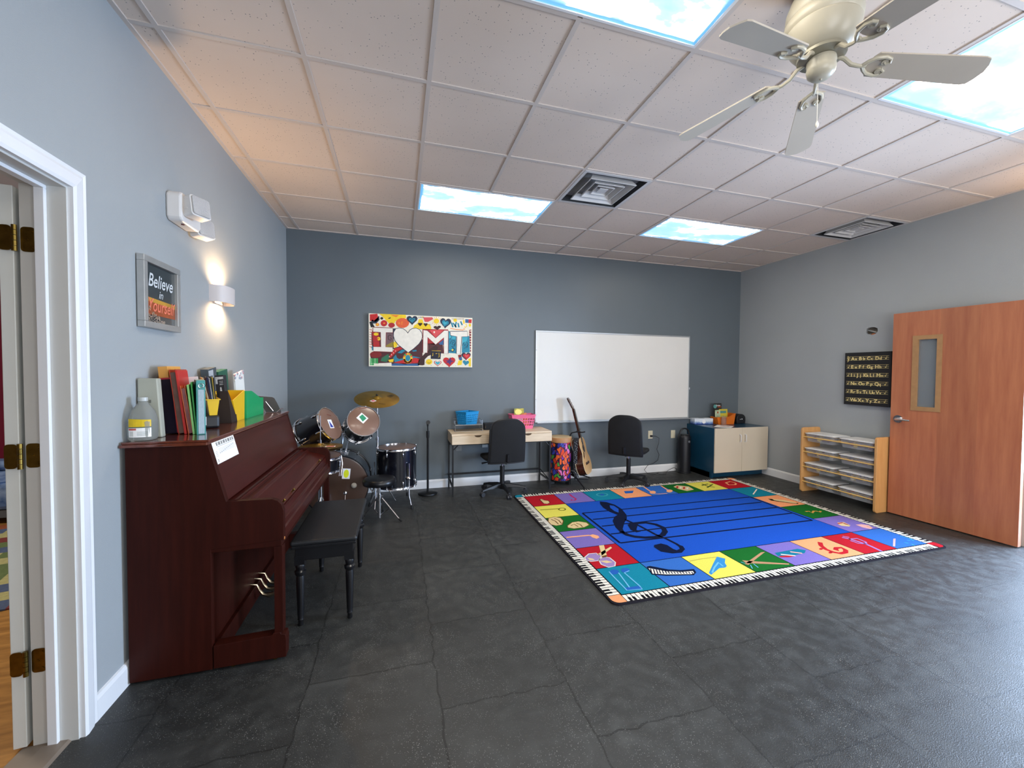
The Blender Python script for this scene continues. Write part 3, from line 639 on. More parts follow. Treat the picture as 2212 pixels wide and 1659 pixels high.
mb = MB(Rz(.12)); jpatch(mb, -.038, .040, .018, .060, .001); mb.mat(1); jpatch(mb, -.038, .040, .065, .102, .001, .006); mb.mat(2); jpatch(mb, -.036, -.008, .050, .058, .0016); mb.mat(3); jpatch(mb, -.038, .040, .0605, .0645, .0012)
mb.mi = 3
for i in range(4): jpatch(mb, -.03, -.018, .026 + i * .005, .0272 + i * .005, .0016); jpatch(mb, -.006, .03, .026 + i * .005, .0272 + i * .005, .0016)
mb.build('label', [paper, mat('label_yellow', '#d8b616', .5, noise=(40, .08)), mat('label_red', '#c2564f', .5, noise=(20, .05)), mat('label_green', '#50604f', .5, noise=(20, .05))], jg)
bx = thing('file_box', 'translucent whitish plastic file box standing behind the jug', 'box', (.052, -2.725, ZT))
mb = MB(); mb.prism([(-.046, 0), (.048, 0), (.032, .282), (-.046, .282)], -.018, .018, Matrix.Rotation(PI / 2, 4, 'X')); mb.build('box', mat('milky_plastic', '#a9aa9c', .35, noise=(5, .08)), bx, bevel=.005)
for sx in (-.036, .0): MB().box(sx, sx + .008, -.0205, -.018, .166, .18).build('snap', mat('snap_grey', '#6d6e66', .4, noise=(9, .02)), bx)
pages = mat('page_edges', '#cfd3d6', .7, noise=(60, .12), stretch=(8, 8, 1)); pgrey = mat('grey_pages', '#9fb0b8', .7, noise=(60, .15), stretch=(8, 8, 1))
def upright(name, label, cat, x, y, t, d, h, lean, cover, pg=None, group=None, z=ZT, yaw=0, tilt=0):
    """stands on edge: t thick across x, d deep along y (near edge at y), h tall; lean tips the top towards the wall"""
    yw = math.radians(yaw); o = thing(name, label, cat, (x - d / 2 * math.sin(yw), y + d / 2 * math.cos(yw), z), yw, group)
    L = Matrix.Rotation(math.radians(-lean), 4, 'Y') @ Matrix.Rotation(math.radians(tilt), 4, 'X') @ T3(0, 0, t / 2 * abs(math.sin(math.radians(lean))) + d / 2 * abs(math.sin(math.radians(tilt))))
    if pg:
        mb = MB(L); c = .0025; mb.box(-t / 2, -t / 2 + c, -d / 2, d / 2, 0, h); mb.box(t / 2 - c, t / 2, -d / 2, d / 2, 0, h); mb.box(-t / 2 + c, t / 2 - c, d / 2 - c, d / 2, 0, h); mb.build('cover', cover, o)
        MB(L).box(-t / 2 + c, t / 2 - c, -d / 2 + .004, d / 2 - c, .004, h - .014).build('pages', pg, o)
    else: MB(L).box(-t / 2, t / 2, -d / 2, d / 2, 0, h).build('cover', cover, o, bevel=.001)
    return o, L
Y0 = -2.70
mg = thing('magazine_file', 'dark smoky plastic magazine file with a crimson edge, behind the file box', 'magazine file', (.086, -2.56, ZT), math.radians(3))
L = Matrix.Rotation(math.radians(-5), 4, 'Y') @ T3(0, 0, .004)
mb = MB(L); t = .0275
mb.box(-t, -t + .002, -.08, .08, 0, .29); mb.box(t - .002, t, -.08, .08, 0, .29); mb.box(-t + .002, t - .002, .078, .08, 0, .29); mb.box(-t + .002, t - .002, -.08, -.078, 0, .275); mb.box(-t + .002, t - .002, -.078, .078, 0, .003)
mb.build('shell', mat('smoky_purple_plastic', '#1d1826', .15, coat=.5, noise=(6, .2)), mg)
mb = MB(L); mb.box(t, t + .003, -.084, -.078, 0, .28); mb.box(-t, t, -.084, -.08, .272, .28); mb.build('edging', mat('crimson_edge', '#9c1f30', .4, noise=(9, .1)), mg)
upright('book', 'orange-topped book standing in the dark magazine file', 'book', .084, -2.632, .040, .13, .335, 5, mat('orange_cover', '#d79a48', .5, noise=(9, .06)), z=ZT + .004)
upright('binder', 'red and brown binder, second tall one from the wall in the leaning row', 'binder', .139, -2.65, .025, .2, .325, 6, mat('brick_red_cover', '#a8391f', .4, noise=(9, .08)), mat('brown_pages', '#5e443a', .6, noise=(30, .2)), yaw=10, group='binders leaning on the piano')
upright('binder', 'thin bright red binder, between the brown-paged binder and orange folder', 'binder', .1585, -2.655, .010, .19, .322, 6, mat('red_cover', '#c22a22', .4, noise=(9, .06)), yaw=11, group='binders leaning on the piano')
upright('folder', 'orange folder shorter than the red binders beside it', 'folder', .184, -2.665, .019, .2, .245, 7, mat('orange_folder', '#c65f2c', .5, noise=(9, .08)), mat('mauve_pages', '#7a4a4a', .6, noise=(30, .2)), yaw=16)
upright('folder', 'light green folder between the orange folder and the teal binder', 'folder', .2, -2.672, .009, .2, .25, 5, mat('lime_folder', '#7ec070', .5, noise=(9, .08)), yaw=19, group='green folders on the piano')
upright('folder', 'dark green folder leaning on the teal binder', 'folder', .211, -2.672, .007, .2, .262, 4, mat('green_folder', '#1f8a34', .5, noise=(9, .08)), yaw=20, group='green folders on the piano')
o, L = upright('paper_sheet', 'white sheet with a printed header sticking up above the green folders', 'paper', .132, -2.45, .05, .002, .285, 5, paper)
tb, L = upright('ring_binder', 'teal ring binder with its rings and grey-white pages showing', 'binder', .236, -2.683, .036, .22, .272, 0, mat('teal_cover', '#2f8a85', .4, noise=(9, .06)), yaw=24)
mb = MB(L); mb.box(-.011, .013, -.1125, -.1095, .004, .225); mb.build('pages', pgrey, tb)
mb = MB(L); mb.tube([(.001 + .010 * math.cos(t_), -.114, .245 + .011 * math.sin(t_)) for t_ in [PI * i / 6 for i in range(12)]], .0016, closed=True); mb.build('ring', chrome, tb)
gd = thing('gadget_case', 'small black case with white handle lying under the yellow bin', 'case', (.150, -2.37, ZT), math.radians(24))
MB().box(-.045, .045, -.075, .07, 0, .07).build('body', black_plastic, gd, bevel=.012)
mb = MB(); mb.tube([(-.040, -.078, .02), (-.040, -.088, .062), (-.018, -.088, .066), (-.018, -.078, .02)], .003); mb.build('handle', white_trim, gd)
def bin_open(name, label, x, y, z, w, d, h, flare, m_):
    o = thing(name, label, 'bin', (x, y, z), math.radians(24)); mb = MB()
    a, b = w / 2, d / 2; A, B = a * flare, b * 1.08; t = .002
    v = [(-a, -b, 0), (a, -b, 0), (a, b, 0), (-a, b, 0), (-A, -B, h), (A, -B, h), (A, B, h), (-A, B, h)]
    v2 = [(-a + t, -b + t, t), (a - t, -b + t, t), (a - t, b - t, t), (-a + t, b - t, t), (-A + t, -B + t, h), (A - t, -B + t, h), (A - t, B - t, h), (-A + t, B - t, h)]
    mb.add(v + v2, [(3, 2, 1, 0)] + [(k, (k + 1) % 4, 4 + (k + 1) % 4, 4 + k) for k in range(4)] + [(8, 9, 10, 11)] + [(8 + k, 12 + k, 12 + (k + 1) % 4, 8 + (k + 1) % 4) for k in range(4)] + [(4 + k, 4 + (k + 1) % 4, 12 + (k + 1) % 4, 12 + k) for k in range(4)])
    mb.build('body', MATS['yellow_plastic'], o)
    mb = MB(); e = .006; mb.tube([(-A - e / 2, -B - e / 2, h), (A + e / 2, -B - e / 2, h), (A + e / 2, B + e / 2, h), (-A - e / 2, B + e / 2, h)], e / 2, 6, True); mb.build('rim', MATS['yellow_plastic'], o)
    return o
yel = mat('yellow_plastic', '#e0b51c', .35, noise=(9, .04))
bin_open('book_bin', 'small tapered yellow bin holding thin music books', .160, -2.350, ZT + .0705, .034, .15, .088, 1.65, yel)
cols = ['#c98a3c', '#e9d8b0', '#5a241c', '#3a2a30', '#22305a', '#c9c4c0', '#2b3a2a', '#c9a93c', '#302420']
bl = ['amber spined book nearest the wall', 'cream book second from the wall', 'dark red book', 'plum book', 'navy book', 'pale grey book', 'dark green book', 'mustard book', 'blackish book furthest from the wall']
for i, c in enumerate(cols):
    upright('music_book', bl[i] + ', in the small yellow bin', 'book', .178 + i * .0031, -2.408, .0030, .12, .215 - .004 * (i % 3), 12 - i * 1.1, mat('book_cover_%d' % i, c, .5, noise=(9, .1)), group='thin music books in the yellow bin', z=ZT + .074, yaw=24)
hb = thing('magazine_holder', 'dark brown tapered cardboard magazine holder', 'magazine holder', (.165, -2.155, ZT)); bw = mat('dark_brown_board', '#2b211d', .6, noise=(20, .1))
XZ = Matrix.Rotation(PI / 2, 4, 'X'); tz = [(-.040, 0), (.040, 0), (.021, .196), (-.021, .196)]
mb = MB(); mb.prism(tz, .042, .045, XZ); mb.prism([(-.04, 0), (.04, 0), (.034, .06), (-.034, .06)], -.045, -.042, XZ)
mb.add([(-.04, -.042, 0), (-.04, .042, 0), (-.034, .042, .06), (-.021, -.042, .196)], [(0, 1, 2, 3)]); mb.add([(.04, -.042, 0), (.04, .042, 0), (.034, .042, .06), (.021, -.042, .196)], [(0, 1, 2, 3)]); mb.box(-.038, .038, -.042, .042, 0, .003); mb.build('board', bw, hb)
bk, L = upright('book', 'black book with white lettering rising from the brown holder', 'book', .162, -2.19, .045, .045, .288, 5, mat('black_cover', '#26272a', .4, noise=(9, .1)), z=ZT + .004)
mb = MB(L); fp = lambda u, v, d: (u, -.0228 - d, v)
flat(mb, fp, [(-.021, .262), (.021, .262), (.021, .278), (-.021, .278)], .0006); flat(mb, fp, [(-.021, .235), (-.010, .235), (-.010, .262), (-.021, .262)], .0006)
for i in range(3): ribbon(mb, fp, [(-.002, .25 - i * .01), (.018, .25 - i * .01)], .0035, .0008)
flat(mb, fp, [(-.004, .17), (.01, .17), (.006, .215), (.0, .215)], .0006)
mb.build('cover_print', mat('white_print', '#b9b9b6', .6, noise=(90, .4)), bk)
YZm = Matrix(((0, 0, 1, 0), (1, 0, 0, 0), (0, 1, 0, 0), (0, 0, 0, 1)))
yb = thing('yellow_file_box', 'yellow plastic file box with a slanting open side, beside the brown holder', 'file box', (.15, -2.04, ZT))
mb = MB(); sh = [(-.06, 0), (.07, 0), (.078, .192), (-.02, .165), (-.125, .135)]; mb.prism(sh, .047, .05, YZm); mb.prism([(-.06, 0), (.07, 0), (.078, .192), (-.15, .192)], -.06, -.057, YZm)
for p, q_, zb in (((-.06, 0), (-.125, .135), .192), ((.07, 0), (.078, .192), .192)):
    mb.add([(-.057, p[0], 0), (.047, p[0], 0), (.047, q_[0], q_[1]), (-.057, q_[0] if q_[0] > 0 else -.15, zb)], [(0, 1, 2, 3)])
mb.box(-.057, .047, -.059, .069, 0, .003); mb.build('body', yel, yb, solid=.0012)
ggr = mat('green_plastic', '#0c9a5d', .35, noise=(9, .04))
go = thing('green_file_box', 'bright green file box with its stepped side facing the room', 'file box', (.16, -1.785, ZT))
mb = MB(); shp = [(-.175, 0), (.18, 0), (.18, .122), (.12, .122), (-.07, .182), (-.175, .186)]
for x in (-.05, .047): mb.prism(shp, x, x + .003, YZm)
mb.box(-.047, .047, -.175, -.172, 0, .186); mb.box(-.047, .047, .177, .18, 0, .122); mb.box(-.047, .047, -.172, .177, 0, .003); mb.build('body', ggr, go)
def wallbook(label, y, w, t, h, cover, x=.04, tip=8, name='binder', cat='binder', group='binders standing against the wall on the piano'):
    o = thing(name, label, cat, (x, y, ZT), 0, group); L = Matrix.Rotation(math.radians(tip), 4, 'X') @ T3(0, 0, w / 2 * math.sin(math.radians(tip)))
    MB(L).box(-t / 2, t / 2, -w / 2, w / 2, 0, h).build('cover', cover, o, bevel=.001); return o, L
b1, L = wallbook('dark binder with a pale label pocket, behind the yellow file box', -2.03, .12, .04, .33, mat('slate_cover', '#4b5358', .4, noise=(9, .1)), .04)
px_ = lambda u, v, d: (.0203 + d, u, v)
mb = MB(L); flat(mb, px_, [(-.055, .20), (-.048, .20), (-.048, .32), (-.055, .32)], .0005); flat(mb, px_, [(.0, .20), (.012, .20), (.012, .32), (.0, .32)], .0005); flat(mb, px_, [(-.048, .285), (.0, .285), (.0, .32), (-.048, .32)], .0005); mb.build('label_pocket', mat('pocket_white', '#b5bbc0', .3, noise=(9, .04)), b1)
wallbook('forest green binder behind the green file box', -1.865, .15, .04, .315, mat('forest_cover', '#245c48', .45, noise=(9, .08)), .04)
sb, L = wallbook('white booklet with a floral top behind the green file box', -1.63, .17, .012, .30, paper, .075, 10, 'songbook', 'book', 'booklets against the wall on the piano')
mb = MB(L); random.seed(5)
for i in range(18):
    mb.mi = i % 3; mb.ball((.006, random.uniform(-.085, .085), random.uniform(.245, .30)), .013, 6, (.25, 1, .8))
mb.build('floral_print', [mat('grey_flower', '#9da0ac', .7, noise=(9, .1)), mat('rose_flower', '#c99aa0', .7, noise=(9, .1)), paper], sb)
ts = thing('tablet_stand', 'dark tablet case propped open at the far end of the piano', 'tablet stand', (.22, -1.50, ZT))
mb = MB(); mb.prism([(-.02, 0), (.085, 0), (.05, .075), (.03, .11), (.015, .118), (-.10, .13)], .0, .006, Matrix.Rotation(math.radians(-14), 4, 'X') @ XZ); mb.build('case', mat('charcoal_case', '#34383d', .4, noise=(9, .08)), ts, bevel=.001)
mb = MB(); mb.prism([(-.10, .0), (-.03, .0), (-.095, .12)], -.02, -.018, XZ); mb.build('prop', mat('pale_panel', '#9aa7b2', .4, noise=(9, .03)), ts)
mb = MB(); mb.tube([(-.02, -.012, .085), (.03, -.008, .01)], .003); mb.tube([(.06, -.03, .002), (.09, -.02, .03), (.10, -.02, .03)], .003); mb.build('pen_loop', chrome, ts)
# ================================================================ drum kit in the far left corner
shell_m = mat('black_drum_wrap', '#0c0e16', .18, coat=.6, noise=(6, .2)); head_m = mat('smoky_drum_head', '#76594b', .3, coat=.3, noise=(3, .15))
head_dk = mat('brown_drum_head', '#48342a', .3, coat=.3, noise=(2.5, .25))
cym_m = mat('bronze_cymbal', '#b08d3c', .28, .9, noise=(14, .12)); sticker_w = mat('sticker_white', '#e8e8ea', .5, noise=(9, .02))
def axisM(c, n, up=(0, 0, 1)):      # +z along n
    n = Vector(n).normalized(); return T3(*c) @ n.to_track_quat('Z', 'Y').to_matrix().to_4x4()
def drum(name, label, c, n, r, depth, lugs=6, hoop=chrome, head=head_m, cat='drum', bottom=True, roll=0.3, hoopw=.02):
    """c = centre of the top head, n = direction it faces"""
    o = thing(name, label, cat, c); n = Vector(n).normalized(); M = n.to_track_quat('Z', 'Y').to_matrix().to_4x4()
    MB(M).lathe([(r - .006, -depth), (r, -depth + .004), (r, -.004), (r - .006, 0)], 48).build('shell', shell_m, o)
    MB(M).lathe([(.0001, .0035), (r * .96, .0035), (r + .001, .001), (r + .002, -.006)], 48).build('head', head, o)
    zs = [(-hoopw + .004, .006)] + ([(-depth - .006, -depth + hoopw - .004)] if bottom else [])
    for a, b in zs:
        MB(M).lathe([(r + .002, a), (r + .007, a), (r + .0045, a + .003), (r + .0045, b - .002), (r + .009, b), (r + .003, b), (r + .002, a)], 48).build('hoop', hoop, o)
    for i in range(lugs):
        t = roll + 2 * PI * i / lugs; e = Vector((math.cos(t), math.sin(t), 0))
        for top in ((1, -1) if bottom else (1,)):
            z = -.055 if top > 0 else -depth + .055; mb = MB(M)
            p = e * (r + .006); mb.ball((p.x, p.y, z), .011, 8, (.8, .8, 2.2)); q = e * (r + .009)
            mb.cyl((q.x, q.y, z), (q.x, q.y, -.002 if top > 0 else -depth + .002), .003, n=6); mb.cyl((q.x, q.y, 0 if top > 0 else -depth), (q.x, q.y, .008 if top > 0 else -depth - .008), .006, n=6)
            mb.build('lug', chrome, o)
    return o, M
def pl(M, rot=0, z=.0045, c=(0, 0)):      # printed-plane on a drum head
    A = M @ T3(c[0], c[1], z) @ Rz(rot)
    return lambda u, v, d: tuple(A @ Vector((u, v, d)))
def rect(w, h): return [(-w / 2, -h / 2), (w / 2, -h / 2), (w / 2, h / 2), (-w / 2, h / 2)]
col_m = lambda n, c: mat(n, c, .5, noise=(30, .04))
def sticker(parent, M, rot, c, w, h, shape, m_, z=.0045):
    P_ = pl(M, rot, z, c); mb = MB(); flat(mb, P_, rect(w, h), .0004); mb.mat(1); flat(mb, P_, shape, .0009)
    mb.build('sticker', [sticker_w, m_], parent)
# orientation helper: sticker 'up' on a head = projection of world z
def uprot(M):
    x = (M.to_3x3().inverted() @ Vector((0, 0, 1))); return math.atan2(x.y, x.x) - PI / 2
t1, M1 = drum('tom_drum', 'black rack tom nearest the corner with a blue triangle card on its head', (.58, -1.0, .945), (.84, -.33, .42), .150, .255)
sticker(t1, M1, uprot(M1) - .1, (.0, -.005), .062, .085, [(-.022, -.034), (.026, -.034), (-.012, .034)], col_m('sticker_blue', '#2b3a94'))
mb = MB(); P_ = pl(M1, uprot(M1) - .15, .0045); flat(mb, P_, [(-.01, .085), (.05, .075), (.05, .083), (-.01, .093)], .0004); mb.build('head_print', mat('faded_red_print', '#6b3a30', .6, noise=(90, .3)), t1)
t2, M2 = drum('tom_drum', 'black rack tom with a green diamond card on its head, below the cymbal', (.858, -.85, .943), (.29, -.86, .42), .146, .25)
sticker(t2, M2, uprot(M2) + .75, (-.01, .03), .075, .085, [(-.026, -.026), (.024, -.03), (.03, .026), (-.012, .03)], col_m('sticker_green', '#1d8a62'))
mb = MB(); P_ = pl(M2, uprot(M2), .0045); flat(mb, P_, [(-.03, .125), (.04, .13), (.04, .138), (-.03, .133)], .0004); mb.build('head_print', MATS['faded_red_print'], t2)
# tom holders rise from the bass drum
bass, MBs = drum('bass_drum', 'black bass drum with brown head and yellow card, behind the piano', (.615, -.86, .325), (0, -1, 0), .283, .40, 8, hoop=mat('black_hoop', '#14151a', .3, coat=.4, noise=(9, .1)), head=head_dk, roll=.2, hoopw=.035)
I = inv(bass)
sticker(bass, MBs, uprot(MBs) - .1, (.085, .115), .07, .10, [(.024 * math.cos(t) * (1 if abs(math.cos(t)) < .5 else 1), .04 * math.sin(t)) for t in [2 * PI * i / 16 for i in range(16)]], col_m('sticker_yellow', '#d9e021'))
mb = MB(MBs); mb.ball((.155, -.0, .02), .026, 16, (1, 1, .8)); mb.cyl((.155, -.0, .035), (.155, -.0, .045), .008); mb.build('felt_ball', mat('grey_felt', '#b5b0a6', .9, noise=(60, .15)), bass)
mb = MB(I); mb.tube([(.62, -.60, .60), (.65, -.66, .78), (.64, -.72, .885)], .011); mb.tube([(.66, -.60, .60), (.72, -.62, .78), (.74, -.64, .885)], .011)
mb.tube([(.60, -.80, .865), (.66, -.73, .885), (.72, -.70, .885)], .009)
for p in ((.66, -.73, .885), (.70, -.71, .885), (.68, -.70, .80)): mb.ball(p, .02)
mb.box(.58, .70, -.66, -.55, .596, .612); mb.build('tom_holder', chrome, bass)
for s in (-1, 1):
    mb = MB(I); mb.tube([(.615 + s * .26, -.52, .22), (.615 + s * .33, -.50, .10), (.615 + s * .36, -.48, .01)], .007); mb.build('spur', chrome, bass)
bp_ = thing('bass_drum_pedal', 'chrome kick pedal in front of the bass drum', 'pedal', (.70, -1.0, 0)); I = inv(bp_)
mb = MB(I); mb.box(.655, .745, -1.24, -1.0, .006, .014); mb.box(.668, .732, -1.22, -1.02, .03, .038, T3(0, 0, 0)); mb.build('footboard', mat('pedal_steel', '#77797e', .35, .9, noise=(9, .1)), bp_)
mb = MB(I)
for x in (.655, .745): mb.tube([(x, -1.01, .01), (x, -1.0, .17), (x, -.99, .18)], .007)
mb.tube([(.65, -.99, .175), (.75, -.99, .175)], .006); mb.tube([(.70, -.99, .175), (.70, -.955, .26)], .004); mb.ball((.70, -.945, .275), .02); mb.tube([(.70, -1.02, .04), (.70, -1.0, .17)], .003)
mb.build('pedal_frame', chrome, bp_)
# snare and hi-hat beside the piano end
sn, MS = drum('snare_drum', 'chrome-rimmed snare drum mostly hidden behind the piano arm', (.495, -1.035, .665), (.08, -.05, 1), .178, .13, 8)
mb = MB(inv(sn)); 
for k in range(3):
    a = -.9 + k * 2.1; mb.tube([(.495 + .1 * math.cos(a), -1.035 + .1 * math.sin(a), .52), (.495 + .02 * math.cos(a), -1.035 + .02 * math.sin(a), .42)], .006); mb.tube([(.495, -1.035, .24), (.495 + .13 * math.cos(a), -1.035 + .13 * math.sin(a), .012)], .007)
mb.cyl((.495, -1.035, .14), (.495, -1.035, .46), .012); mb.build('stand', chrome, sn)
mb = MB(inv(sn)); mb.box(.664, .678, -1.07, -1.03, .57, .64); mb.tube([(.668, -1.10, .655), (.678, -1.09, .60), (.668, -1.11, .48)], .003); mb.tube([(.678, -1.04, .655), (.69, -1.05, .58), (.678, -1.07, .47)], .003); mb.build('strainer', chrome, sn)
hh = thing('hi_hat', 'pair of bronze hi-hat cymbals on a chrome stand behind the piano arm', 'cymbal', (.535, -1.22, 0)); I = inv(hh)
for z, fl in ((.775, 1), (.758, -1)):
    mb = MB(I @ T3(.535, -1.22, z)); mb.lathe([(.006, .028 * fl), (.02, .026 * fl), (.035, .014 * fl), (.05, .011 * fl), (.178, 0)], 40); mb.build('cymbal', cym_m, hh, solid=.0015)
mb = MB(I); P_ = lambda u, v, d: tuple(I @ Vector((.535 + u, -1.22 + v, .782 + d - (abs(u)) * .03))); flat(mb, lambda u, v, d: (.535 + u, -1.22 + v, .7835 + d), [(.05, -.10), (.13, -.11), (.13, -.06), (.05, -.05)], .001); mb.mat(1); flat(mb, lambda u, v, d: (.535 + u, -1.22 + v, .7835 + d), [(.06, -.093), (.12, -.10), (.12, -.067), (.06, -.06)], .002); mb.build('sticker', [sticker_w, col_m('sticker_orange', '#cf5a3c')], hh)
mb = MB(I); mb.cyl((.535, -1.22, .1), (.535, -1.22, 1.04), .0035); mb.cyl((.535, -1.22, .785), (.535, -1.22, .83), .01); mb.box(.51, .535, -1.227, -1.213, .815, .83); mb.cyl((.535, -1.22, .08), (.535, -1.22, .74), .012)
for a in (.3, 2.4, 4.5): mb.tube([(.535, -1.22, .34), (.535 + .19 * math.cos(a), -1.22 + .19 * math.sin(a), .012)], .007)
mb.build('stand', chrome, hh)
# crash cymbal
cy = thing('crash_cymbal', 'large bronze cymbal with a red card on a straight stand', 'cymbal', (.965, -.50, 0)); I = inv(cy)
tilt = T3(.965, -.50, 1.135) @ Matrix.Rotation(math.radians(20), 4, 'X') @ Matrix.Rotation(math.radians(2), 4, 'Y')
mb = MB(I @ tilt); mb.lathe([(.006, .034), (.022, .032), (.038, .020), (.05, .0145), (.08, .0135), (.16, .008), (.228, 0)], 56); mb.build('cymbal', cym_m, cy, solid=.0014)
A = I @ tilt
def cp_(u, v, d): r_ = math.hypot(u, v); return tuple(A @ Vector((u, v, .0165 * (1 - r_ / .26) + .0035 + d)))
mb = MB(); S1 = [(-.035 + a, -.085 + b) for a, b in ((-.035, .0), (0, -.028), (.035, .0), (0, .028))]; flat(mb, cp_, S1, .001); mb.mat(1); flat(mb, cp_, [(-.035 + .018 * math.cos(t), -.085 + .014 * math.sin(t)) for t in [PI * i / 4 for i in range(8)]], .002); mb.build('sticker', [sticker_w, col_m('sticker_red', '#d8404c')], cy)
mb = MB(); 
for pts in ([(.10, .05), (.15, .10), (.17, .09), (.13, .02), (.10, .05)], [(.112, .05), (.15, .088)], [(.12, .04), (.155, .08)], [(.02, -.14), (.09, -.15)]): ribbon(mb, cp_, pts, .004, .0014)
mb.build('cymbal_print', ink, cy)
mb = MB(I); mb.cyl((.965, -.5, 1.15), (.962, -.505, 1.19), .004); mb.ball((.963, -.503, 1.178), .012, 10, (1, 1, .7)); mb.mat(1); mb.cyl((.9655, -.499, 1.12), (.968, -.495, .60), .008); mb.cyl((.968, -.495, .04), (.968, -.495, .72), .012); mb.cyl((.968, -.495, .69), (.968, -.495, .73), .017); mb.box(.945, .968, -.50, -.49, .70, .715)
for a in (.3, 2.0, 4.6): mb.tube([(.968, -.495, .34), (.968 + .1 * math.cos(a), -.495 + .1 * math.sin(a), .18), (.968 + .19 * math.cos(a), -.495 + .19 * math.sin(a), .012)], .006)
mb.build('stand', [ink, chrome], cy)
# floor tom
ft, MF = drum('floor_tom', 'large black floor tom standing on three chrome legs beside the microphone stand', (1.165, -.50, .615), (0, 0, 1), .205, .41, 8)
I = inv(ft)
for a in (-1.0, 1.15, 3.25):
    e = Vector((math.cos(a), math.sin(a), 0)); c = Vector((1.165, -.5, 0)); b = c + e * .228; mb = MB(I)
    mb.tube([(b.x, b.y, .47), (b.x, b.y, .13), tuple(b + e * .045 + Vector((0, 0, .03)))], .006); q = c + e * .215; mb.ball((q.x, q.y, .31), .024, 10, (1, 1, .9)); mb.ball((b.x, b.y, .31), .016); lg = mb.build('leg', chrome, ft)
    f = b + e * .05; mb = MB(I); mb.cyl((f.x, f.y, 0), (f.x - e.x * .004, f.y - e.y * .004, .04), .014, .010); mb.build('rubber_foot', rubber, lg)
# throne
dt = thing('drum_throne', 'round black drum throne on a chrome tripod', 'stool', (1.008, -1.0, 0)); I = inv(dt)
MB(I @ T3(1.008, -1.0, 0)).lathe([(.12, .352), (.148, .356), (.155, .37), (.153, .392), (.14, .412), (.08, .424), (.001, .428)], 36).build('seat', mat('throne_vinyl', '#101115', .3, noise=(7, .15)), dt)
mb = MB(I @ T3(1.008, -1.0, 0)); mb.cyl((0, 0, .06), (0, 0, .34), .012); mb.cyl((0, 0, .03), (0, 0, .24), .0155); mb.cyl((0, 0, .22), (0, 0, .26), .02); mb.lathe([(.03, .34), (.05, .352), (.001, .353)], 16); mb.box(.012, .035, -.005, .005, .235, .245); mb.build('column', chrome, dt)
for fx, fy in ((1.212, -1.10), (.845, -.885), (1.03, -.745)):
    mb = MB(I); d = Vector((fx - 1.008, fy + 1.0, 0)); m_ = Vector((1.008, -1, 0))
    a = m_ + d * .12 + Vector((0, 0, .22)); k = m_ + d * .93 + Vector((0, 0, .02)); mb.tube([tuple(a), tuple(k)], .0065); mb.tube([tuple(m_ + Vector((0, 0, .05))), tuple(m_ + d * .47 + Vector((0, 0, .126)))], .005); lg = mb.build('leg', chrome, dt)
    mb = MB(I); mb.tube([tuple(m_ + d * .86 + Vector((0, 0, .034))), tuple(m_ + d * 1.0 + Vector((0, 0, .010)))], [.008, .0105]); mb.build('rubber_foot', rubber, lg)
# microphone stand
ms = thing('microphone_stand', 'black straight microphone stand with a round base beside the floor tom', 'microphone stand', (1.51, -.24, 0))
MB().lathe([(.001, 0), (.105, 0), (.112, .008), (.11, .02), (.095, .028), (.03, .034), (.001, .034)], 36).build('base', black_metal, ms)
mb = MB(); mb.cyl((0, 0, .03), (0, 0, .72), .0125); mb.cyl((0, 0, .66), (0, 0, .74), .0175, n=16); mb.cyl((0, 0, .74), (0, 0, .80), .008); mb.build('pole', black_metal, ms)
mb = MB(T3(0, 0, .80)); mb.cyl((0, 0, -.005), (0, -.004, .03), .012); mb.tube([(0, .03, .02), (0, -.01, .035), (0, -.045, .045)], [.016, .021, .025]); mb.build('clip', black_plastic, ms)
# ================================================================ tall patterned drum and guitar
kd = thing('tube_drum', 'tall tubular drum in a bright swirling print with a tan head', 'drum', (3.19, -.19, 0))
m, nt, b = nodes('bright_leaf_print'); lk = nt.links.new
tc = N(nt, 'ShaderNodeTexCoord'); wv = N(nt, 'ShaderNodeTexNoise', i_Scale=9.0, i_Detail=2.0); lk(tc.outputs['Object'], wv.inputs['Vector'])
va = N(nt, 'ShaderNodeVectorMath', operation='MULTIPLY_ADD'); va.inputs[1].default_value = (.09, .09, .09); lk(wv.outputs['Color'], va.inputs[0]); lk(tc.outputs['Object'], va.inputs[2])
mp = N(nt, 'ShaderNodeMapping'); mp.inputs['Rotation'].default_value = (.6, .5, .3); mp.inputs['Scale'].default_value = (1, 1, .55); lk(va.outputs[0], mp.inputs['Vector'])
vo = N(nt, 'ShaderNodeTexVoronoi', i_Scale=26.0); lk(mp.outputs[0], vo.inputs['Vector']); se = N(nt, 'ShaderNodeSeparateColor'); lk(vo.outputs['Color'], se.inputs[0])
r = ramp(nt, [(0, '#d8431e'), (.16, '#2c2a86'), (.3, '#e8622a'), (.42, '#7b2fa0'), (.52, '#b81f2c'), (.62, '#20202c'), (.72, '#d86fae'), (.8, '#4f9a3a'), (.88, '#e0a080'), (.94, '#3a49b0')], se.outputs[0]); r.color_ramp.interpolation = 'CONSTANT'
ve = N(nt, 'ShaderNodeTexVoronoi', i_Scale=26.0, feature='DISTANCE_TO_EDGE'); lk(mp.outputs[0], ve.inputs['Vector'])
le = N(nt, 'ShaderNodeMath', operation='LESS_THAN'); le.inputs[1].default_value = .07; lk(ve.outputs['Distance'], le.inputs[0])
mx = N(nt, 'ShaderNodeMix', data_type='RGBA'); lk(le.outputs[0], mx.inputs[0]); lk(r.outputs[0], mx.inputs[6]); mx.inputs[7].default_value = lin('#1a1030'); lk(mx.outputs[2], b.inputs['Base Color']); b.inputs['Roughness'].default_value = .35
MB().lathe([(.135, .055), (.14, .06), (.143, .54)], 48).build('shell', m, kd)
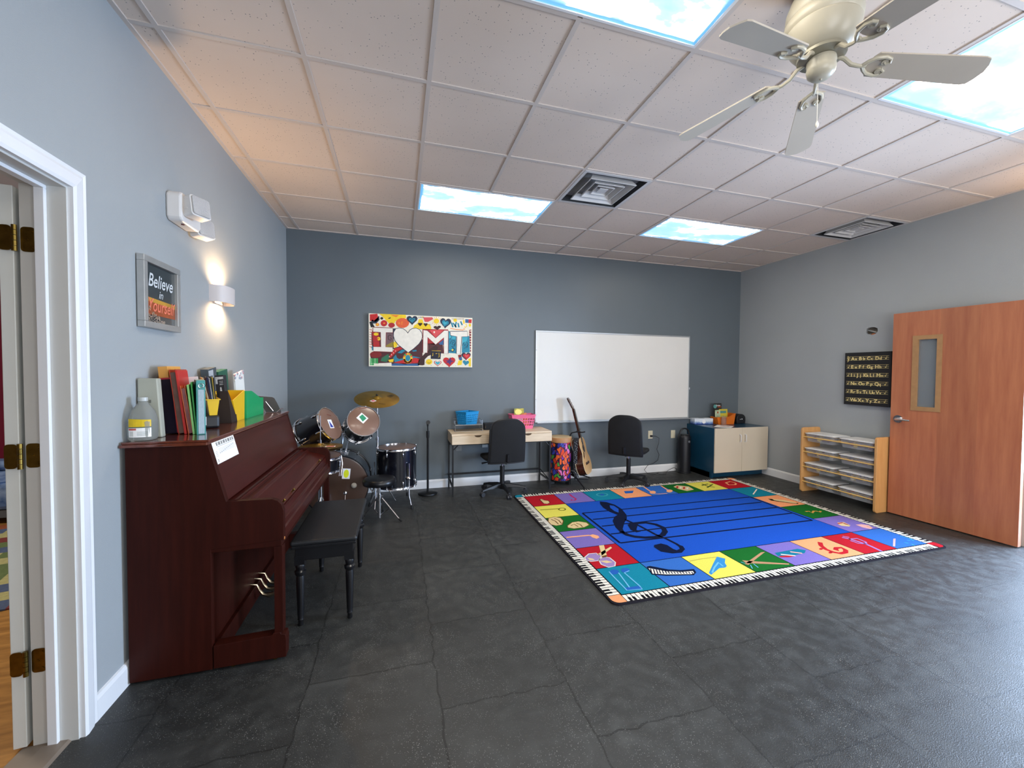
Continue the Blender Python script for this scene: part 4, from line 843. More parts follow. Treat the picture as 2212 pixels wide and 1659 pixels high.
MB().lathe([(.143, .54), (.148, .542), (.149, .60), (.146, .604), (.143, .60)], 48).build('top_band', mat('tan_band', '#a8794e', .5, noise=(9, .1)), kd)
MB().lathe([(.144, .60), (.146, .604), (.13, .608), (.001, .607)], 48).build('head', mat('tan_skin', '#b9a27c', .6, noise=(9, .12)), kd)
MB().lathe([(.12, .045), (.142, .045), (.144, .06), (.136, .064)], 48).build('bottom_rim', black_plastic, kd)
for a in (-.9, 1.2, 3.3):
    mb = MB(Rz(a)); mb.box(.09, .15, -.02, .02, 0, .05); mb.build('foot', black_plastic, kd, bevel=.004)
# guitar on its stand
gt = thing('acoustic_guitar', 'acoustic guitar with dark brown sides leaning in a black stand', 'guitar', (3.44, -.30, 0)); I = inv(gt)
GM = I @ T3(3.56, -.30, .125) @ Rz(math.radians(-39)) @ Matrix.Rotation(math.radians(-15), 4, 'Y')     # local: +x out of the soundboard, z along the neck, y across
out = [(0, .0), (.09, .004), (.15, .03), (.182, .08), (.19, .13), (.18, .18), (.15, .225), (.125, .26), (.12, .285), (.128, .32), (.143, .36), (.143, .40), (.125, .44), (.08, .468), (.03, .475)]
body = [(y, z) for y, z in out] + [(-y, z) for y, z in out[::-1] if y > 0]
YZ = Matrix(((0, 0, 1, 0), (1, 0, 0, 0), (0, 1, 0, 0), (0, 0, 0, 1)))
rose = wood('rosewood_sides', '#2a120a', '#4a2011', .25, .5, (3, 3, 3)); spruce = wood('spruce_top', '#c99860', '#d8ab74', .35, .4, (1, 14, 1))
mb = MB(GM); mb.prism(body, -.10, 0, YZ, smooth=True); mb.build('body', rose, gt)
mb = MB(GM); mb.prism(body, 0, .003, YZ); mb.build('soundboard', spruce, gt)
cream_b = mat('cream_binding', '#d8c9a4', .4, noise=(9, .03))
for x in (.001, -.101): mb = MB(GM); mb.tube([(x, y, z) for y, z in body], .0028, 6, True); mb.build('binding', cream_b, gt)
mb = MB(GM); mb.prism([(.05 * math.cos(t), .335 + .05 * math.sin(t)) for t in [2 * PI * i / 24 for i in range(24)]], .003, .0036, YZ); mb.build('soundhole', ink, gt)
mb = MB(GM); mb.prism([(-.025, .30), (-.06, .29), (-.095, .24), (-.075, .20), (-.03, .27)], .003, .004, YZ); mb.build('pickguard', mat('tortoise_guard', '#2a130c', .2, noise=(30, .5)), gt)
mb = MB(GM); mb.prism([(-.075, .125), (.075, .125), (.07, .155), (-.07, .155)], .003, .011, YZ); mb.build('bridge', rose, gt)
mb = MB(GM); mb.prism([(-.028, .46), (.028, .46), (.022, .86), (-.022, .86)], -.018, .004, YZ); mb.mat(1); mb.prism([(-.027, .385), (.027, .385), (.022, .86), (-.022, .86)], .004, .009, YZ); mb.mat(0); mb.prism([(-.03, .42), (.03, .42), (.022, .475), (-.022, .475)], -.07, .004, YZ); mb.build('neck', [rose, mat('ebony_fingerboard', '#2b2524', .35, noise=(20, .2))], gt)
HM = GM @ T3(0, 0, .86) @ Matrix.Rotation(math.radians(-14), 4, 'Y')
hs = MB(HM); hs.prism([(-.024, 0), (.024, 0), (.034, .03), (.033, .15), (.018, .165), (-.018, .165), (-.033, .15), (-.034, .03)], -.014, .004, YZ); hso = hs.build('headstock', rose, gt)
for s in (-1, 1):
    for z in (.04, .085, .13):
        mb = MB(HM); mb.cyl((-.01, s * .03, z), (-.01, s * .052, z), .003, n=8); mb.ball((-.01, s * .056, z), .008, 8, (.6, .7, 1.2)); mb.cyl((.004, s * .018, z), (.014, s * .018, z), .0035, n=8); mb.build('tuning_peg', chrome, gt)
mb = MB(GM)
for k in range(6): y = -.02 + k * .008; mb.tube([(.013, y, .14), (.0125, y * .8, .86)], .0006, 4)
mb.build('strings', mat('steel_string', '#b9b6b0', .3, 1, noise=(9, .05)), gt)
strap = MB(I); pts = [(3.345, -.33, .60), (3.335, -.345, .50), (3.33, -.35, .36), (3.34, -.35, .2), (3.355, -.35, .07)]
for i in range(len(pts) - 1):
    a, c = Vector(pts[i]), Vector(pts[i + 1]); e = Vector((.028, -.006, 0)); strap.add([a - e, a + e, c + e, c - e], [(0, 1, 2, 3)])
sto = strap.build('strap', mat('black_webbing', '#121216', .8, noise=(200, .2)), gt, solid=.003)
mb = MB(I); random.seed(3)
for k in range(60):
    z = .07 + .5 * (k / 60) ** 1.3; u = random.uniform(-.022, .022); a = random.uniform(0, PI); s = .006
    x0_ = 3.33 + (.025 if z < .15 else .008 * abs(z - .3) / .2)
    mb.add([(x0_ + u + s * math.cos(a + q), -.356 - .003, z + s * math.sin(a + q)) for q in (0, .5, PI, PI + .5)], [(0, 1, 2, 3)])
mb.build('strap_pattern', mat('grey_white_print', '#a9acb4', .7, noise=(20, .1)), sto)
gs = thing('guitar_stand', 'black tubular stand holding the acoustic guitar', 'guitar stand', (3.38, -.28, 0)); I = inv(gs)
mb = MB(I); mb.tube([(3.33, -.17, .10), (3.315, -.20, .40), (3.31, -.23, .62), (3.325, -.245, .655), (3.37, -.26, .665), (3.42, -.27, .668)], .0085); mb.tube([(3.395, -.30, .668), (3.43, -.35, .672), (3.46, -.36, .68)], .0085); mb.tube([(3.385, -.265, .668), (3.42, -.20, .672), (3.47, -.19, .69)], .0085); mb.build('neck_yoke', black_metal, gs)
mb = MB(I); mb.tube([(3.33, -.17, .10), (3.36, -.27, .10)], .009); mb.tube([(3.34, -.2, .10), (3.34, -.42, .095), (3.45, -.46, .095), (3.50, -.47, .115)], .008); mb.tube([(3.34, -.2, .10), (3.42, -.14, .095), (3.56, -.20, .10), (3.60, -.22, .12)], .008); mb.build('body_rest', black_metal, gs)
for e in ((3.375, -.53), (3.36, -.045), (3.66, -.08)):
    mb = MB(I); mb.tube([(3.34, -.20, .14), (e[0], e[1], .012)], .008); mb.ball((e[0], e[1], .012), .012); mb.build('leg', black_metal, gs)
RUG=[('navy',0.022,1,[(-1.057,0.403),(1.047,0.387)]),
('navy',0.022,1,[(-1.035,0.213),(1.013,0.199)]),
('navy',0.022,1,[(-1.036,0.031),(1.02,0.015)]),
('navy',0.022,1,[(-1.048,-0.157),(1.011,-0.168)]),
('navy',0.022,1,[(-1.065,-0.347),(1.018,-0.379)]),
('navy',0.022,1,[(-1.057,0.403),(-1.065,-0.347)]),
('navy',0.022,1,[(1.047,0.387),(1.018,-0.379)]),
('navy',0,2,[(-0.71,0.698),(-0.65,0.655),(-0.606,0.55),(-0.606,0.41),(-0.651,0.243),(-0.701,0.15),(-0.792,0.046),(-0.882,-0.078),(-0.923,-0.191),(-0.943,-0.137),(-0.927,-0.026),(-0.872,0.124),(-0.798,0.222),(-0.74,0.261),(-0.772,0.363),(-0.775,0.491),(-0.751,0.608)]),
('rugblue',0,3,[(-0.669,0.55),(-0.635,0.522),(-0.638,0.419),(-0.695,0.319),(-0.713,0.372),(-0.706,0.472)]),
('navy',0.05,2,[(-0.927,-0.128),(-0.915,-0.213),(-0.874,-0.265),(-0.798,-0.307),(-0.705,-0.324),(-0.62,-0.3),(-0.546,-0.235),(-0.507,-0.15),(-0.525,-0.065),(-0.592,0.004),(-0.68,0.009),(-0.78,-0.026)]),
('navy',0,3,[(-0.785,0.002),(-0.708,0.036),(-0.69,-0.024),(-0.775,-0.133),(-0.755,-0.177),(-0.809,-0.186),(-0.826,-0.119)]),
('navy',0.028,2,[(-0.736,0.13),(-0.693,-0.064),(-0.671,-0.274),(-0.639,-0.377),(-0.622,-0.493),(-0.629,-0.575)]),
('navy',0,3,[(-0.62,-0.504),(-0.599,-0.542),(-0.622,-0.598),(-0.689,-0.645),(-0.77,-0.636),(-0.838,-0.583),(-0.84,-0.495),(-0.815,-0.46),(-0.742,-0.449),(-0.711,-0.489),(-0.712,-0.566),(-0.7,-0.596),(-0.658,-0.581)]),
('tan',0,1,[(-1.329,0.944),(-1.301,0.948),(-1.283,0.893),(-1.249,0.868),(-1.256,0.802),(-1.298,0.769),(-1.332,0.793),(-1.332,0.86)]),
('dk',0.008,2,[(-1.329,0.944),(-1.283,0.893),(-1.249,0.868),(-1.256,0.802),(-1.298,0.769),(-1.332,0.793),(-1.329,0.944)]),
('magenta',0.02,2,[(-0.926,1.038),(-0.932,0.948),(-0.926,0.846),(-0.963,0.805),(-1.003,0.816),(-0.979,0.841)]),
('ltteal',0.018,2,[(-0.503,0.902),(-0.522,0.88),(-0.549,0.865),(-0.579,0.861),(-0.606,0.869),(-0.625,0.886),(-0.632,0.91),(-0.626,0.935),(-0.607,0.958),(-0.58,0.973),(-0.549,0.977),(-0.521,0.97),(-0.502,0.952),(-0.496,0.928),(-0.503,0.902)]),
('blue2',0,1,[(-0.538,0.912),(-0.547,0.901),(-0.559,0.894),(-0.572,0.892),(-0.583,0.895),(-0.591,0.903),(-0.594,0.914),(-0.59,0.926),(-0.582,0.936),(-0.57,0.943),(-0.557,0.946),(-0.545,0.942),(-0.537,0.935),(-0.535,0.923)]),
('blue2',0,1,[(-0.245,0.976),(-0.117,0.964),(-0.184,0.88),(-0.277,0.887)]),
('peach',0.02,2,[(0.096,1.079),(0.058,0.858)]),
('peach',0,1,[(0.104,0.836),(0.085,0.815),(0.063,0.8),(0.041,0.794),(0.025,0.798),(0.018,0.812),(0.02,0.833),(0.031,0.856),(0.05,0.878),(0.073,0.894),(0.095,0.9),(0.111,0.895),(0.119,0.881),(0.116,0.86)]),
('peach',0.02,2,[(0.336,1.064),(0.297,0.865)]),
('peach',0,1,[(0.332,0.828),(0.312,0.806),(0.288,0.791),(0.266,0.785),(0.25,0.789),(0.242,0.803),(0.245,0.824),(0.259,0.848),(0.279,0.87),(0.303,0.886),(0.326,0.892),(0.342,0.888),(0.35,0.873),(0.346,0.852)]),
('peach',0.014,2,[(0.011,0.809),(0.094,0.765),(0.209,0.764)]),
('tan',0,1,[(0.46,0.981),(0.542,1.028),(0.655,0.943),(0.623,0.809),(0.502,0.782),(0.457,0.877)]),
('red2',0,2,[(0.517,0.995),(0.533,0.981),(0.471,0.911),(0.455,0.925)]),
('white',0,2,[(0.545,0.968),(0.562,0.953),(0.499,0.884),(0.483,0.898)]),
('red2',0,2,[(0.574,0.941),(0.59,0.926),(0.527,0.858),(0.512,0.871)]),
('white',0,2,[(0.602,0.914),(0.618,0.899),(0.555,0.832),(0.539,0.845)]),
('dkgreen',0.018,2,[(0.902,1.001),(0.893,0.879),(0.952,0.828)]),
('dkgreen',0.018,2,[(0.846,0.936),(0.981,0.98),(0.977,0.92)]),
('dkgreen',0.018,2,[(0.839,0.835),(1.022,0.943)]),
('peach',0.024,2,[(1.371,0.927),(1.346,0.997),(1.244,0.961),(1.207,0.868),(1.293,0.855),(1.351,0.901)]),
('olive',0.014,2,[(-1.439,0.606),(-1.241,0.595)]),
('olive',0.014,2,[(-1.178,0.557),(-1.188,0.543),(-1.202,0.533),(-1.218,0.529),(-1.233,0.533),(-1.244,0.544),(-1.248,0.559),(-1.245,0.576),(-1.235,0.591),(-1.221,0.601),(-1.204,0.604),(-1.189,0.6),(-1.179,0.589),(-1.175,0.574),(-1.178,0.557)]),
('tan',0,1,[(-1.441,0.355),(-1.371,0.38),(-1.322,0.337),(-1.327,0.251),(-1.376,0.166),(-1.437,0.156),(-1.475,0.194),(-1.473,0.277)]),
('brown',0.008,2,[(-1.441,0.355),(-1.371,0.38),(-1.322,0.337),(-1.327,0.251),(-1.376,0.166),(-1.437,0.156),(-1.475,0.194),(-1.473,0.277),(-1.441,0.355)]),
('tan',0,1,[(-1.339,0.129),(-1.262,0.196),(-1.193,0.205),(-1.131,0.153),(-1.133,0.093),(-1.201,0.051),(-1.307,0.046),(-1.353,0.085)]),
('brown',0.008,2,[(-1.339,0.129),(-1.262,0.196),(-1.193,0.205),(-1.131,0.153),(-1.133,0.093),(-1.201,0.051),(-1.307,0.046),(-1.353,0.085),(-1.339,0.129)]),
('brown',0.01,3,[(-1.426,0.321),(-1.403,0.271),(-1.404,0.188)]),
('brown',0.01,3,[(-1.387,0.34),(-1.364,0.275),(-1.371,0.192)]),
('brown',0.01,3,[(-1.306,0.12),(-1.262,0.148),(-1.252,0.078)]),
('brown',0.01,3,[(-1.232,0.168),(-1.211,0.12),(-1.216,0.063)]),
('peach',0.022,2,[(-1.452,-0.12),(-1.247,-0.13),(-1.22,-0.156)]),
('peach',0,1,[(-1.241,-0.127),(-1.201,-0.119),(-1.171,-0.158),(-1.178,-0.196),(-1.215,-0.216),(-1.237,-0.18)]),
('lilac',0,1,[(-1.47,-0.514),(-1.409,-0.462),(-1.348,-0.467),(-1.333,-0.525),(-1.39,-0.591),(-1.452,-0.586),(-1.477,-0.558)]),
('white',0.008,2,[(-1.47,-0.514),(-1.409,-0.462),(-1.348,-0.467),(-1.333,-0.525),(-1.39,-0.591),(-1.452,-0.586),(-1.477,-0.558),(-1.47,-0.514)]),
('lilac',0,1,[(-1.382,-0.576),(-1.322,-0.537),(-1.284,-0.567),(-1.281,-0.649),(-1.314,-0.7),(-1.369,-0.706),(-1.399,-0.65)]),
('white',0.008,2,[(-1.382,-0.576),(-1.322,-0.537),(-1.284,-0.567),(-1.281,-0.649),(-1.314,-0.7),(-1.369,-0.706),(-1.399,-0.65),(-1.382,-0.576)]),
('tan',0,2,[(-1.26,-0.346),(-1.216,-0.348),(-1.294,-0.545),(-1.338,-0.551)]),
('tan',0,2,[(-1.177,-0.39),(-1.179,-0.415),(-1.325,-0.518),(-1.358,-0.495),(-1.273,-0.445)]),
('brown',0,3,[(-1.332,-0.531),(-1.285,-0.519),(-1.297,-0.55),(-1.339,-0.553)]),
('tan',0,2,[(-1.384,-0.598),(-1.33,-0.603),(-1.298,-0.64),(-1.352,-0.643)]),
('tan',0,2,[(-1.45,-0.52),(-1.416,-0.548),(-1.412,-0.576),(-1.451,-0.565)]),
('blue2',0,2,[(-1.331,-0.788),(-1.343,-0.801),(-1.358,-0.81),(-1.374,-0.813),(-1.388,-0.809),(-1.397,-0.799),(-1.4,-0.785),(-1.395,-0.77),(-1.384,-0.757),(-1.368,-0.747),(-1.352,-0.745),(-1.338,-0.749),(-1.328,-0.759),(-1.326,-0.773)]),
('blue2',0,2,[(-1.244,-0.787),(-1.255,-0.8),(-1.27,-0.809),(-1.286,-0.811),(-1.299,-0.807),(-1.308,-0.798),(-1.31,-0.785),(-1.305,-0.77),(-1.294,-0.757),(-1.278,-0.748),(-1.262,-0.745),(-1.249,-0.749),(-1.24,-0.759),(-1.238,-0.772)]),
('ltblue',0.009,3,[(-1.398,-0.766),(-1.402,-0.82),(-1.409,-1.023),(-1.303,-1.037),(-1.298,-0.996),(-1.301,-0.809),(-1.25,-0.792)]),
('ltblue',0.009,3,[(-1.341,-0.798),(-1.373,-0.995)]),
('blue2',0,2,[(-1.404,-0.989),(-1.305,-0.994),(-1.305,-1.032),(-1.404,-1.024)]),
('navy',0,1,[(-1.096,-0.773),(-1.064,-0.768),(-0.968,-0.852),(-0.886,-0.885),(-0.784,-0.898),(-0.801,-0.943),(-0.846,-0.973),(-1.04,-0.927),(-1.129,-0.886)]),
('white',0,2,[(-1.095,-0.795),(-1,-0.872),(-0.897,-0.911),(-0.812,-0.921),(-0.826,-0.952),(-0.855,-0.957),(-1.029,-0.911),(-1.113,-0.875)]),
('navy',0.008,3,[(-1.087,-0.809),(-1.12,-0.876)]),
('navy',0.008,3,[(-1.07,-0.82),(-1.1,-0.882)]),
('navy',0.008,3,[(-1.053,-0.831),(-1.08,-0.888)]),
('navy',0.008,3,[(-1.037,-0.842),(-1.06,-0.893)]),
('navy',0.008,3,[(-1.02,-0.854),(-1.04,-0.899)]),
('navy',0.008,3,[(-1.003,-0.865),(-1.019,-0.905)]),
('navy',0.008,3,[(-0.987,-0.876),(-0.999,-0.91)]),
('navy',0.008,3,[(-0.971,-0.887),(-0.979,-0.916)]),
('navy',0.008,3,[(-0.952,-0.895),(-0.959,-0.922)]),
('navy',0.008,3,[(-0.932,-0.901),(-0.939,-0.927)]),
('navy',0.008,3,[(-0.912,-0.907),(-0.919,-0.933)]),
('navy',0.008,3,[(-0.892,-0.912),(-0.899,-0.939)]),
('navy',0.008,3,[(-0.871,-0.918),(-0.879,-0.944)]),
('navy',0.008,3,[(-0.851,-0.924),(-0.859,-0.95)]),
('navy',0.008,3,[(-0.831,-0.93),(-0.839,-0.956)]),
('kazoo',0,1,[(-0.471,-0.777),(-0.435,-0.824),(-0.492,-0.88),(-0.516,-0.925),(-0.546,-0.942),(-0.593,-0.937),(-0.726,-1.003),(-0.719,-0.974),(-0.582,-0.863)]),
('ltblue',0.012,3,[(-0.532,-0.86),(-0.624,-0.92),(-0.696,-0.98)]),
('ltblue',0.01,3,[(-0.537,-0.876),(-0.548,-0.924)]),
('olive2',0.008,2,[(-0.733,-0.785),(-0.603,-0.777),(-0.482,-0.783)]),
('tan2',0,1,[(-0.076,-0.811),(-0.035,-0.812),(-0.348,-0.955),(-0.361,-0.934)]),
('tan2',0,1,[(-0.332,-0.88),(-0.3,-0.898),(-0.034,-1.021),(-0.049,-1.034),(-0.34,-0.928)]),
('ltblue',0.006,2,[(-0.297,-0.952),(-0.311,-1.008)]),
('ltblue',0.006,2,[(-0.333,-0.959),(-0.366,-1.009)]),
('ltblue',0.006,2,[(-0.365,-0.903),(-0.351,-0.928)]),
('teal',0,1,[(0.021,-0.848),(0.272,-0.838),(0.31,-0.879),(0.255,-0.914),(0.05,-0.933),(-0.005,-0.908)]),
('red2',0,2,[(0.003,-0.901),(0.075,-0.912),(0.134,-0.938),(0.063,-0.94),(0,-0.922)]),
('white',0.016,3,[(0.046,-0.882),(0.134,-0.934)]),
('pinkish',0.02,3,[(0.16,-0.867),(0.226,-0.915)]),
('red2',0.034,2,[(0.577,-0.792),(0.519,-0.845),(0.486,-0.909),(0.49,-0.964),(0.521,-0.998),(0.582,-0.996),(0.629,-0.963),(0.641,-0.921),(0.595,-0.913),(0.554,-0.938),(0.567,-0.954)]),
('red2',0,2,[(0.469,-0.898),(0.46,-0.903),(0.45,-0.907),(0.441,-0.908),(0.434,-0.906),(0.431,-0.901),(0.433,-0.896),(0.44,-0.889),(0.449,-0.884),(0.459,-0.88),(0.469,-0.879),(0.475,-0.881),(0.478,-0.886),(0.476,-0.892)]),
('red2',0,2,[(0.475,-0.97),(0.465,-0.975),(0.455,-0.978),(0.446,-0.979),(0.44,-0.977),(0.437,-0.973),(0.439,-0.967),(0.445,-0.961),(0.454,-0.956),(0.464,-0.953),(0.474,-0.952),(0.48,-0.954),(0.483,-0.958),(0.481,-0.964)]),
('lilac2',0.022,2,[(0.865,-0.767),(0.892,-0.805),(0.907,-0.87),(0.915,-0.93),(0.907,-0.975),(0.885,-1.061)]),
('lilac2',0.016,2,[(0.885,-0.81),(0.97,-0.82),(0.961,-0.892),(0.922,-0.925),(0.87,-0.895),(0.865,-0.836)]),
('lilac2',0.016,2,[(0.899,-0.748),(0.928,-0.784)]),
('pinkish',0,1,[(1.269,-0.91),(1.296,-0.911),(1.1,-1.025),(1.09,-1.016)]),
('ltteal',0.012,2,[(1.394,-0.886),(1.42,-0.941),(1.388,-0.989)]),
('ltteal',0.012,2,[(1.27,-0.99),(1.284,-1.011)]),
('ltteal',0.012,2,[(1.292,-1.029),(1.275,-1.057)]),
('ltteal',0.012,2,[(1.349,-0.963),(1.369,-0.977)]),
('white',0,1,[(1.388,0.624),(1.397,0.613),(1.169,0.451),(1.169,0.468)]),
('dk',0,1,[(1.193,0.278),(1.255,0.249),(1.387,0.059),(1.347,0.044),(1.258,0.12),(1.17,0.214)]),
('tan',0,2,[(1.233,0.263),(1.333,0.184),(1.382,0.098),(1.355,0.056),(1.272,0.132),(1.211,0.21)]),
('gold',0.022,2,[(1.195,-0.17),(1.24,-0.172),(1.222,-0.22),(1.294,-0.18),(1.319,-0.194),(1.326,-0.222),(1.363,-0.2)]),
('tan',0,1,[(1.193,-0.491),(1.267,-0.497),(1.244,-0.575),(1.198,-0.598),(1.148,-0.562),(1.151,-0.536)]),
('red2',0.016,3,[(1.17,-0.513),(1.237,-0.509),(1.234,-0.559)]),
('dk',0.006,3,[(1.223,-0.528),(1.231,-0.58)]),
('pinkish',0,1,[(1.307,-0.579),(1.375,-0.584),(1.413,-0.622),(1.378,-0.68),(1.325,-0.697),(1.297,-0.644)]),
('gold',0.01,3,[(1.364,-0.636),(1.368,-0.682)])]
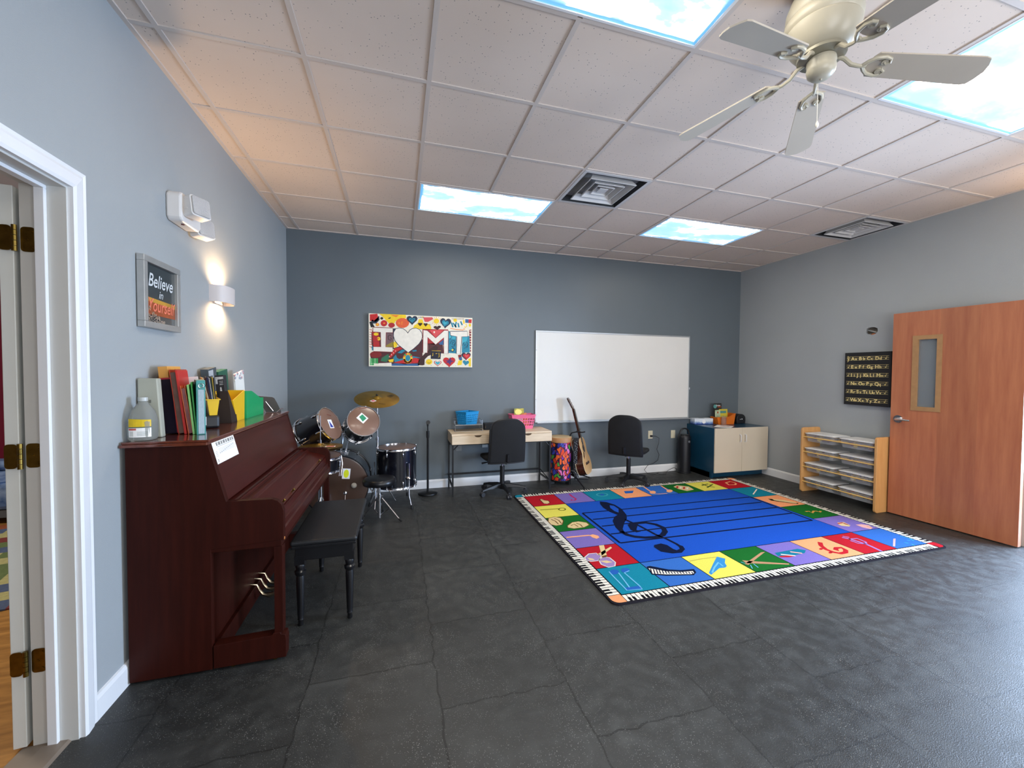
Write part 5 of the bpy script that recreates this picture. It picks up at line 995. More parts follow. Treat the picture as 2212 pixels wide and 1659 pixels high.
ART=[('cred',0,1,[(0.866,2.088),(0.949,2.099),(0.961,2.03),(0.931,2.003),(0.866,2.013)]),
('cred',0,2,[(0.91,2.069),(0.912,2.074),(0.919,2.083),(0.934,2.088),(0.949,2.082),(0.955,2.068),(0.949,2.053),(0.934,2.038),(0.919,2.025),(0.911,2.016),(0.91,2.012),(0.909,2.015),(0.901,2.025),(0.887,2.036),(0.872,2.049),(0.866,2.064),(0.872,2.078),(0.887,2.086),(0.901,2.083),(0.909,2.074)]),
('cnavy',0,1,[(0.883,2.02),(0.967,2.074),(0.973,2.03),(0.937,1.985),(0.889,1.983)]),
('cyellow',0,1,[(0.967,2.099),(1.266,2.101),(1.272,2.066),(1.13,2.012),(1.057,2.009),(1.009,2.064)]),
('corange',0,2,[(1.094,2.093),(1.191,2.092),(1.155,2.067)]),
('cred',0,2,[(1.058,1.993),(1.055,1.977),(1.044,1.964),(1.029,1.956),(1.012,1.955),(0.998,1.962),(0.987,1.974),(0.984,1.99),(0.987,2.006),(0.998,2.019),(1.013,2.027),(1.029,2.028),(1.044,2.021),(1.055,2.009)]),
('corange',0,3,[(1.036,1.992),(1.035,1.988),(1.031,1.984),(1.027,1.982),(1.021,1.981),(1.016,1.983),(1.013,1.987),(1.012,1.991),(1.013,1.995),(1.016,1.999),(1.021,2.001),(1.027,2.001),(1.031,2),(1.035,1.996)]),
('corange',0,2,[(0.969,1.973),(0.967,1.965),(0.961,1.958),(0.953,1.954),(0.944,1.954),(0.936,1.957),(0.93,1.964),(0.928,1.972),(0.931,1.98),(0.936,1.987),(0.944,1.991),(0.953,1.991),(0.961,1.988),(0.967,1.982)]),
('cyellow',0,3,[(0.957,1.973),(0.956,1.969),(0.954,1.966),(0.951,1.964),(0.947,1.964),(0.944,1.966),(0.941,1.968),(0.94,1.972),(0.941,1.976),(0.944,1.979),(0.947,1.981),(0.951,1.981),(0.954,1.98),(0.956,1.977)]),
('cblack',0,3,[(1.014,2.048),(1.012,2.041),(1.007,2.036),(1.001,2.033),(0.993,2.032),(0.986,2.035),(0.982,2.04),(0.98,2.046),(0.982,2.053),(0.986,2.059),(0.993,2.062),(1.001,2.062),(1.007,2.06),(1.012,2.055)]),
('cyellow',0,2,[(1.148,2.019),(1.144,2.004),(1.132,1.991),(1.115,1.983),(1.096,1.983),(1.079,1.989),(1.067,2),(1.063,2.015),(1.067,2.031),(1.079,2.043),(1.096,2.051),(1.115,2.052),(1.132,2.046),(1.144,2.034)]),
('cblack',0,3,[(1.069,2.054),(1.094,2.064),(1.097,2.052),(1.072,2.044)]),
('cred2',0,3,[(1.143,1.974),(1.14,1.962),(1.129,1.951),(1.114,1.945),(1.097,1.944),(1.082,1.949),(1.072,1.959),(1.068,1.971),(1.072,1.984),(1.082,1.994),(1.097,2),(1.114,2.001),(1.129,1.996),(1.14,1.986)]),
('corange2',0,2,[(1.306,2.006),(1.298,1.98),(1.277,1.959),(1.246,1.946),(1.211,1.945),(1.18,1.955),(1.159,1.975),(1.151,2),(1.159,2.026),(1.18,2.047),(1.211,2.06),(1.246,2.061),(1.277,2.051),(1.298,2.032)]),
('corange',0,3,[(1.202,1.999),(1.201,1.994),(1.198,1.99),(1.194,1.987),(1.189,1.987),(1.184,1.989),(1.181,1.993),(1.18,1.998),(1.181,2.003),(1.184,2.007),(1.189,2.01),(1.194,2.01),(1.198,2.008),(1.201,2.004)]),
('corange',0,3,[(1.233,2.011),(1.232,2.007),(1.23,2.003),(1.226,2.001),(1.221,2.001),(1.217,2.002),(1.215,2.006),(1.214,2.01),(1.215,2.015),(1.217,2.018),(1.221,2.021),(1.226,2.021),(1.23,2.019),(1.232,2.015)]),
('corange',0,3,[(1.23,1.99),(1.229,1.986),(1.226,1.983),(1.223,1.981),(1.219,1.981),(1.216,1.983),(1.213,1.986),(1.212,1.99),(1.213,1.994),(1.216,1.997),(1.219,1.999),(1.223,1.999),(1.226,1.997),(1.229,1.994)]),
('cblack',0,1,[(0.86,2),(0.883,2.008),(0.901,1.977),(0.919,1.946),(0.877,1.938)]),
('cnavy',0,3,[(1.339,2.065),(1.341,2.072),(1.352,2.086),(1.373,2.093),(1.394,2.084),(1.403,2.064),(1.394,2.04),(1.373,2.019),(1.352,1.999),(1.341,1.985),(1.339,1.979),(1.337,1.985),(1.326,1.998),(1.305,2.016),(1.284,2.035),(1.275,2.058),(1.284,2.079),(1.305,2.09),(1.326,2.085),(1.337,2.072)]),
('cteal',0,4,[(1.339,2.054),(1.34,2.058),(1.347,2.066),(1.359,2.069),(1.371,2.064),(1.377,2.053),(1.371,2.041),(1.359,2.029),(1.347,2.018),(1.34,2.01),(1.339,2.007),(1.338,2.01),(1.331,2.018),(1.319,2.027),(1.307,2.038),(1.302,2.05),(1.307,2.062),(1.319,2.067),(1.331,2.065),(1.338,2.058)]),
('cnavy',0,5,[(1.339,2.051),(1.34,2.053),(1.343,2.057),(1.351,2.059),(1.358,2.056),(1.361,2.051),(1.358,2.044),(1.351,2.038),(1.343,2.032),(1.34,2.028),(1.339,2.026),(1.338,2.028),(1.335,2.032),(1.327,2.037),(1.32,2.042),(1.317,2.049),(1.32,2.055),(1.327,2.058),(1.335,2.057),(1.338,2.053)]),
('cteal',0,6,[(1.339,2.047),(1.34,2.048),(1.342,2.052),(1.347,2.053),(1.353,2.051),(1.355,2.047),(1.353,2.042),(1.347,2.037),(1.342,2.033),(1.34,2.029),(1.339,2.028),(1.339,2.029),(1.336,2.032),(1.331,2.036),(1.326,2.04),(1.323,2.045),(1.326,2.05),(1.331,2.052),(1.336,2.051),(1.339,2.048)]),
('cyellow',0,2,[(1.347,1.944),(1.365,1.983),(1.403,2.004),(1.416,2.056),(1.46,2.055),(1.473,2.007),(1.543,2.003),(1.562,1.965),(1.562,1.939),(1.46,1.935)]),
('cbrown',0,5,[(1.432,2.003),(1.432,2.006),(1.436,2.012),(1.444,2.015),(1.452,2.011),(1.455,2.003),(1.452,1.993),(1.444,1.985),(1.436,1.977),(1.432,1.971),(1.432,1.969),(1.431,1.971),(1.427,1.977),(1.419,1.984),(1.411,1.992),(1.408,2.001),(1.411,2.009),(1.419,2.013),(1.427,2.011),(1.431,2.006)]),
('cbrown',0,5,[(1.496,2.003),(1.497,2.006),(1.501,2.011),(1.508,2.014),(1.516,2.01),(1.519,2.002),(1.516,1.993),(1.508,1.984),(1.501,1.976),(1.497,1.97),(1.496,1.968),(1.496,1.97),(1.492,1.976),(1.485,1.983),(1.477,1.991),(1.474,2),(1.477,2.009),(1.485,2.013),(1.492,2.011),(1.496,2.005)]),
('cbrown',0.003,5,[(1.391,2.007),(1.562,1.994)]),
('credpink',0,2,[(1.466,2.081),(1.575,2.086),(1.585,2.064),(1.524,2.028),(1.485,2.027)]),
('cyellow',0.008,2,[(1.46,2.091),(1.454,2.064)]),
('cblack',0,3,[(1.413,2.085),(1.422,2.086),(1.417,2.063)]),
('cblack',0,3,[(1.43,2.086),(1.44,2.087),(1.435,2.064)]),
('cblack',0,3,[(1.448,2.087),(1.457,2.087),(1.452,2.064)]),
('cblack',0,3,[(1.466,2.088),(1.475,2.088),(1.47,2.065)]),
('cyellow',0,2,[(1.657,2.044),(1.654,2.03),(1.644,2.019),(1.631,2.012),(1.616,2.012),(1.603,2.017),(1.593,2.028),(1.59,2.041),(1.593,2.055),(1.602,2.066),(1.616,2.073),(1.631,2.074),(1.644,2.068),(1.654,2.057)]),
('cyellow',0.006,2,[(1.662,2.044),(1.681,2.045)]),
('corange',0.006,2,[(1.657,2.026),(1.673,2.018)]),
('cyellow',0.006,2,[(1.643,2.012),(1.652,1.998)]),
('corange',0.006,2,[(1.624,2.006),(1.624,1.99)]),
('cyellow',0.006,2,[(1.604,2.01),(1.595,1.996)]),
('corange',0.006,2,[(1.59,2.023),(1.574,2.014)]),
('cyellow',0.006,2,[(1.585,2.041),(1.567,2.04)]),
('corange',0.006,2,[(1.59,2.059),(1.574,2.067)]),
('cyellow',0.006,2,[(1.604,2.073),(1.595,2.087)]),
('corange',0.006,2,[(1.623,2.079),(1.623,2.095)]),
('cyellow',0.006,2,[(1.643,2.075),(1.652,2.089)]),
('corange',0.006,2,[(1.657,2.062),(1.673,2.071)]),
('cnavy',0,3,[(1.734,2.05),(1.737,2.058),(1.75,2.073),(1.772,2.079),(1.793,2.066),(1.801,2.042),(1.789,2.016),(1.765,1.994),(1.741,1.974),(1.728,1.958),(1.726,1.952),(1.724,1.959),(1.714,1.975),(1.694,1.997),(1.674,2.022),(1.667,2.048),(1.678,2.071),(1.701,2.082),(1.723,2.074),(1.733,2.058)]),
('cteal',0,4,[(1.731,2.034),(1.734,2.039),(1.744,2.048),(1.758,2.049),(1.77,2.039),(1.772,2.022),(1.762,2.007),(1.744,1.996),(1.727,1.986),(1.718,1.977),(1.715,1.973),(1.715,1.978),(1.711,1.99),(1.701,2.006),(1.691,2.023),(1.689,2.041),(1.699,2.055),(1.714,2.059),(1.727,2.051),(1.731,2.04)]),
('cteal2',0,5,[(1.726,2.027),(1.727,2.029),(1.732,2.033),(1.74,2.034),(1.747,2.029),(1.748,2.021),(1.743,2.014),(1.734,2.008),(1.725,2.004),(1.72,2),(1.718,1.998),(1.718,2),(1.716,2.006),(1.71,2.014),(1.705,2.022),(1.704,2.031),(1.709,2.037),(1.717,2.039),(1.723,2.035),(1.726,2.03)]),
('cbrown',0,3,[(1.632,1.973),(1.634,1.977),(1.641,1.984),(1.655,1.989),(1.671,1.986),(1.678,1.977),(1.673,1.966),(1.658,1.954),(1.644,1.944),(1.637,1.936),(1.636,1.934),(1.634,1.936),(1.626,1.942),(1.611,1.948),(1.595,1.956),(1.588,1.966),(1.593,1.976),(1.608,1.983),(1.622,1.982),(1.631,1.976)]),
('cyellow',0,2,[(1.873,2.063),(1.87,2.054),(1.864,2.046),(1.855,2.042),(1.844,2.041),(1.835,2.045),(1.829,2.052),(1.826,2.061),(1.829,2.07),(1.835,2.078),(1.844,2.083),(1.855,2.083),(1.864,2.079),(1.87,2.072)]),
('cteal',0.018,3,[(1.803,2.034),(1.823,1.975)]),
('cteal',0.018,3,[(1.823,2.028),(1.863,1.976)]),
('cteal',0.018,3,[(1.863,2.043),(1.85,1.982)]),
('cteal',0.018,3,[(1.883,2.03),(1.896,1.978)]),
('cteal',0.018,3,[(1.916,2.052),(1.936,2.006)]),
('cblack',0,2,[(1.81,2.084),(1.818,2.083),(1.815,2.062)]),
('cblack',0,2,[(1.827,2.084),(1.835,2.084),(1.832,2.063)]),
('cblack',0,2,[(1.844,2.085),(1.852,2.085),(1.849,2.064)]),
('cblack',0,2,[(1.861,2.086),(1.869,2.086),(1.867,2.064)]),
('cblack',0,2,[(1.879,2.087),(1.887,2.086),(1.884,2.065)]),
('cblack',0,2,[(1.896,2.088),(1.904,2.087),(1.901,2.066)]),
('cblack',0,2,[(1.913,2.088),(1.921,2.088),(1.919,2.067)]),
('cblack',0,2,[(1.931,2.089),(1.939,2.089),(1.936,2.067)]),
('cblack',0,2,[(1.948,2.09),(1.956,2.09),(1.954,2.068)]),
('cyellow',0,2,[(1.943,2.066),(1.963,2.07),(1.967,2.027),(1.95,2.02)]),
('cyellow',0.01,3,[(1.98,2.028),(1.994,1.995),(1.97,1.977),(1.963,1.99)]),
('cblue',0,2,[(1.973,2.081),(2.014,2.081),(2.014,2.036),(1.973,2.037)]),
('cred',0,2,[(2.014,2.081),(2.054,2.081),(2.051,2.034),(2.014,2.036)]),
('cyellow',0,2,[(2.046,2.01),(2.044,2.001),(2.04,1.994),(2.034,1.99),(2.028,1.99),(2.022,1.994),(2.017,2),(2.016,2.009),(2.017,2.018),(2.021,2.025),(2.027,2.029),(2.034,2.029),(2.04,2.026),(2.044,2.019)]),
('corange',0.008,2,[(1.79,1.96),(1.863,1.95),(1.943,1.946),(1.97,1.96),(1.95,1.97)]),
('cmaroon',0,1,[(0.883,1.876),(0.901,1.92),(0.985,1.93),(1.124,1.935),(1.13,1.693),(0.906,1.662),(0.883,1.75)]),
('cred2',0,2,[(0.889,1.888),(0.967,1.885),(0.975,1.714),(0.906,1.713)]),
('cyellow',0,3,[(0.96,1.863),(0.958,1.855),(0.95,1.848),(0.94,1.845),(0.928,1.844),(0.917,1.847),(0.909,1.853),(0.907,1.861),(0.909,1.869),(0.917,1.875),(0.928,1.879),(0.94,1.879),(0.95,1.876),(0.958,1.87)]),
('cyellow',0,3,[(0.984,1.81),(0.982,1.801),(0.976,1.794),(0.968,1.789),(0.959,1.789),(0.951,1.793),(0.945,1.8),(0.943,1.808),(0.945,1.817),(0.951,1.824),(0.959,1.829),(0.968,1.829),(0.976,1.825),(0.982,1.818)]),
('cred',0.012,4,[(0.907,1.826),(0.93,1.789),(0.96,1.815)]),
('cred',0.012,4,[(0.957,1.742),(0.955,1.734),(0.948,1.726),(0.939,1.722),(0.928,1.722),(0.918,1.726),(0.912,1.732),(0.909,1.741),(0.912,1.75),(0.918,1.757),(0.928,1.761),(0.939,1.762),(0.948,1.758),(0.955,1.751),(0.957,1.742)]),
('cred',0.006,2,[(0.862,1.913),(0.892,1.907)]),
('cred',0.006,2,[(0.862,1.884),(0.892,1.879)]),
('cred',0.006,2,[(0.862,1.856),(0.892,1.851)]),
('cred',0.006,2,[(0.862,1.828),(0.892,1.823)]),
('cred',0.006,2,[(0.862,1.8),(0.892,1.794)]),
('cred',0.006,2,[(0.862,1.771),(0.892,1.766)]),
('cred',0.006,2,[(0.862,1.743),(0.892,1.738)]),
('cred',0.006,2,[(0.862,1.715),(0.891,1.709)]),
('cmauve',0,2,[(1.042,1.881),(1.124,1.878),(1.124,1.782),(1.041,1.716)]),
('cbrown',0.007,3,[(1.105,1.845),(1.087,1.857),(1.066,1.841),(1.069,1.806),(1.093,1.794),(1.105,1.813),(1.09,1.826)]),
('colive',0,3,[(1.045,1.735),(1.124,1.782),(1.13,1.712),(1.044,1.716)]),
('cyellow',0,3,[(1.17,1.745),(1.167,1.73),(1.16,1.717),(1.15,1.71),(1.14,1.71),(1.13,1.716),(1.123,1.728),(1.121,1.744),(1.123,1.759),(1.13,1.771),(1.14,1.778),(1.151,1.779),(1.16,1.772),(1.167,1.76)]),
('cnavy',0,2,[(1.124,1.935),(1.154,1.936),(1.13,1.872),(1.13,1.757),(1.124,1.756)]),
('cteal',0,2,[(0.883,1.718),(0.906,1.719),(0.909,1.669),(0.888,1.674)]),
('cmaroon',0,1,[(1.13,1.705),(1.46,1.818),(1.46,1.505),(0.888,1.523),(0.865,1.624),(0.9,1.656),(1.13,1.68)]),
('cred',0,3,[(1.142,1.699),(1.203,1.72),(1.234,1.702),(1.166,1.668),(1.13,1.629),(1.093,1.59),(1.069,1.596),(1.105,1.647)]),
('cwhite',0,4,[(1.085,1.602),(1.085,1.6),(1.083,1.598),(1.082,1.597),(1.08,1.597),(1.078,1.598),(1.077,1.6),(1.076,1.602),(1.077,1.605),(1.078,1.607),(1.08,1.608),(1.082,1.608),(1.083,1.607),(1.085,1.605)]),
('cwhite',0,4,[(1.108,1.625),(1.108,1.623),(1.107,1.621),(1.105,1.619),(1.103,1.619),(1.101,1.62),(1.1,1.622),(1.1,1.625),(1.1,1.627),(1.101,1.629),(1.103,1.631),(1.105,1.631),(1.107,1.63),(1.108,1.628)]),
('cwhite',0,4,[(1.131,1.648),(1.131,1.645),(1.13,1.643),(1.128,1.642),(1.126,1.642),(1.124,1.643),(1.123,1.645),(1.123,1.648),(1.123,1.65),(1.124,1.652),(1.126,1.653),(1.128,1.653),(1.13,1.652),(1.131,1.65)]),
('cwhite',0,4,[(1.155,1.671),(1.154,1.668),(1.153,1.666),(1.151,1.665),(1.149,1.665),(1.148,1.666),(1.147,1.668),(1.146,1.671),(1.147,1.673),(1.148,1.675),(1.15,1.676),(1.151,1.676),(1.153,1.675),(1.154,1.673)]),
('cteal',0,3,[(1.173,1.649),(1.222,1.688),(1.272,1.683),(1.216,1.643)]),
('cteal',0,3,[(1.334,1.678),(1.384,1.692),(1.394,1.673),(1.353,1.666)]),
('cteal',0,3,[(1.123,1.59),(1.154,1.629),(1.166,1.591),(1.191,1.575),(1.353,1.614),(1.438,1.596),(1.315,1.584),(1.142,1.539)]),
('cred',0,4,[(1.129,1.533),(1.228,1.566),(1.378,1.595),(1.429,1.576),(1.416,1.537),(1.253,1.515)]),
('cblue',0,4,[(1.105,1.513),(1.142,1.526),(1.429,1.524),(1.416,1.498),(1.105,1.497)]),
('cdkred',0,2,[(0.996,1.626),(0.989,1.609),(0.971,1.596),(0.945,1.588),(0.915,1.588),(0.889,1.594),(0.871,1.607),(0.865,1.624),(0.871,1.64),(0.889,1.654),(0.915,1.661),(0.945,1.662),(0.971,1.655),(0.989,1.642)]),
('cgreen2',0,3,[(0.996,1.588),(1.069,1.634),(1.081,1.589),(1.05,1.538),(0.984,1.55)]),
('cyellow',0,3,[(1.068,1.564),(1.13,1.578),(1.123,1.539),(1.081,1.538)]),
('cgreen3',0,4,[(0.888,1.57),(0.887,1.566),(0.884,1.562),(0.879,1.56),(0.874,1.56),(0.869,1.562),(0.866,1.565),(0.864,1.57),(0.866,1.575),(0.869,1.578),(0.874,1.581),(0.879,1.581),(0.884,1.579),(0.887,1.575)]),
('cgreen',0,4,[(0.911,1.571),(0.91,1.566),(0.906,1.562),(0.901,1.56),(0.896,1.56),(0.891,1.562),(0.888,1.566),(0.887,1.57),(0.888,1.575),(0.891,1.579),(0.896,1.581),(0.902,1.581),(0.906,1.579),(0.91,1.575)]),
('cgreen3',0,4,[(0.933,1.571),(0.932,1.566),(0.929,1.563),(0.924,1.56),(0.919,1.56),(0.914,1.562),(0.911,1.566),(0.91,1.571),(0.911,1.575),(0.914,1.579),(0.919,1.581),(0.924,1.581),(0.929,1.579),(0.932,1.576)]),
('cgreen',0,4,[(0.956,1.571),(0.955,1.567),(0.952,1.563),(0.947,1.561),(0.942,1.561),(0.937,1.563),(0.933,1.566),(0.932,1.571),(0.933,1.576),(0.937,1.58),(0.942,1.582),(0.947,1.582),(0.952,1.58),(0.955,1.576)]),
('cgreen3',0,4,[(0.888,1.55),(0.887,1.545),(0.884,1.542),(0.879,1.54),(0.874,1.539),(0.869,1.541),(0.865,1.545),(0.864,1.55),(0.866,1.554),(0.869,1.558),(0.874,1.56),(0.879,1.56),(0.884,1.558),(0.887,1.555)]),
('cgreen',0,4,[(0.911,1.55),(0.91,1.546),(0.906,1.542),(0.901,1.54),(0.896,1.54),(0.891,1.542),(0.888,1.545),(0.887,1.55),(0.888,1.555),(0.891,1.559),(0.896,1.561),(0.901,1.561),(0.906,1.559),(0.91,1.555)]),
('cgreen3',0,4,[(0.933,1.551),(0.932,1.546),(0.929,1.542),(0.924,1.54),(0.919,1.54),(0.914,1.542),(0.911,1.546),(0.91,1.55),(0.911,1.555),(0.914,1.559),(0.919,1.561),(0.924,1.561),(0.929,1.559),(0.932,1.555)]),
('cgreen',0,4,[(0.956,1.551),(0.955,1.546),(0.952,1.543),(0.947,1.541),(0.941,1.54),(0.937,1.542),(0.933,1.546),(0.932,1.551),(0.933,1.556),(0.937,1.559),(0.942,1.561),(0.947,1.562),(0.952,1.56),(0.955,1.556)]),
('cgreen3',0,4,[(0.888,1.53),(0.887,1.525),(0.884,1.521),(0.879,1.519),(0.873,1.519),(0.869,1.521),(0.865,1.525),(0.864,1.53),(0.865,1.534),(0.869,1.538),(0.874,1.54),(0.879,1.54),(0.884,1.538),(0.887,1.535)]),
('cgreen',0,4,[(0.911,1.53),(0.909,1.526),(0.906,1.522),(0.901,1.52),(0.896,1.52),(0.891,1.522),(0.888,1.525),(0.887,1.53),(0.888,1.535),(0.891,1.538),(0.896,1.541),(0.901,1.541),(0.906,1.539),(0.909,1.535)]),
('cgreen3',0,4,[(0.933,1.531),(0.932,1.526),(0.929,1.522),(0.924,1.52),(0.919,1.52),(0.914,1.522),(0.911,1.526),(0.909,1.53),(0.911,1.535),(0.914,1.539),(0.919,1.541),(0.924,1.541),(0.929,1.539),(0.932,1.535)]),
('cgreen',0,4,[(0.956,1.531),(0.955,1.526),(0.952,1.522),(0.947,1.52),(0.941,1.52),(0.937,1.522),(0.933,1.526),(0.932,1.531),(0.933,1.535),(0.937,1.539),(0.942,1.541),(0.947,1.541),(0.952,1.539),(0.955,1.536)]),
('cgreen3',0,4,[(0.888,1.51),(0.887,1.505),(0.883,1.501),(0.879,1.499),(0.873,1.499),(0.869,1.501),(0.865,1.505),(0.864,1.509),(0.865,1.514),(0.869,1.518),(0.873,1.52),(0.879,1.52),(0.884,1.518),(0.887,1.514)]),
('cgreen',0,4,[(0.911,1.51),(0.909,1.505),(0.906,1.502),(0.901,1.499),(0.896,1.499),(0.891,1.501),(0.888,1.505),(0.887,1.51),(0.888,1.514),(0.891,1.518),(0.896,1.52),(0.901,1.52),(0.906,1.518),(0.909,1.515)]),
('cwhite',0,2,[(0.96,1.524),(1.105,1.532),(1.102,1.5),(0.96,1.502)]),
('cyellow',0.018,6,[(1.325,1.59),(1.345,1.591)]),
('corange',0.018,6,[(1.322,1.576),(1.341,1.566)]),
('cgreen',0.018,6,[(1.314,1.563),(1.329,1.546)]),
('corange2',0.018,6,[(1.303,1.554),(1.311,1.532)]),
('cyellow',0.018,6,[(1.29,1.551),(1.29,1.527)]),
('corange',0.018,6,[(1.277,1.554),(1.269,1.531)]),
('cgreen',0.018,6,[(1.266,1.562),(1.251,1.545)]),
('corange2',0.018,6,[(1.259,1.575),(1.24,1.565)]),
('cyellow',0.018,6,[(1.256,1.589),(1.235,1.589)]),
('corange',0.018,6,[(1.259,1.604),(1.24,1.613)]),
('cgreen',0.018,6,[(1.266,1.617),(1.251,1.634)]),
('corange2',0.018,6,[(1.277,1.625),(1.269,1.648)]),
('cyellow',0.018,6,[(1.29,1.629),(1.29,1.653)]),
('corange',0.018,6,[(1.303,1.626),(1.311,1.649)]),
('cgreen',0.018,6,[(1.314,1.618),(1.329,1.635)]),
('corange2',0.018,6,[(1.322,1.605),(1.341,1.615)]),
('cyellow',0,5,[(1.34,1.591),(1.335,1.567),(1.321,1.547),(1.301,1.536),(1.279,1.536),(1.259,1.546),(1.245,1.565),(1.24,1.589),(1.245,1.613),(1.259,1.632),(1.279,1.643),(1.301,1.644),(1.321,1.633),(1.335,1.615)]),
('cteal',0,6,[(1.319,1.59),(1.316,1.574),(1.308,1.561),(1.297,1.553),(1.284,1.553),(1.272,1.56),(1.264,1.573),(1.262,1.589),(1.264,1.606),(1.272,1.619),(1.284,1.626),(1.297,1.627),(1.308,1.62),(1.316,1.607)]),
('corange',0.02,6,[(1.331,1.578),(1.327,1.557),(1.316,1.541),(1.299,1.532),(1.281,1.531),(1.265,1.54),(1.253,1.556),(1.249,1.576)]),
('cbrown',0,4,[(1.46,1.505),(1.403,1.51),(1.416,1.569),(1.492,1.655),(1.563,1.716),(1.614,1.747),(1.647,1.725),(1.601,1.651),(1.524,1.617),(1.486,1.577),(1.483,1.511)]),
('cred2',0,2,[(1.46,1.941),(1.764,1.946),(1.764,1.84),(1.614,1.757),(1.524,1.767),(1.518,1.663),(1.46,1.661)]),
('credpink',0,3,[(1.543,1.931),(1.757,1.939),(1.614,1.842)]),
('cwhite',0,4,[(1.607,1.907),(1.606,1.902),(1.603,1.898),(1.6,1.896),(1.596,1.896),(1.592,1.898),(1.59,1.902),(1.589,1.907),(1.59,1.912),(1.592,1.916),(1.596,1.919),(1.6,1.919),(1.603,1.917),(1.606,1.913)]),
('cblue',0,3,[(1.653,1.777),(1.712,1.825),(1.712,1.759),(1.666,1.758)]),
('cmaroon',0,2,[(1.524,1.767),(1.699,1.779),(1.712,1.653),(1.524,1.65)]),
('cnavy2',0,6,[(1.559,1.683),(1.679,1.679),(1.673,1.583),(1.556,1.585)]),
('cyellow',0.004,7,[(1.569,1.683),(1.676,1.682)]),
('cyellow',0.005,7,[(1.582,1.657),(1.581,1.624),(1.572,1.621)]),
('cyellow',0.005,7,[(1.653,1.659),(1.657,1.609),(1.644,1.606)]),
('cyellow',0.005,7,[(1.614,1.648),(1.634,1.652)]),
('cteal',0,2,[(1.764,1.926),(1.863,1.923),(1.861,1.656),(1.765,1.661)]),
('cteal2',0,3,[(1.771,1.913),(1.857,1.91),(1.85,1.829),(1.771,1.84)]),
('cteal',0,2,[(1.937,1.866),(2.025,1.875),(2.032,1.673),(1.931,1.665)]),
('cteal2',0,3,[(1.94,1.859),(2.004,1.861),(1.984,1.78),(1.94,1.792)]),
('cnavy',0.006,4,[(1.784,1.768),(1.804,1.808),(1.837,1.816),(1.854,1.79),(1.837,1.759),(1.811,1.772),(1.818,1.795),(1.834,1.789)]),
('cnavy',0.006,4,[(1.854,1.79),(1.844,1.749),(1.804,1.738)]),
('cnavy',0.006,4,[(1.937,1.752),(1.957,1.793),(1.991,1.8),(2.008,1.774),(1.991,1.743),(1.964,1.756),(1.972,1.78),(1.988,1.773)]),
('cnavy',0.006,4,[(2.008,1.774),(1.998,1.733),(1.958,1.722)]),
('cnavy',0.006,4,[(1.79,1.894),(1.81,1.855),(1.784,1.827)]),
('cnavy',0.01,4,[(1.771,1.694),(1.824,1.676),(1.844,1.709),(1.817,1.729)]),
('cyellow',0,5,[(1.829,1.699),(1.828,1.694),(1.825,1.691),(1.82,1.688),(1.815,1.688),(1.81,1.69),(1.807,1.694),(1.805,1.699),(1.807,1.703),(1.81,1.707),(1.815,1.709),(1.82,1.709),(1.825,1.707),(1.828,1.704)]),
('cdkred',0,2,[(2.021,1.949),(2.048,1.957),(2.046,1.68),(2.035,1.68)]),
('cwhite',0,3,[(2.03,1.942),(2.047,1.942),(2.046,1.932),(2.03,1.933)]),
('cwhite',0,3,[(2.03,1.91),(2.047,1.909),(2.046,1.9),(2.03,1.901)]),
('cwhite',0,3,[(2.03,1.878),(2.048,1.877),(2.046,1.868),(2.03,1.869)]),
('cwhite',0,3,[(2.03,1.846),(2.048,1.845),(2.046,1.835),(2.03,1.836)]),
('cwhite',0,3,[(2.03,1.813),(2.048,1.813),(2.047,1.803),(2.03,1.804)]),
('cwhite',0,3,[(2.03,1.781),(2.048,1.78),(2.047,1.771),(2.03,1.772)]),
('cwhite',0,3,[(2.03,1.749),(2.048,1.748),(2.047,1.738),(2.03,1.739)]),
('cwhite',0,3,[(2.031,1.716),(2.048,1.716),(2.047,1.706),(2.031,1.707)]),
('cblack',0.0035,2,[(1.804,1.569),(1.809,1.561)]),
('cblack',0.0035,2,[(1.665,1.55),(1.67,1.542)]),
('cblack',0.0035,2,[(1.772,1.6),(1.778,1.592)]),
('cblack',0.0035,2,[(1.873,1.54),(1.878,1.532)]),
('cblack',0.0035,2,[(1.555,1.572),(1.56,1.564)]),
('cblack',0.0035,2,[(1.953,1.595),(1.958,1.587)]),
('cblack',0.0035,2,[(1.695,1.52),(1.7,1.512)]),
('cblack',0.0035,2,[(1.638,1.612),(1.643,1.604)]),
('cblack',0.0035,2,[(2.022,1.553),(2.028,1.545)]),
('cblack',0.0035,2,[(1.493,1.542),(1.498,1.535)]),
('cblack',0.0035,2,[(1.888,1.625),(1.893,1.617)]),
('cblack',0.0035,2,[(1.854,1.509),(1.859,1.502)]),
('cblack',0.0035,2,[(1.558,1.509),(1.563,1.501)]),
('cblack',0.0035,2,[(1.712,1.638),(1.717,1.63)]),
('cblack',0.0035,2,[(1.499,1.625),(1.504,1.618)]),
('cyellow',0,4,[(1.576,1.549),(1.572,1.534),(1.561,1.522),(1.546,1.515),(1.529,1.515),(1.513,1.521),(1.502,1.533),(1.499,1.548),(1.502,1.562),(1.513,1.574),(1.528,1.581),(1.546,1.582),(1.561,1.575),(1.572,1.564)]),
('cbrown',0.005,5,[(1.521,1.541),(1.537,1.53),(1.56,1.549)]),
('cred',0,4,[(1.639,1.547),(1.64,1.551),(1.648,1.56),(1.663,1.564),(1.678,1.558),(1.685,1.545),(1.678,1.53),(1.663,1.517),(1.648,1.505),(1.641,1.496),(1.639,1.493),(1.638,1.496),(1.63,1.505),(1.615,1.517),(1.6,1.529),(1.594,1.544),(1.6,1.557),(1.615,1.563),(1.63,1.56),(1.638,1.551)]),
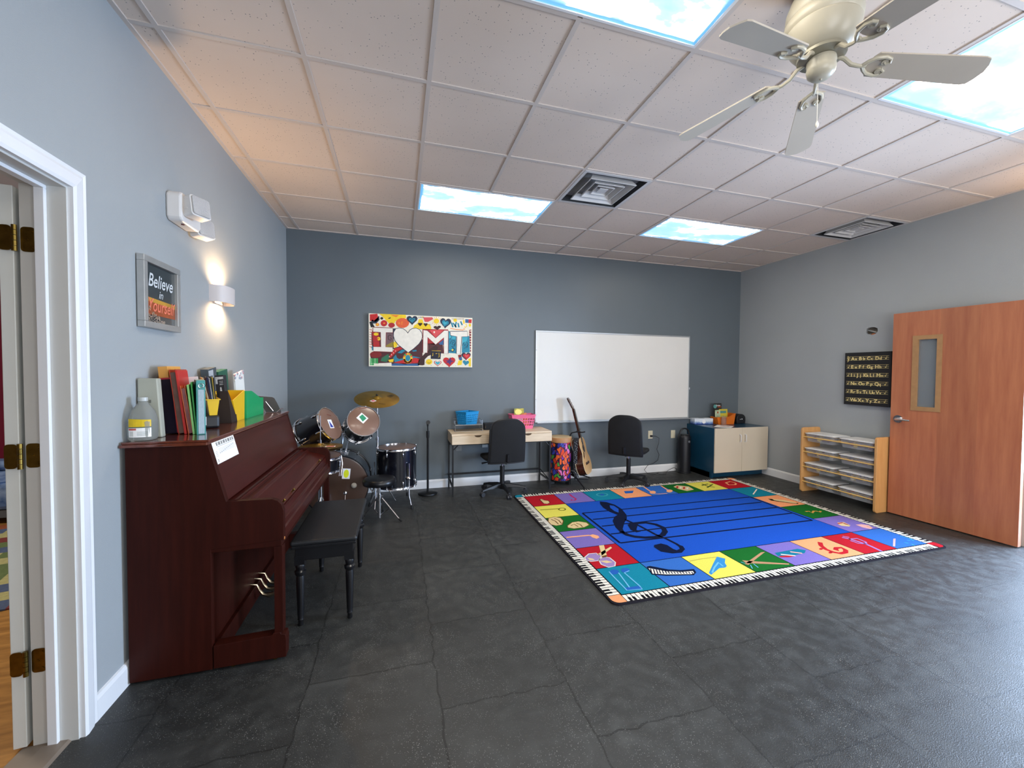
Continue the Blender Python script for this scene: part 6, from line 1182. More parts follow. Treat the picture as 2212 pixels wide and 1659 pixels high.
('cwhite',0,5,[(1.639,1.545),(1.64,1.549),(1.647,1.556),(1.658,1.559),(1.67,1.554),(1.676,1.544),(1.671,1.533),(1.658,1.522),(1.647,1.513),(1.64,1.506),(1.639,1.503),(1.638,1.506),(1.632,1.513),(1.62,1.522),(1.608,1.532),(1.603,1.543),(1.608,1.553),(1.62,1.558),(1.632,1.556),(1.638,1.549)]),
('cteal2',0,6,[(1.639,1.543),(1.64,1.546),(1.645,1.552),(1.655,1.554),(1.665,1.55),(1.669,1.542),(1.665,1.533),(1.655,1.525),(1.645,1.518),(1.64,1.512),(1.639,1.51),(1.638,1.512),(1.633,1.518),(1.623,1.525),(1.613,1.533),(1.609,1.541),(1.613,1.55),(1.623,1.553),(1.633,1.551),(1.638,1.546)]),
('cred',0,4,[(1.778,1.577),(1.78,1.585),(1.793,1.601),(1.818,1.608),(1.843,1.597),(1.854,1.574),(1.844,1.548),(1.818,1.524),(1.794,1.503),(1.78,1.487),(1.778,1.481),(1.776,1.487),(1.763,1.503),(1.738,1.523),(1.713,1.546),(1.702,1.571),(1.713,1.595),(1.738,1.606),(1.762,1.6),(1.776,1.585)]),
('cpurple',0,5,[(1.725,1.574),(1.765,1.568),(1.791,1.608),(1.804,1.569),(1.838,1.563),(1.798,1.545),(1.791,1.515),(1.765,1.542),(1.732,1.534),(1.758,1.555)]),
('cnavy',0,4,[(1.985,1.646),(1.987,1.652),(1.997,1.665),(2.016,1.671),(2.036,1.662),(2.044,1.644),(2.036,1.623),(2.016,1.604),(1.997,1.588),(1.987,1.575),(1.985,1.57),(1.983,1.575),(1.973,1.587),(1.954,1.603),(1.934,1.621),(1.926,1.641),(1.934,1.66),(1.953,1.669),(1.973,1.665),(1.983,1.652)]),
('cred',0,5,[(1.99,1.637),(1.992,1.641),(1.999,1.65),(2.013,1.654),(2.028,1.648),(2.034,1.635),(2.028,1.62),(2.014,1.606),(1.999,1.594),(1.992,1.585),(1.99,1.581),(1.989,1.585),(1.981,1.594),(1.967,1.606),(1.953,1.619),(1.946,1.633),(1.952,1.647),(1.967,1.653),(1.981,1.65),(1.989,1.641)]),
('credpink',0,6,[(1.99,1.633),(1.991,1.635),(1.995,1.639),(2.003,1.641),(2.011,1.638),(2.014,1.632),(2.011,1.625),(2.003,1.619),(1.995,1.613),(1.991,1.609),(1.99,1.607),(1.99,1.609),(1.986,1.613),(1.978,1.618),(1.97,1.624),(1.967,1.631),(1.97,1.637),(1.978,1.64),(1.985,1.639),(1.99,1.635)]),
('cteal',0,4,[(1.983,1.556),(1.985,1.56),(1.993,1.567),(2.007,1.569),(2.019,1.562),(2.023,1.549),(2.016,1.536),(2.001,1.525),(1.986,1.516),(1.978,1.509),(1.976,1.505),(1.976,1.509),(1.97,1.518),(1.958,1.531),(1.947,1.545),(1.943,1.559),(1.95,1.57),(1.964,1.575),(1.977,1.57),(1.983,1.56)]),
('cyellow',0,3,[(1.878,1.51),(1.891,1.57),(1.938,1.577),(1.931,1.517)]),
('cyellow',0,3,[(2.012,1.592),(2.046,1.606),(2.045,1.498),(2.019,1.498)]),
('cdkred',0,3,[(1.884,1.637),(1.924,1.644),(1.931,1.604),(1.898,1.577)]),
('cblue',0,4,[(1.898,1.604),(1.931,1.618),(1.938,1.577),(1.908,1.57)]),
('cdkred',0.014,8,[(0.902,1.936),(1.118,1.936),(1.118,1.887),(1.042,1.886),(1.038,1.713),(1.117,1.712),(1.117,1.66),(0.906,1.663),(0.905,1.713),(0.989,1.713),(0.986,1.886),(0.902,1.889),(0.902,1.936)]),
('cletter',0,9,[(0.902,1.936),(1.118,1.936),(1.118,1.887),(1.042,1.886),(1.038,1.713),(1.117,1.712),(1.117,1.66),(0.906,1.663),(0.905,1.713),(0.989,1.713),(0.986,1.886),(0.902,1.889)]),
('cnavy',0.014,8,[(1.29,1.88),(1.315,1.92),(1.347,1.94),(1.384,1.945),(1.422,1.93),(1.447,1.895),(1.455,1.847),(1.441,1.804),(1.416,1.764),(1.353,1.704),(1.293,1.658),(1.247,1.695),(1.185,1.745),(1.145,1.795),(1.13,1.846),(1.133,1.891),(1.154,1.927),(1.191,1.941),(1.234,1.933),(1.265,1.912),(1.29,1.88)]),
('cletter',0,9,[(1.29,1.88),(1.315,1.92),(1.347,1.94),(1.384,1.945),(1.422,1.93),(1.447,1.895),(1.455,1.847),(1.441,1.804),(1.416,1.764),(1.353,1.704),(1.293,1.658),(1.247,1.695),(1.185,1.745),(1.145,1.795),(1.13,1.846),(1.133,1.891),(1.154,1.927),(1.191,1.941),(1.234,1.933),(1.265,1.912)]),
('cdkred',0.014,8,[(1.47,1.927),(1.514,1.922),(1.614,1.834),(1.718,1.931),(1.764,1.931),(1.761,1.651),(1.715,1.652),(1.713,1.848),(1.614,1.76),(1.518,1.847),(1.515,1.657),(1.467,1.658),(1.47,1.927)]),
('cletter',0,9,[(1.47,1.927),(1.514,1.922),(1.614,1.834),(1.718,1.931),(1.764,1.931),(1.761,1.651),(1.715,1.652),(1.713,1.848),(1.614,1.76),(1.518,1.847),(1.515,1.657),(1.467,1.658)]),
('cnavy',0.014,8,[(1.79,1.921),(1.997,1.931),(2.001,1.868),(1.927,1.865),(1.911,1.652),(1.867,1.653),(1.873,1.864),(1.794,1.878),(1.79,1.921)]),
('cletter',0,9,[(1.79,1.921),(1.997,1.931),(2.001,1.868),(1.927,1.865),(1.911,1.652),(1.867,1.653),(1.873,1.864),(1.794,1.878)])]
# ================================================================ desk
desk = thing('writing_desk', 'pale oak desk with two drawers on thin black metal legs', 'desk', (2.365, -.24, 0)); I = inv(desk)
oak = wood('pale_oak', '#c9b396', '#dcc8ac', .5, 0, (1.2, 14, 14))
MB(I).box(1.76, 2.972, -.45, -.03, .70, .72).build('desktop', oak, desk, bevel=.001)
mb = MB(I); mb.box(1.762, 1.778, -.448, -.035, .60, .70); mb.box(2.954, 2.97, -.448, -.035, .60, .70); mb.box(1.762, 2.97, -.05, -.035, .60, .70); mb.box(2.36, 2.372, -.44, -.05, .60, .70); mb.box(1.778, 2.954, -.44, -.05, .600, .606); mb.build('carcass', oak, desk)
for xa, xb in ((1.764, 2.364), (2.368, 2.968)):
    cx = (xa + xb) / 2; z0, z1 = .602, .698; mb = MB(I)
    arc = [(cx + .045 - .045 * 2 * t, z1 - .022 * math.sin(PI * t) ** .6) for t in [i / 8 for i in range(9)]]
    mb.prof([(xa, z0), (xb, z0), (xb, z1)] + arc + [(xa, z1)], -.464, -.448); mb.build('drawer', oak, desk)
mb = MB(I); mb.box(1.80, 2.93, -.446, -.444, .61, .698); mb.build('drawer_shadow_gap', mat('dark_oak_inside', '#4b3a2a', .8, noise=(20, .1)), desk)  # thin dark sheet whose colour stands for the shade inside the drawer pulls
for x in (1.775, 2.955):
    for y in (-.435, -.055):
        mb = MB(I); mb.box(x - .009, x + .009, y - .009, y + .009, 0, .60); mb.build('leg', black_metal, desk)
    mb = MB(I); mb.box(x - .008, x + .008, -.435, -.055, .10, .118); mb.box(x - .008, x + .008, -.435, -.055, .585, .60); mb.build('side_rail', black_metal, desk)
mb = MB(I); mb.box(1.775, 2.955, -.063, -.047, .16, .178); mb.box(1.775, 2.955, -.44, -.43, .588, .60)
for x, s in ((1.775, 1), (2.955, -1)): mb.tube([(x, -.435, .53), (x + s * .06, -.435, .592)], .006); mb.tube([(x, -.055, .53), (x + s * .06, -.055, .592)], .006); mb.tube([(x, -.42, .115), (x, -.08, .17)], .005)
mb.build('brace', black_metal, desk)
# wire tray + blue basket
wr_ = thing('wire_tray', 'silver wire letter tray on the left of the desk', 'tray', (1.99, -.15, .72)); wm = mat('silver_wire', '#a9abae', .35, .8, noise=(9, .05))
mb = MB(); a, b_ = .165, .11
mb.box(-a, a, -b_, b_, .073, .077)
for x in (-a, a):
    for y in (-b_, b_): mb.tube([(x, y, 0), (x, y, .13 if y > 0 else .078)], .0035, 6)
    mb.tube([(x, -b_, .003), (x, b_, .003)], .003, 6); mb.tube([(x, -b_ + .03, .078), (x, -b_ + .03, .125), (x, b_, .13)], .0035, 6)
    for k in range(5): y = -b_ + .05 + k * .035; mb.tube([(x, y, .077), (x, y, .128)], .0018, 5)
mb.tube([(-a, b_, .003), (a, b_, .003)], .003, 6); mb.tube([(-a, -b_, .003), (a, -b_, .003)], .003, 6); mb.tube([(-a, -b_, .078), (a, -b_, .078)], .004, 6); mb.tube([(-a, b_, .13), (a, b_, .13)], .003, 6)
mb.build('wire_frame', wm, wr_)
def basket(name, label, loc, rz, w, d, h, flare, m_, rows, cols, fs=.55):
    o = thing(name, label, 'basket', loc, rz); mb = MB(); a, b = w / 2, d / 2; t = .0025
    def P(u, v, side):     # u -1..1 across, v 0..1 up
        k = 1 + (flare - 1) * v
        return {0: (u * a * k, -b * k, v * h), 1: (a * k, u * b * k, v * h), 2: (-u * a * k, b * k, v * h), 3: (-a * k, -u * b * k, v * h)}[side]
    for side in range(4):
        nc = cols if side % 2 == 0 else max(3, int(cols * d / w)); nr = rows
        for i in range(nc):
            for j in range(nr):
                u0, u1 = -1 + 2 * i / nc, -1 + 2 * (i + 1) / nc; v0, v1 = j / nr, (j + 1) / nr
                hole = (0 < j < nr) and fs > 0 and j < nr - 1
                q = [P(u0, v0, side), P(u1, v0, side), P(u1, v1, side), P(u0, v1, side)]
                if not hole: mb.add(q, [(0, 1, 2, 3)])
                else:
                    s = .5 * (1 - fs); cu, cv = (u0 + u1) / 2, (v0 + v1) / 2
                    r_ = [P(cu + (u1 - u0) / 2 * fs * math.cos(t_) * 1.0, cv + (v1 - v0) / 2 * fs * math.sin(t_), side) for t_ in [PI * (1.25 + .25 * k_) for k_ in range(8)]]
                    mb.add(q + r_, [(0, 1, 6, 5, 4), (1, 2, 8, 7, 6), (2, 3, 10, 9, 8), (3, 0, 4, 11, 10)])
    mb.box(-a, a, -b, b, 0, .003); body = mb.build('basket_wall', m_, o, solid=.003)
    mb = MB(); k = flare; mb.tube([(-a * k, -b * k, h), (a * k, -b * k, h), (a * k, b * k, h), (-a * k, b * k, h)], .006, 6, True); mb.build('rim', m_, o); return o
basket('blue_basket', 'bright blue perforated plastic basket on the wire tray', (1.985, -.15, .798), math.radians(33), .17, .15, .15, 1.22, mat('blue_plastic', '#1f8cc9', .35, noise=(9, .05)), 6, 7)
basket('pink_basket', 'pink open-weave basket of cards on the desk behind the chair', (2.685, -.13, .72), 0, .24, .14, .175, 1.3, mat('pink_plastic', '#e0688f', .35, noise=(9, .05)), 5, 9, .8)
cw = [('yellow_leaf', '#d6c04a', '#5d7a3c', 'yellow and green activity book standing in the pink basket', 2.655, .205), ('orange_leaf', '#e08a50', '#c9602f', 'orange patterned booklet slanting in the pink basket', 2.755, .19), ('white_leaf', '#e6e0dc', '#c9a0a8', 'white card at the front of the pink basket', 2.63, .15)]
for i, (n_, c1, c2, lb, x, h) in enumerate(cw):
    o = thing('activity_book', lb, 'book', (x, -.12 - i * .018, .725), 0, 'booklets in the pink basket'); L = Matrix.Rotation(math.radians(-4), 4, 'X') @ Matrix.Rotation(math.radians((0, -14, 0)[i]), 4, 'Y')
    MB(L).box(-.065 if i != 1 else -.035, .065 if i != 1 else .035, -.004, .004, 0, h + (.04 if i == 0 else 0)).build('cover', mat(n_, c1, .5, noise=(18, .1, c2)), o)
    if i == 0:
        mb = MB(L); mb.prism([(-.01 + .045 * math.cos(t), .2 + .035 * math.sin(t)) for t in [2 * PI * k / 16 for k in range(16)]], .0042, .005, Matrix.Rotation(PI / 2, 4, 'X')); mb.build('cover_print', mat('sun_print', '#efe07a', .5, noise=(9, .1)), o)
    if i == 2:
        mb = MB(L); _p = lambda u, v, d: (u, -.0045 - d, v); text(mb, _p, 'MUSIC', -.05, .115, .028, .0003); mb.build('cover_print', mat('grey_letter', '#8b8f98', .6, noise=(9, .05)), o)
bb_ = thing('pencil_box', 'small black box lying on the desk beside the office chair', 'box', (2.27, -.16, .72))
MB().box(-.085, .085, -.045, .045, 0, .085).build('body', black_plastic, bb_, bevel=.008); mb = MB(); mb.box(-.075, -.065, -.047, -.0445, .03, .055); mb.build('latch', chrome, bb_)
# ================================================================ office chairs
def office_chair():
    o = thing('office_chair', '', 'chair'); mesh_m = mat('black_mesh_fabric', '#141518', .85, bump=(400, .4), noise=(4, .25))
    # faces +y ; backrest at -y
    mb = MB(); nx, nz = 16, 26; vs = []
    for j in range(nz + 1):
        v = j / nz; z = .395 + .50 * v
        hw = .212 - .012 * v; 
        if v > .7: hw = (.203) * (1 - ((v - .7) / .3) ** 4 * .22)
        for i in range(nx + 1):
            u = -1 + 2 * i / nx; y = -.185 - .045 * v + .028 * u * u - .018 * math.sin(PI * v)
            vs.append((u * hw, y, z - .04 * abs(u) ** 3 * max(0, (v - .6) / .4)))
    mb.add(vs, [(j * (nx + 1) + i, j * (nx + 1) + i + 1, (j + 1) * (nx + 1) + i + 1, (j + 1) * (nx + 1) + i) for j in range(nz) for i in range(nx)], True)
    mb.build('backrest', mesh_m, o, solid=.022)
    mb = MB(); ed = [vs[j * (nx + 1)] for j in range(nz + 1)] + [vs[nz * (nx + 1) + i] for i in range(1, nx + 1)] + [vs[j * (nx + 1) + nx] for j in range(nz - 1, -1, -1)] + [vs[i] for i in range(nx - 1, 0, -1)]
    mb.tube(ed, .012, 8, True); mb.build('back_frame', black_plastic, o)
    mb = MB(); ol = [(.235 * math.copysign(abs(math.cos(t)) ** .6, math.cos(t)), .05 + .225 * math.copysign(abs(math.sin(t)) ** .6, math.sin(t))) for t in [2 * PI * i / 32 for i in range(32)]]
    n = len(ol); lay = [(.93, .405), (1, .42), (1, .44), (.95, .452), (.6, .458)]; vs2 = []
    for k, z in lay: vs2 += [(x * k, .05 + (y - .05) * k, z - .02 * max(0, (y - .1) / .2) ** 2) for x, y in ol]
    mb.add(vs2, [(j * n + i, j * n + (i + 1) % n, (j + 1) * n + (i + 1) % n, (j + 1) * n + i) for j in range(len(lay) - 1) for i in range(n)] + [tuple(range(n))[::-1], tuple((len(lay) - 1) * n + i for i in range(n))], True); mb.build('seat', mesh_m, o)
    mb = MB(); mb.box(-.08, .08, -.06, .14, .375, .405); mb.tube([(0, -.05, .385), (0, -.15, .385), (0, -.205, .42), (0, -.22, .5)], .016); mb.tube([(-.06, .02, .385), (-.19, .0, .375), (-.25, -.01, .37)], [.007, .007, .012]); mb.build('tilt_mechanism', black_plastic, o)
    mb = MB(); mb.cyl((0, 0, .10), (0, 0, .32), .028, n=16); mb.build('gas_column_cover', black_plastic, o); mb = MB(); mb.cyl((0, 0, .30), (0, 0, .38), .014); mb.build('gas_piston', chrome, o)
    for k in range(5):
        a = -PI / 2 + k * 2 * PI / 5; M = Rz(a); mb = MB(M)
        pr = [(.0, .028, .115, .045), (.08, .026, .115, .07), (.2, .02, .095, .068), (.28, .016, .075, .055)]
        vs3 = []
        for x, w, zt, zb in pr: vs3 += [(x, -w, zb), (x, w, zb), (x, w * .6, zt), (x, -w * .6, zt)]
        mb.add(vs3, [(3, 2, 1, 0)] + [(j * 4 + i, j * 4 + (i + 1) % 4, (j + 1) * 4 + (i + 1) % 4, (j + 1) * 4 + i) for j in range(3) for i in range(4)] + [(12, 13, 14, 15)], False)
        lg = mb.build('base_arm', black_plastic, o, bevel=.005)
        mb = MB(M); s = .024
        for dy in (-.015, .015): mb.cyl((.275, dy - .009, .0255), (.275, dy + .009, .0255), .025, n=16)
        mb.ball((.275, 0, .036), .024, 10, (1, .7, 1)); mb.build('caster', mat('caster_grey', '#2a2b30', .35, noise=(9, .1)), lg)
    return o
ch1 = office_chair(); ch1.location = (2.36, -.42, 0); ch1.rotation_euler = (0, 0, math.radians(3)); ch1['label'] = 'black mesh office chair pushed in at the oak desk'; ch1['group'] = 'black mesh office chairs'
ch2 = dup(ch1, (4.05, -.43, 0), math.radians(-46), 'black mesh office chair under the whiteboard, turned slightly to the right')
# ================================================================ whiteboard, wall things
wb = thing('whiteboard', 'large white dry-erase board with aluminium frame on the slate wall', 'whiteboard', (4.10, 0, 1.375))
hw, hh_ = 1.20, .605
MB().box(-hw, hw, -.014, -.002, -hh_, hh_).build('writing_surface', mat('gloss_white_board', '#d8d7d3', .45, coat=0, noise=(2, .02)), wb)
mb = MB(); f = .018
frame4(mb, -hw, hw, -hh_, hh_, f, -.02, 0)
mb.build('frame', mat('aluminium_frame', '#b5b8bb', .35, .7, noise=(9, .04)), wb, bevel=.002)
MB().box(-hw + .02, hw + .03, -.06, -.014, -hh_ - .006, -hh_ + .004).build('marker_tray', MATS['aluminium_frame'], wb, bevel=.002)
MB().box(hw, hw + .012, -.02, -.008, -.18, -.15).build('side_clip', white_trim, wb)
for x, z in ((-hw + .009, .35), (-hw + .009, -.3), (-.7, hh_ - .009), (.7, hh_ - .009)): mb = MB(); mb.ball((x, -.02, z), .005, 8); mb.build('screw', chrome, wb)
cv = thing('painted_canvas', 'colourful painted canvas with white letters I heart MT on the slate wall', 'picture', (1.455, 0, 1.79)); I = inv(cv)
MB(I).box(.853, 2.062, -.042, -.004, 1.487, 2.10).build('canvas', mat('canvas_white', '#e2dccb', .8, bump=(600, .2), noise=(9, .04)), cv)
AC = dict(cred='#b91f22', cred2='#a5242a', credpink='#cc4a4e', cdkred='#7c1c1e', corange='#e0792a', corange2='#d65a30', cyellow='#e6c320', cteal='#1c7c95', cteal2='#3aa0b4', cnavy='#1c2a40', cnavy2='#14182a', cblack='#141214', cbrown='#35191a', cmaroon='#4a1f24', cmauve='#6c5358', colive='#8a7a2c', cblue='#2c5a8a', cgreen='#2a9a50', cgreen2='#2a6a4c', cgreen3='#6ab87a', cpurple='#4a2a6a', cwhite='#e6e0d2', cletter='#e0dbd0')
def decals(data, pal, plane, step, parent, name, rough=.7, I=None):
    keys = []; mb = MB(I)
    for c, w, l, pts in data:
        if c not in keys: keys.append(c)
        mb.mi = keys.index(c)
        if w: ribbon(mb, plane, pts, w, l * step)
        else: flat(mb, plane, pts, l * step)
    return mb.build(name, [mat('print_' + k, pal[k], rough, noise=(25, .06)) for k in keys], parent)
cvp = decals(ART, AC, lambda u, v, d: (u, -.0422 - d, v), .0004, cv, 'painting', .6, I)
# hole: letter board
lb = thing('letter_board', 'black canvas of cream alphabet letters drawn on music staves', 'picture', (W, -1.832, 1.385))
MB().box(-.038, -.002, -.235, .235, -.298, .298).build('board', mat('black_board', '#17171a', .6, noise=(9, .1)), lb, bevel=.002)
lp = lambda u, v, d: (-.0384 - d, -u, v)
mb = MB(); rows = ['AaBbCcDd', 'EeFfGgHh', 'IiJjKkLlMm', 'NnOoPpQq', 'RrSsTtUuVv', 'WwXxYyZz']
for i, s in enumerate(rows):
    z = .232 - i * .094
    for k in range(3): ribbon(mb, lp, [(-.215, z + .018 - k * .0185), (.215, z + .018 - k * .0185)], .0026, .0003)
    n = len(s)
    for k, ch_ in enumerate(s):
        x = -.165 + k * (.33 / n); text(mb, lp, ch_, x, z - .021, .052 if ch_.isupper() else .046, .0006 + .0001 * k, bold=.03, xs=1.0)
    for x in (-.195, .185):
        e = [(x + .007 * math.cos(t), z - .010 + .005 * math.sin(t)) for t in [PI * j / 4 for j in range(8)]]; flat(mb, lp, e, .0008); ribbon(mb, lp, [(x + .006, z - .01), (x + .01, z + .02), (x + .018, z + .012)], .003, .0008)
ribbon(mb, lp, [(-.205, .205), (-.195, .20), (-.188, .212), (-.198, .222), (-.206, .235), (-.2, .262), (-.193, .25), (-.2, .2), (-.205, .19)], .004, .0012)
mb.build('lettering', mat('cream_lettering', '#e3cf8c', .6, noise=(30, .06)), lb)
# framed picture on the left wall
pc_ = thing('framed_picture', 'silver framed dark picture reading Believe in Yourself', 'picture', (0, -2.56, 1.805)); sv = mat('silver_frame', '#b3b3b1', .35, .6, noise=(20, .06))
w2, h2 = .168, .172
mb = MB(); f = .03
frame4(mb, -w2, w2, -h2, h2, f, .004, .035, True)
mb.build('frame', sv, pc_, bevel=.002)
MB().box(.006, .02, -w2 + f, w2 - f, -h2 + f, h2 - f).build('print', mat('chalk_dark_print', '#2b3438', .25, coat=.5, noise=(9, .1)), pc_)
pp = lambda u, v, d: (.0203 + d, u, v)
mb = MB(); mb.mi = 1; flat(mb, pp, [(-.145, -.105), (.145, -.105), (.145, -.03), (-.145, -.02)], .0003); mb.mi = 2; flat(mb, pp, [(-.145, -.04), (.145, -.05), (.145, -.03), (-.145, -.02)], .0006)
mb.mi = 0; text(mb, pp, 'Believe', 0, .035, .092, .0012, 'CENTER', .012, .25, .85); text(mb, pp, 'in', .0, -.015, .055, .0012, 'CENTER', .006, .25)
mb.mi = 3; text(mb, pp, 'Yourself', 0, -.085, .088, .0015, 'CENTER', .012, .25, .8)
mb.mi = 4; random.seed(11)
for k in range(150):
    u = random.uniform(-.14, .03); v = random.uniform(-.14, -.05 - .08 * (u + .14) / .17); s = random.uniform(.002, .0055); a = random.random() * 3
    flat(mb, pp, [(u + s * math.cos(a + q), v + s * math.sin(a + q)) for q in (0, 1.6, 3.1, 4.7)], .001 + .00001 * k)
mb.build('print_lettering', [mat('chalk_white', '#c9ced0', .6, noise=(60, .15)), mat('burnt_orange_band', '#9a4a26', .5, noise=(9, .2)), mat('amber_band', '#b98a2e', .5, noise=(9, .2)), mat('coral_letter', '#e0775c', .6, noise=(30, .1)), mat('silver_glitter', '#d8d8d8', .2, 1, noise=(60, .3))], pc_)
# outlets
plate = mat('almond_plate', '#cfc8ae', .45, noise=(9, .03))
def outlet(x, z, label, blank=False, c=plate):
    o = thing('wall_outlet', label, 'outlet', (x, 0, z), group='outlet plates on the slate wall')
    MB().box(-.036, .036, -.006, -.0005, -.058, .058).build('plate', c, o, bevel=.002)
    if not blank:
        for s in (-1, 1):
            mb = MB(); mb.prism([(.016 * math.cos(t), .013 * math.sin(t)) for t in [PI * k / 8 for k in range(16)]], .006, .0078, T3(0, 0, s * .02) @ Matrix.Rotation(PI / 2, 4, 'X')); mb.mat(1)
            for u in (-.006, .006): mb.box(u - .001, u + .001, -.0083, -.0075, s * .02 - .004, s * .02 + .004)
            mb.build('socket', [c, ink], o)
    return o
outlet(4.662, .545, 'almond outlet with a black plug and cord, right of the turned office chair')
outlet(5.045, .54, 'blank almond wall plate beside the black tower heater', True)
outlet(1.905, .50, 'grey outlet plate under the left end of the desk', False, mat('grey_plate', '#7d8284', .5, noise=(9, .03)))
outlet(2.235, .53, 'white outlet plate under the desk beside the office chair', False, mat('pale_plate', '#b9bcbb', .5, noise=(9, .03)))
cdo = thing('power_cord', 'thin black power cord hanging from the outlet to the floor', 'cord', (4.665, -.02, .52)); I = inv(cdo)
mb = MB(I); mb.tube([(4.665, -.03, .528), (4.72, -.04, .53), (4.775, -.05, .50), (4.77, -.05, .42), (4.74, -.05, .34), (4.78, -.05, .26), (4.76, -.05, .18), (4.68, -.06, .14), (4.58, -.07, .12), (4.52, -.08, .06), (4.56, -.10, .008), (4.66, -.14, .006), (4.74, -.10, .006), (4.70, -.16, .006), (4.80, -.18, .006), (4.92, -.06, .02), (5.03, -.06, .06), (5.08, -.10, .03)], .0035, 6); mb.build('cable', black_plastic, cdo)
mb = MB(I); mb.box(4.651, 4.679, -.034, -.009, .514, .542); mb.build('plug', black_plastic, cdo, bevel=.003)
# tower heater
tw = thing('tower_heater', 'slim black tower heater with a looped carry handle beside the teal cabinet', 'heater', (5.135, -.14, 0))
dk = mat('heater_black', '#15161a', .4, noise=(9, .1))
mb = MB(); mb.lathe([(.09, 0), (.098, .004), (.098, .018), (.088, .024), (.088, .5), (.085, .53), (.07, .548), (.001, .552)], 32); mb.build('body', dk, tw)
mb = MB(); mb.tube([(-.078, 0, .50), (-.078, 0, .57), (-.062, 0, .61), (-.03, 0, .635), (0, 0, .64), (.03, 0, .635), (.062, 0, .61), (.078, 0, .57), (.078, 0, .50)], [.012] * 9, 10); mb.build('carry_handle', dk, tw)
mb = MB(); mb.cyl((.012, -.0875, .46), (.012, -.092, .46), .017, n=20); mb.mat(0); mb.build('dial', mat('dial_grey', '#7d8086', .3, .5, noise=(9, .1)), tw)
mb = MB(); mb.lathe([(.055, .5525), (.05, .556), (.001, .556)], 24); mb.build('top_vent', mat('vent_grey', '#55585d', .4, .4, noise=(30, .2)), tw)
# ================================================================ teal cabinet in the corner
cb = thing('storage_cabinet', 'teal blue cabinet with two beige doors in the right corner', 'cabinet', (5.75, -.28, 0)); I = inv(cb)
teal = mat('teal_laminate', '#143f58', .28, noise=(2, .12)); beige = mat('beige_door', '#cfc3ae', .4, noise=(3, .02)); X0, X1, Yf = 5.285, 6.2, -.552
mb = MB(I); mb.box(X0, X1, Yf, -.003, .075, .69); mb.box(X0, X1, Yf + .07, -.02, 0, .076); mb.box(X0, X0 + .02, Yf + .03, -.02, 0, .08); mb.build('body', teal, cb, bevel=.0015)
mid = (X0 + X1) / 2
for xa, xb, hx in ((X0 + .002, mid - .0015, mid - .045), (mid + .0015, X1 - .002, mid + .045)):
    mb = MB(I); mb.box(xa, xb, Yf - .02, Yf - .001, .08, .688); d_ = mb.build('door', beige, cb, bevel=.003)
    mb = MB(I); mb.tube([(hx, Yf - .02, .595), (hx, Yf - .045, .59), (hx, Yf - .048, .575), (hx, Yf - .048, .51), (hx, Yf - .045, .495), (hx, Yf - .02, .49)], .0055); mb.build('handle', white_trim, d_)
ZC = .691
tb_ = thing('tissue_box', 'white and blue tissue box on the teal cabinet', 'tissue box', (5.46, -.10, ZC), math.radians(-8)); 
m, nt, b = nodes('blue_fade_card'); lk = nt.links.new; tc = N(nt, 'ShaderNodeTexCoord'); sx_ = N(nt, 'ShaderNodeSeparateXYZ'); lk(tc.outputs['Object'], sx_.inputs[0]); nz = N(nt, 'ShaderNodeTexNoise', i_Scale=30.0); lk(tc.outputs['Object'], nz.inputs['Vector'])
ad = N(nt, 'ShaderNodeMath', operation='MULTIPLY_ADD'); ad.inputs[1].default_value = .04; lk(nz.outputs['Fac'], ad.inputs[0]); lk(sx_.outputs['Z'], ad.inputs[2]); dv = N(nt, 'ShaderNodeMath', operation='MULTIPLY'); dv.inputs[1].default_value = 8; lk(ad.outputs[0], dv.inputs[0])
r = ramp(nt, [(.2, '#23408f'), (.36, '#7f9cc8'), (.55, '#d5dce4')], dv.outputs[0]); lk(r.outputs[0], b.inputs['Base Color']); b.inputs['Roughness'].default_value = .5
MB().box(-.145, .145, -.062, .062, 0, .085).build('carton', m, tb_, bevel=.002)
mb = MB(); mb.prism([(.05 * math.cos(t), .025 * math.sin(t)) for t in [PI * k / 10 for k in range(20)]], .0852, .0856); mb.build('opening', ink, tb_); mb = MB(); mb.prism([(.028 * math.cos(t) , .04 + .03 * math.sin(t)) for t in [PI * k / 10 for k in range(20)]], .0622, .0626, Matrix.Rotation(PI / 2, 4, 'X')); mb.build('seal', sticker_w, tb_)
cdy = thing('desk_caddy', 'orange plastic book caddy with a swooping side on the teal cabinet', 'caddy', (5.79, -.16, ZC)); org = mat('orange_plastic', '#cf6a1c', .35, noise=(9, .05))
mb = MB(); shp = [(-.135, 0), (.135, 0), (.165, .155), (.13, .15), (.05, .11), (-.01, .098), (-.165, .105)]
for y in (-.07, .067): mb.prism([(x, z) for x, z in shp], -y - .003, -y, Matrix.Rotation(PI / 2, 4, 'X'))
for p, q in (((-.135, 0), (-.165, .105)), ((.135, 0), (.165, .155))): mb.add([(p[0], -.07, p[1]), (q[0], -.07, q[1]), (q[0], .07, q[1]), (p[0], .07, p[1])], [(0, 1, 2, 3)])
mb.box(-.135, .135, -.07, .07, 0, .003); mb.build('body', org, cdy, solid=.002)
mb = MB(); mb.tube([(-.168, -.072, .105), (-.01, -.073, .1), (.05, -.073, .112), (.168, -.072, .156)], .004, 6); mb.build('rim', org, cdy)
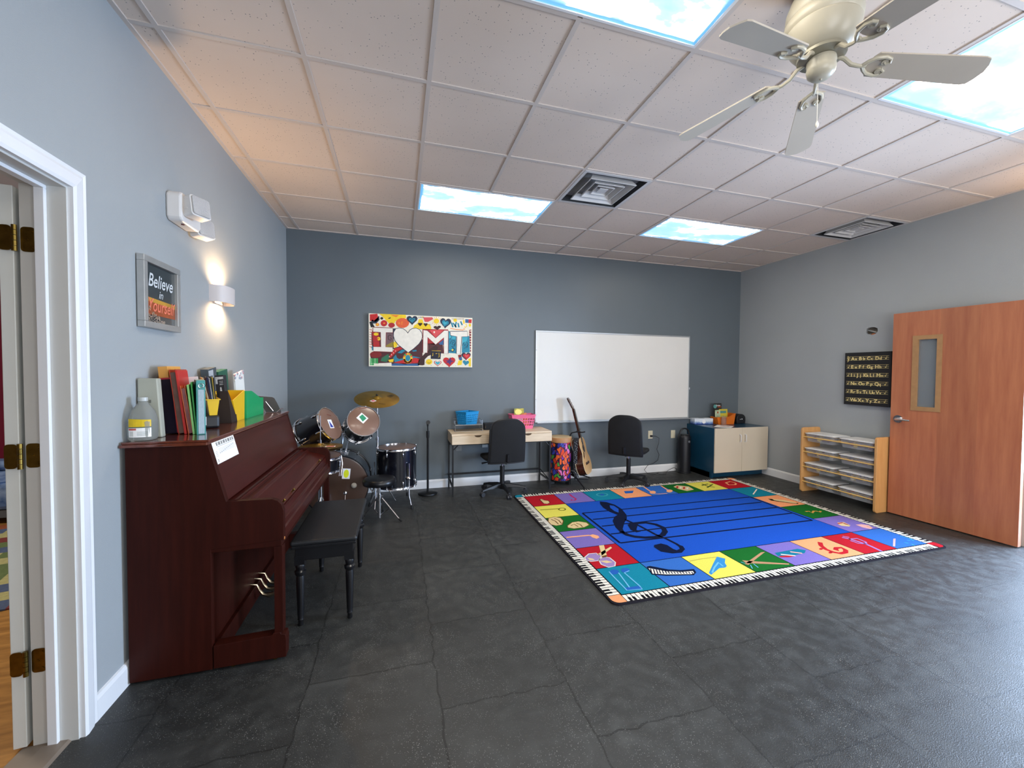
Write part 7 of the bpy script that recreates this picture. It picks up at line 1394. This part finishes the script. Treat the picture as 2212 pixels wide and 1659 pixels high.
for i, (x, w, h, c, c2, lbl, ti, y) in enumerate(((5.74, .135, .295, '#26221e', '#4a4640', 'tall dark songbook standing at the back of the orange caddy', 'Guitar', .03), (5.70, .09, .20, '#8fae8a', '#c9d0b0', 'green and white booklet with a red spot in the orange caddy', None, -.01), (5.82, .15, .21, '#c9b93c', '#3f6a5a', 'yellow rounded booklet in the orange caddy', None, .01))):
    o = thing('songbook', lbl, 'book', (x, -.15 + y, ZC + .004), 0, 'books in the orange caddy'); L = Matrix.Rotation(math.radians(-3), 4, 'X')
    MB(L).box(-w / 2, w / 2, -.004, .004, 0, h).build('cover', mat('songbook_%d' % i, c, .4, noise=(14, .1, c2) if i == 1 else (9, .1)), o, bevel=.001)
    _p = lambda u, v, d: tuple(L @ Vector((u, -.0042 - d, v)))
    mb = MB()
    if i == 0: text(mb, _p, 'Guitar', -.035, .255, .032, .0004, bold=.01); mb.mat(1); flat(mb, _p, [(-.005, .235), (.06, .235), (.06, .25), (-.005, .25)], .0004); mb.mat(2); flat(mb, _p, [(-.06 + .03 * math.cos(t) + .01, .25 + .03 * math.sin(t)) for t in [PI * k / 8 for k in range(16)]], .0003)
    elif i == 1: mb.mat(1); flat(mb, _p, [(.0 + .014 * math.cos(t), .165 + .016 * math.sin(t)) for t in [PI * k / 6 for k in range(12)]], .0004)
    else: mb.mat(2); flat(mb, _p, [(-.07, .15), (.05, .15), (.05, .185), (-.07, .185)], .0004)
    mb.build('cover_print', [paper, col_m('print_rust', '#a34a2a'), col_m('print_teal', '#4f8a86')], o)
bt = thing('clear_bottle', 'small clear plastic bottle standing in front of the orange caddy', 'bottle', (5.70, -.275, ZC))
MB().lathe([(.001, .001), (.03, .001), (.034, .006), (.034, .09), (.028, .11), (.032, .125), (.030, .128)], 24).build('body', mat('clear_plastic', '#e0e0e0', .12, trans=.9, ior=1.15, noise=(9, .02)), bt)
sp = thing('round_speaker', 'small black domed speaker with two pale buttons on the teal cabinet', 'speaker', (6.07, -.17, ZC))
mb = MB(); yzz = Matrix.Rotation(PI / 2, 4, 'X')
mb.prism([(-.075, 0), (.075, 0), (.082, .05)] + [(.08 * math.cos(t), .075 + .068 * math.sin(t)) for t in [PI * k / 12 for k in range(13)]] + [(-.082, .05)], -.05, .05, yzz, smooth=True); mb.build('body', black_plastic, sp, bevel=.006)
mb = MB(); mb.ball((.012, -.052, .068), .009, 10, (1, .4, 1)); mb.ball((-.018, -.052, .065), .006, 10, (1, .4, 1)); mb.build('buttons', sticker_w, sp)
ps = thing('paper_sheet', 'loose white sheet of paper at the front edge of the teal cabinet', 'paper', (5.56, -.43, ZC), math.radians(38))
mb = MB(); mb.box(-.14, .14, -.108, .108, 0, .0012); mb.mat(1); mb.add([(-.05, -.07, .0016), (.09, -.07, .0016), (.09, .05, .0016), (-.05, .05, .0016)], [(0, 1, 2, 3)]); mb.build('sheet', [paper, mat('pink_print', '#dcc4bc', .7, noise=(20, .1))], ps)
# ================================================================ bin rack
rk = thing('bin_rack', 'maple rack with dowels for plastic bins along the right wall', 'shelf', (6.04, -1.73, 0)); I = inv(rk)
maple = wood('maple_panel', '#bd8a50', '#cc9a60', .45, .1, (6, 6, .7)); dow = mat('maple_dowel', '#dcb46a', .45, noise=(9, .06))
SX0, SX1, SY0, SY1 = 5.895, 6.185, -2.142, -1.305
yzI = lambda: I
for ya in (SY0, SY1 - .026):
    mb = MB(I); mb.prof(rrect(SX0, SX1, 0, .785, .03), ya, ya + .026); mb.build('end_panel', maple, rk, bevel=.005, seg=3)
ZR = [.675, .495, .315, .13]
for z in ZR:
    for x in (SX0 + .018, SX0 + .10, SX1 - .02):
        zz = z if x < SX0 + .05 else z - .0
        mb = MB(I); mb.cyl((x, SY0 + .013, zz + (0 if x < SX0 + .05 else .0)), (x, SY1 - .013, zz), .0075 if x < SX0 + .05 else .006); mb.build('dowel', dow, rk)
binp = mat('clear_bin_plastic', '#d0d3d8', .15, alpha=.16, noise=(9, .02)); lidm = mat('white_lid', '#e3e3e2', .4, noise=(9, .02))
def bin_():
    o = thing('plastic_bin', '', 'bin'); mb = MB(); a, b, h = .12, .160, .09; A, B = .132, .176; t = .002
    def lp_(a, b, z): return [(x, y, z) for x, y in rrect(-a, a, -b, b, .03, 3)]
    L1, L2, L3, L4 = lp_(a, b, 0), lp_(A, B, h), lp_(A - t, B - t, h), lp_(a - t, b - t, t); n = len(L1)
    mb.add(L1 + L2 + L3 + L4, [(j * n + i, j * n + (i + 1) % n, (j + 1) * n + (i + 1) % n, (j + 1) * n + i) for j in range(3) for i in range(n)] + [tuple(range(n))[::-1], tuple(3 * n + i for i in range(n))], True)
    mb.build('tub', binp, o)
    mb = MB(); mb.prism(rrect(-A - .006, A + .006, -B - .004, B + .004, .03, 3), h + .001, h + .008); mb.prism(rrect(-A + .016, A - .016, -B + .016, B - .016, .02, 3), h + .009, h + .013); mb.build('lid', lidm, o, bevel=.0015)
    return o
row = ('top', 'second', 'third', 'bottom'); side = ('left', 'right')
cont = [[['#7a4a6a', '#c9a93c', '#9aa07a', '#8a4a4a'], ['#7c2f3c', '#b9a9a0', '#4a3a3a']], [['#7a3a2c', '#a9997c', '#3a3a40'], ['#c99a5c', '#a97a4c', '#7a6a5a']], [['#4a5a3a', '#a33a2a', '#2a2a30', '#8a8a80'], ['#c9bf9c', '#6a6a70']], [['#3a3c40', '#5a6a4c'], ['#c9502c', '#e0a02c', '#3a3a50', '#6a5a7a']]]
b0 = bin_(); first = True; SM = {}
for i in range(4):
    for j in range(2):
        y = -1.52 if j == 0 else -1.925; loc = (6.035 - (.0), y, ZR[i] - .022 - .075 + .03); lbl = 'lidded clear bin on the %s row of the maple rack, %s one' % (row[i], side[j])
        loc = (6.04, y, ZR[i] - .05)
        if first: b = b0; b.location = loc; b['label'] = lbl; first = False
        else: b = dup(b0, loc, None, lbl)
        b['group'] = 'lidded clear bins in the maple rack'; b.rotation_euler = (0, 0, 0)
        # jumbled toys inside
        random.seed(i * 7 + j); mb = MB(); cs = cont[i][j]
        for k in range(18):
            mb.mi = k % len(cs); s = random.uniform(.012, .028); x_, y_ = random.uniform(-.085, .07), random.uniform(-.12, .12); z_ = random.uniform(.018, .045)
            if k % 3: mb.box(-s, s, -s * .6, s * .6, -s * .5, s * .5, T3(x_ , y_, z_) @ Matrix.Rotation(random.random() * 3, 4, (random.random(), random.random(), 1)))
            else: mb.ball((x_, y_, z_), s * .7, 8)
        o = mb.build('bin_contents', [mat('toy_' + c[1:], c, .5, noise=(9, .08)) for c in cs], b)
        o['kind'] = 'stuff'
# ================================================================ music rug
rug = thing('music_rug', 'blue music rug with a treble clef staff, coloured squares and piano key border', 'rug', (4.02, -1.76, 0))
RX0, RX1, RY0, RY1 = -1.575, 1.535, -1.15, 1.175; IX0, IX1, IY0, IY1 = -1.47, 1.43, -1.06, 1.08
RC = dict(rugblue='#2050b2', navy='#141b33', tan='#d8bf8c', dk='#2c2418', magenta='#b52a5c', ltteal='#3f9aa8', blue2='#2a5fae', peach='#f0a878', red2='#b5242c', dkgreen='#2a4a20', white='#e2ddd0', olive='#6a6a20', brown='#6a4424', lilac='#9a80b0', ltblue='#6fb4dc', kazoo='#3a8ac0', olive2='#b9a850', tan2='#b58a68', teal='#1a7088', pinkish='#e0a8a0', lilac2='#9a78b4', gold='#c99a4c', red='#b01f2a', yellow='#ded45c', green='#1c6428', purple='#7a6aae', blue='#3668b4', teal2='#1a7f96', peachc='#ec9c6c', black='#17161a', edge='#26242a')
carpet = lambda k: mat('rug_' + k, RC[k], .95, noise=(160, .12), bump=(500, .35), spec=.03)
mb = MB(); mb.prism(rrect(RX0, RX1, RY0, RY1, .05, 5), 0, .010); mb.build('binding', carpet('edge'), rug)
mb = MB(); mb.prism(rrect(RX0 + .012, RX1 - .012, RY0 + .012, RY1 - .012, .045, 5), .0005, .0112); bs = mb.build('pile', carpet('black'), rug)
keys = ['rugblue', 'white', 'red', 'yellow', 'green', 'purple', 'blue', 'teal2', 'peachc', 'black']; K = {k: i for i, k in enumerate(keys)}
mb = MB(); rp = lambda u, v, d: (u, v, .0113 + d)
cwx, cwy = (IX1 - IX0) / 8, (IY1 - IY0) / 6; g = .004
def cell(i, j, k): mb.mi = K[k]; flat(mb, rp, [(IX0 + i * cwx + g, IY0 + j * cwy + g), (IX0 + (i + 1) * cwx - g, IY0 + j * cwy + g), (IX0 + (i + 1) * cwx - g, IY0 + (j + 1) * cwy - g), (IX0 + i * cwx + g, IY0 + (j + 1) * cwy - g)], .0003)
bot = ['teal2', 'blue', 'yellow', 'green', 'purple', 'peachc', 'red', 'blue']; top = ['red', 'purple', 'teal2', 'peachc', 'blue', 'green', 'yellow', 'red']
for i in range(8): cell(i, 0, bot[i]); cell(i, 5, top[i])
for j, (l, r_) in enumerate(zip(['red', 'purple', 'green', 'yellow'], ['purple', 'green', 'peachc', 'teal2'])): cell(0, j + 1, l); cell(7, j + 1, r_)
mb.mi = 0; flat(mb, rp, [(IX0 + cwx + g, IY0 + cwy + g), (IX1 - cwx - g, IY0 + cwy + g), (IX1 - cwx - g, IY1 - cwy - g), (IX0 + cwx + g, IY1 - cwy - g)], .0003)
# piano keys: white keys with short black keys on the outer side
def keysrow(p0, p1, inward, n, width):
    p0, p1 = Vector(p0), Vector(p1); d = (p1 - p0) / n; q = Vector(inward)
    for i in range(n):
        a = p0 + d * (i + .09); c = p0 + d * (i + .91); mb.mi = K['white']
        flat(mb, rp, [tuple(a), tuple(c), tuple(c + q * width), tuple(a + q * width)], .0003)
        if i % 7 not in (2, 6):
            a = p0 + d * (i + .68); c = p0 + d * (i + 1.32); mb.mi = K['black']; flat(mb, rp, [tuple(a), tuple(c), tuple(c + q * width * .55), tuple(a + q * width * .55)], .0007)
m_ = .014; kw = .082
keysrow((RX0 + .10, RY0 + m_), (RX1 - .10, RY0 + m_), (0, 1), 92, RY0 * -1 + IY0 - m_ - .006)
keysrow((RX0 + .10, RY1 - m_), (RX1 - .10, RY1 - m_), (0, -1), 92, RY1 - IY1 - m_ - .006)
keysrow((RX0 + m_, RY0 + .10), (RX0 + m_, RY1 - .10), (1, 0), 66, IX0 - RX0 - m_ - .006)
keysrow((RX1 - m_, RY0 + .10), (RX1 - m_, RY1 - .10), (-1, 0), 66, RX1 - IX1 - m_ - .006)
for (x, y, sx_, sy_, k) in ((RX0, RY0, 1, 1, 'peachc'), (RX1, RY0, -1, 1, 'red'), (RX0, RY1, 1, -1, 'teal2'), (RX1, RY1, -1, -1, 'peachc')):
    mb.mi = K[k]; c = (x + sx_ * .06, y + sy_ * .06); r_ = .048
    arc = [(c[0] - sx_ * r_ * math.sin(t), c[1] - sy_ * r_ * math.cos(t)) for t in [PI / 2 * i / 5 for i in range(6)]]
    flat(mb, rp, arc + [(x + sx_ * .012, y + sy_ * .098), (x + sx_ * .098, y + sy_ * .098), (x + sx_ * .098, y + sy_ * .012)], .0004)
mb.build('woven_squares', [carpet(k) for k in keys], bs)
ks = []; mb = MB()
for c, w, l, pts in RUG:
    if c not in ks: ks.append(c)
    mb.mi = ks.index(c)
    if w: ribbon(mb, rp, pts, w, .0004 + l * .0004)
    else: flat(mb, rp, pts, .0004 + l * .0004)
mb.build('woven_motifs', [carpet(k) for k in ks], bs)
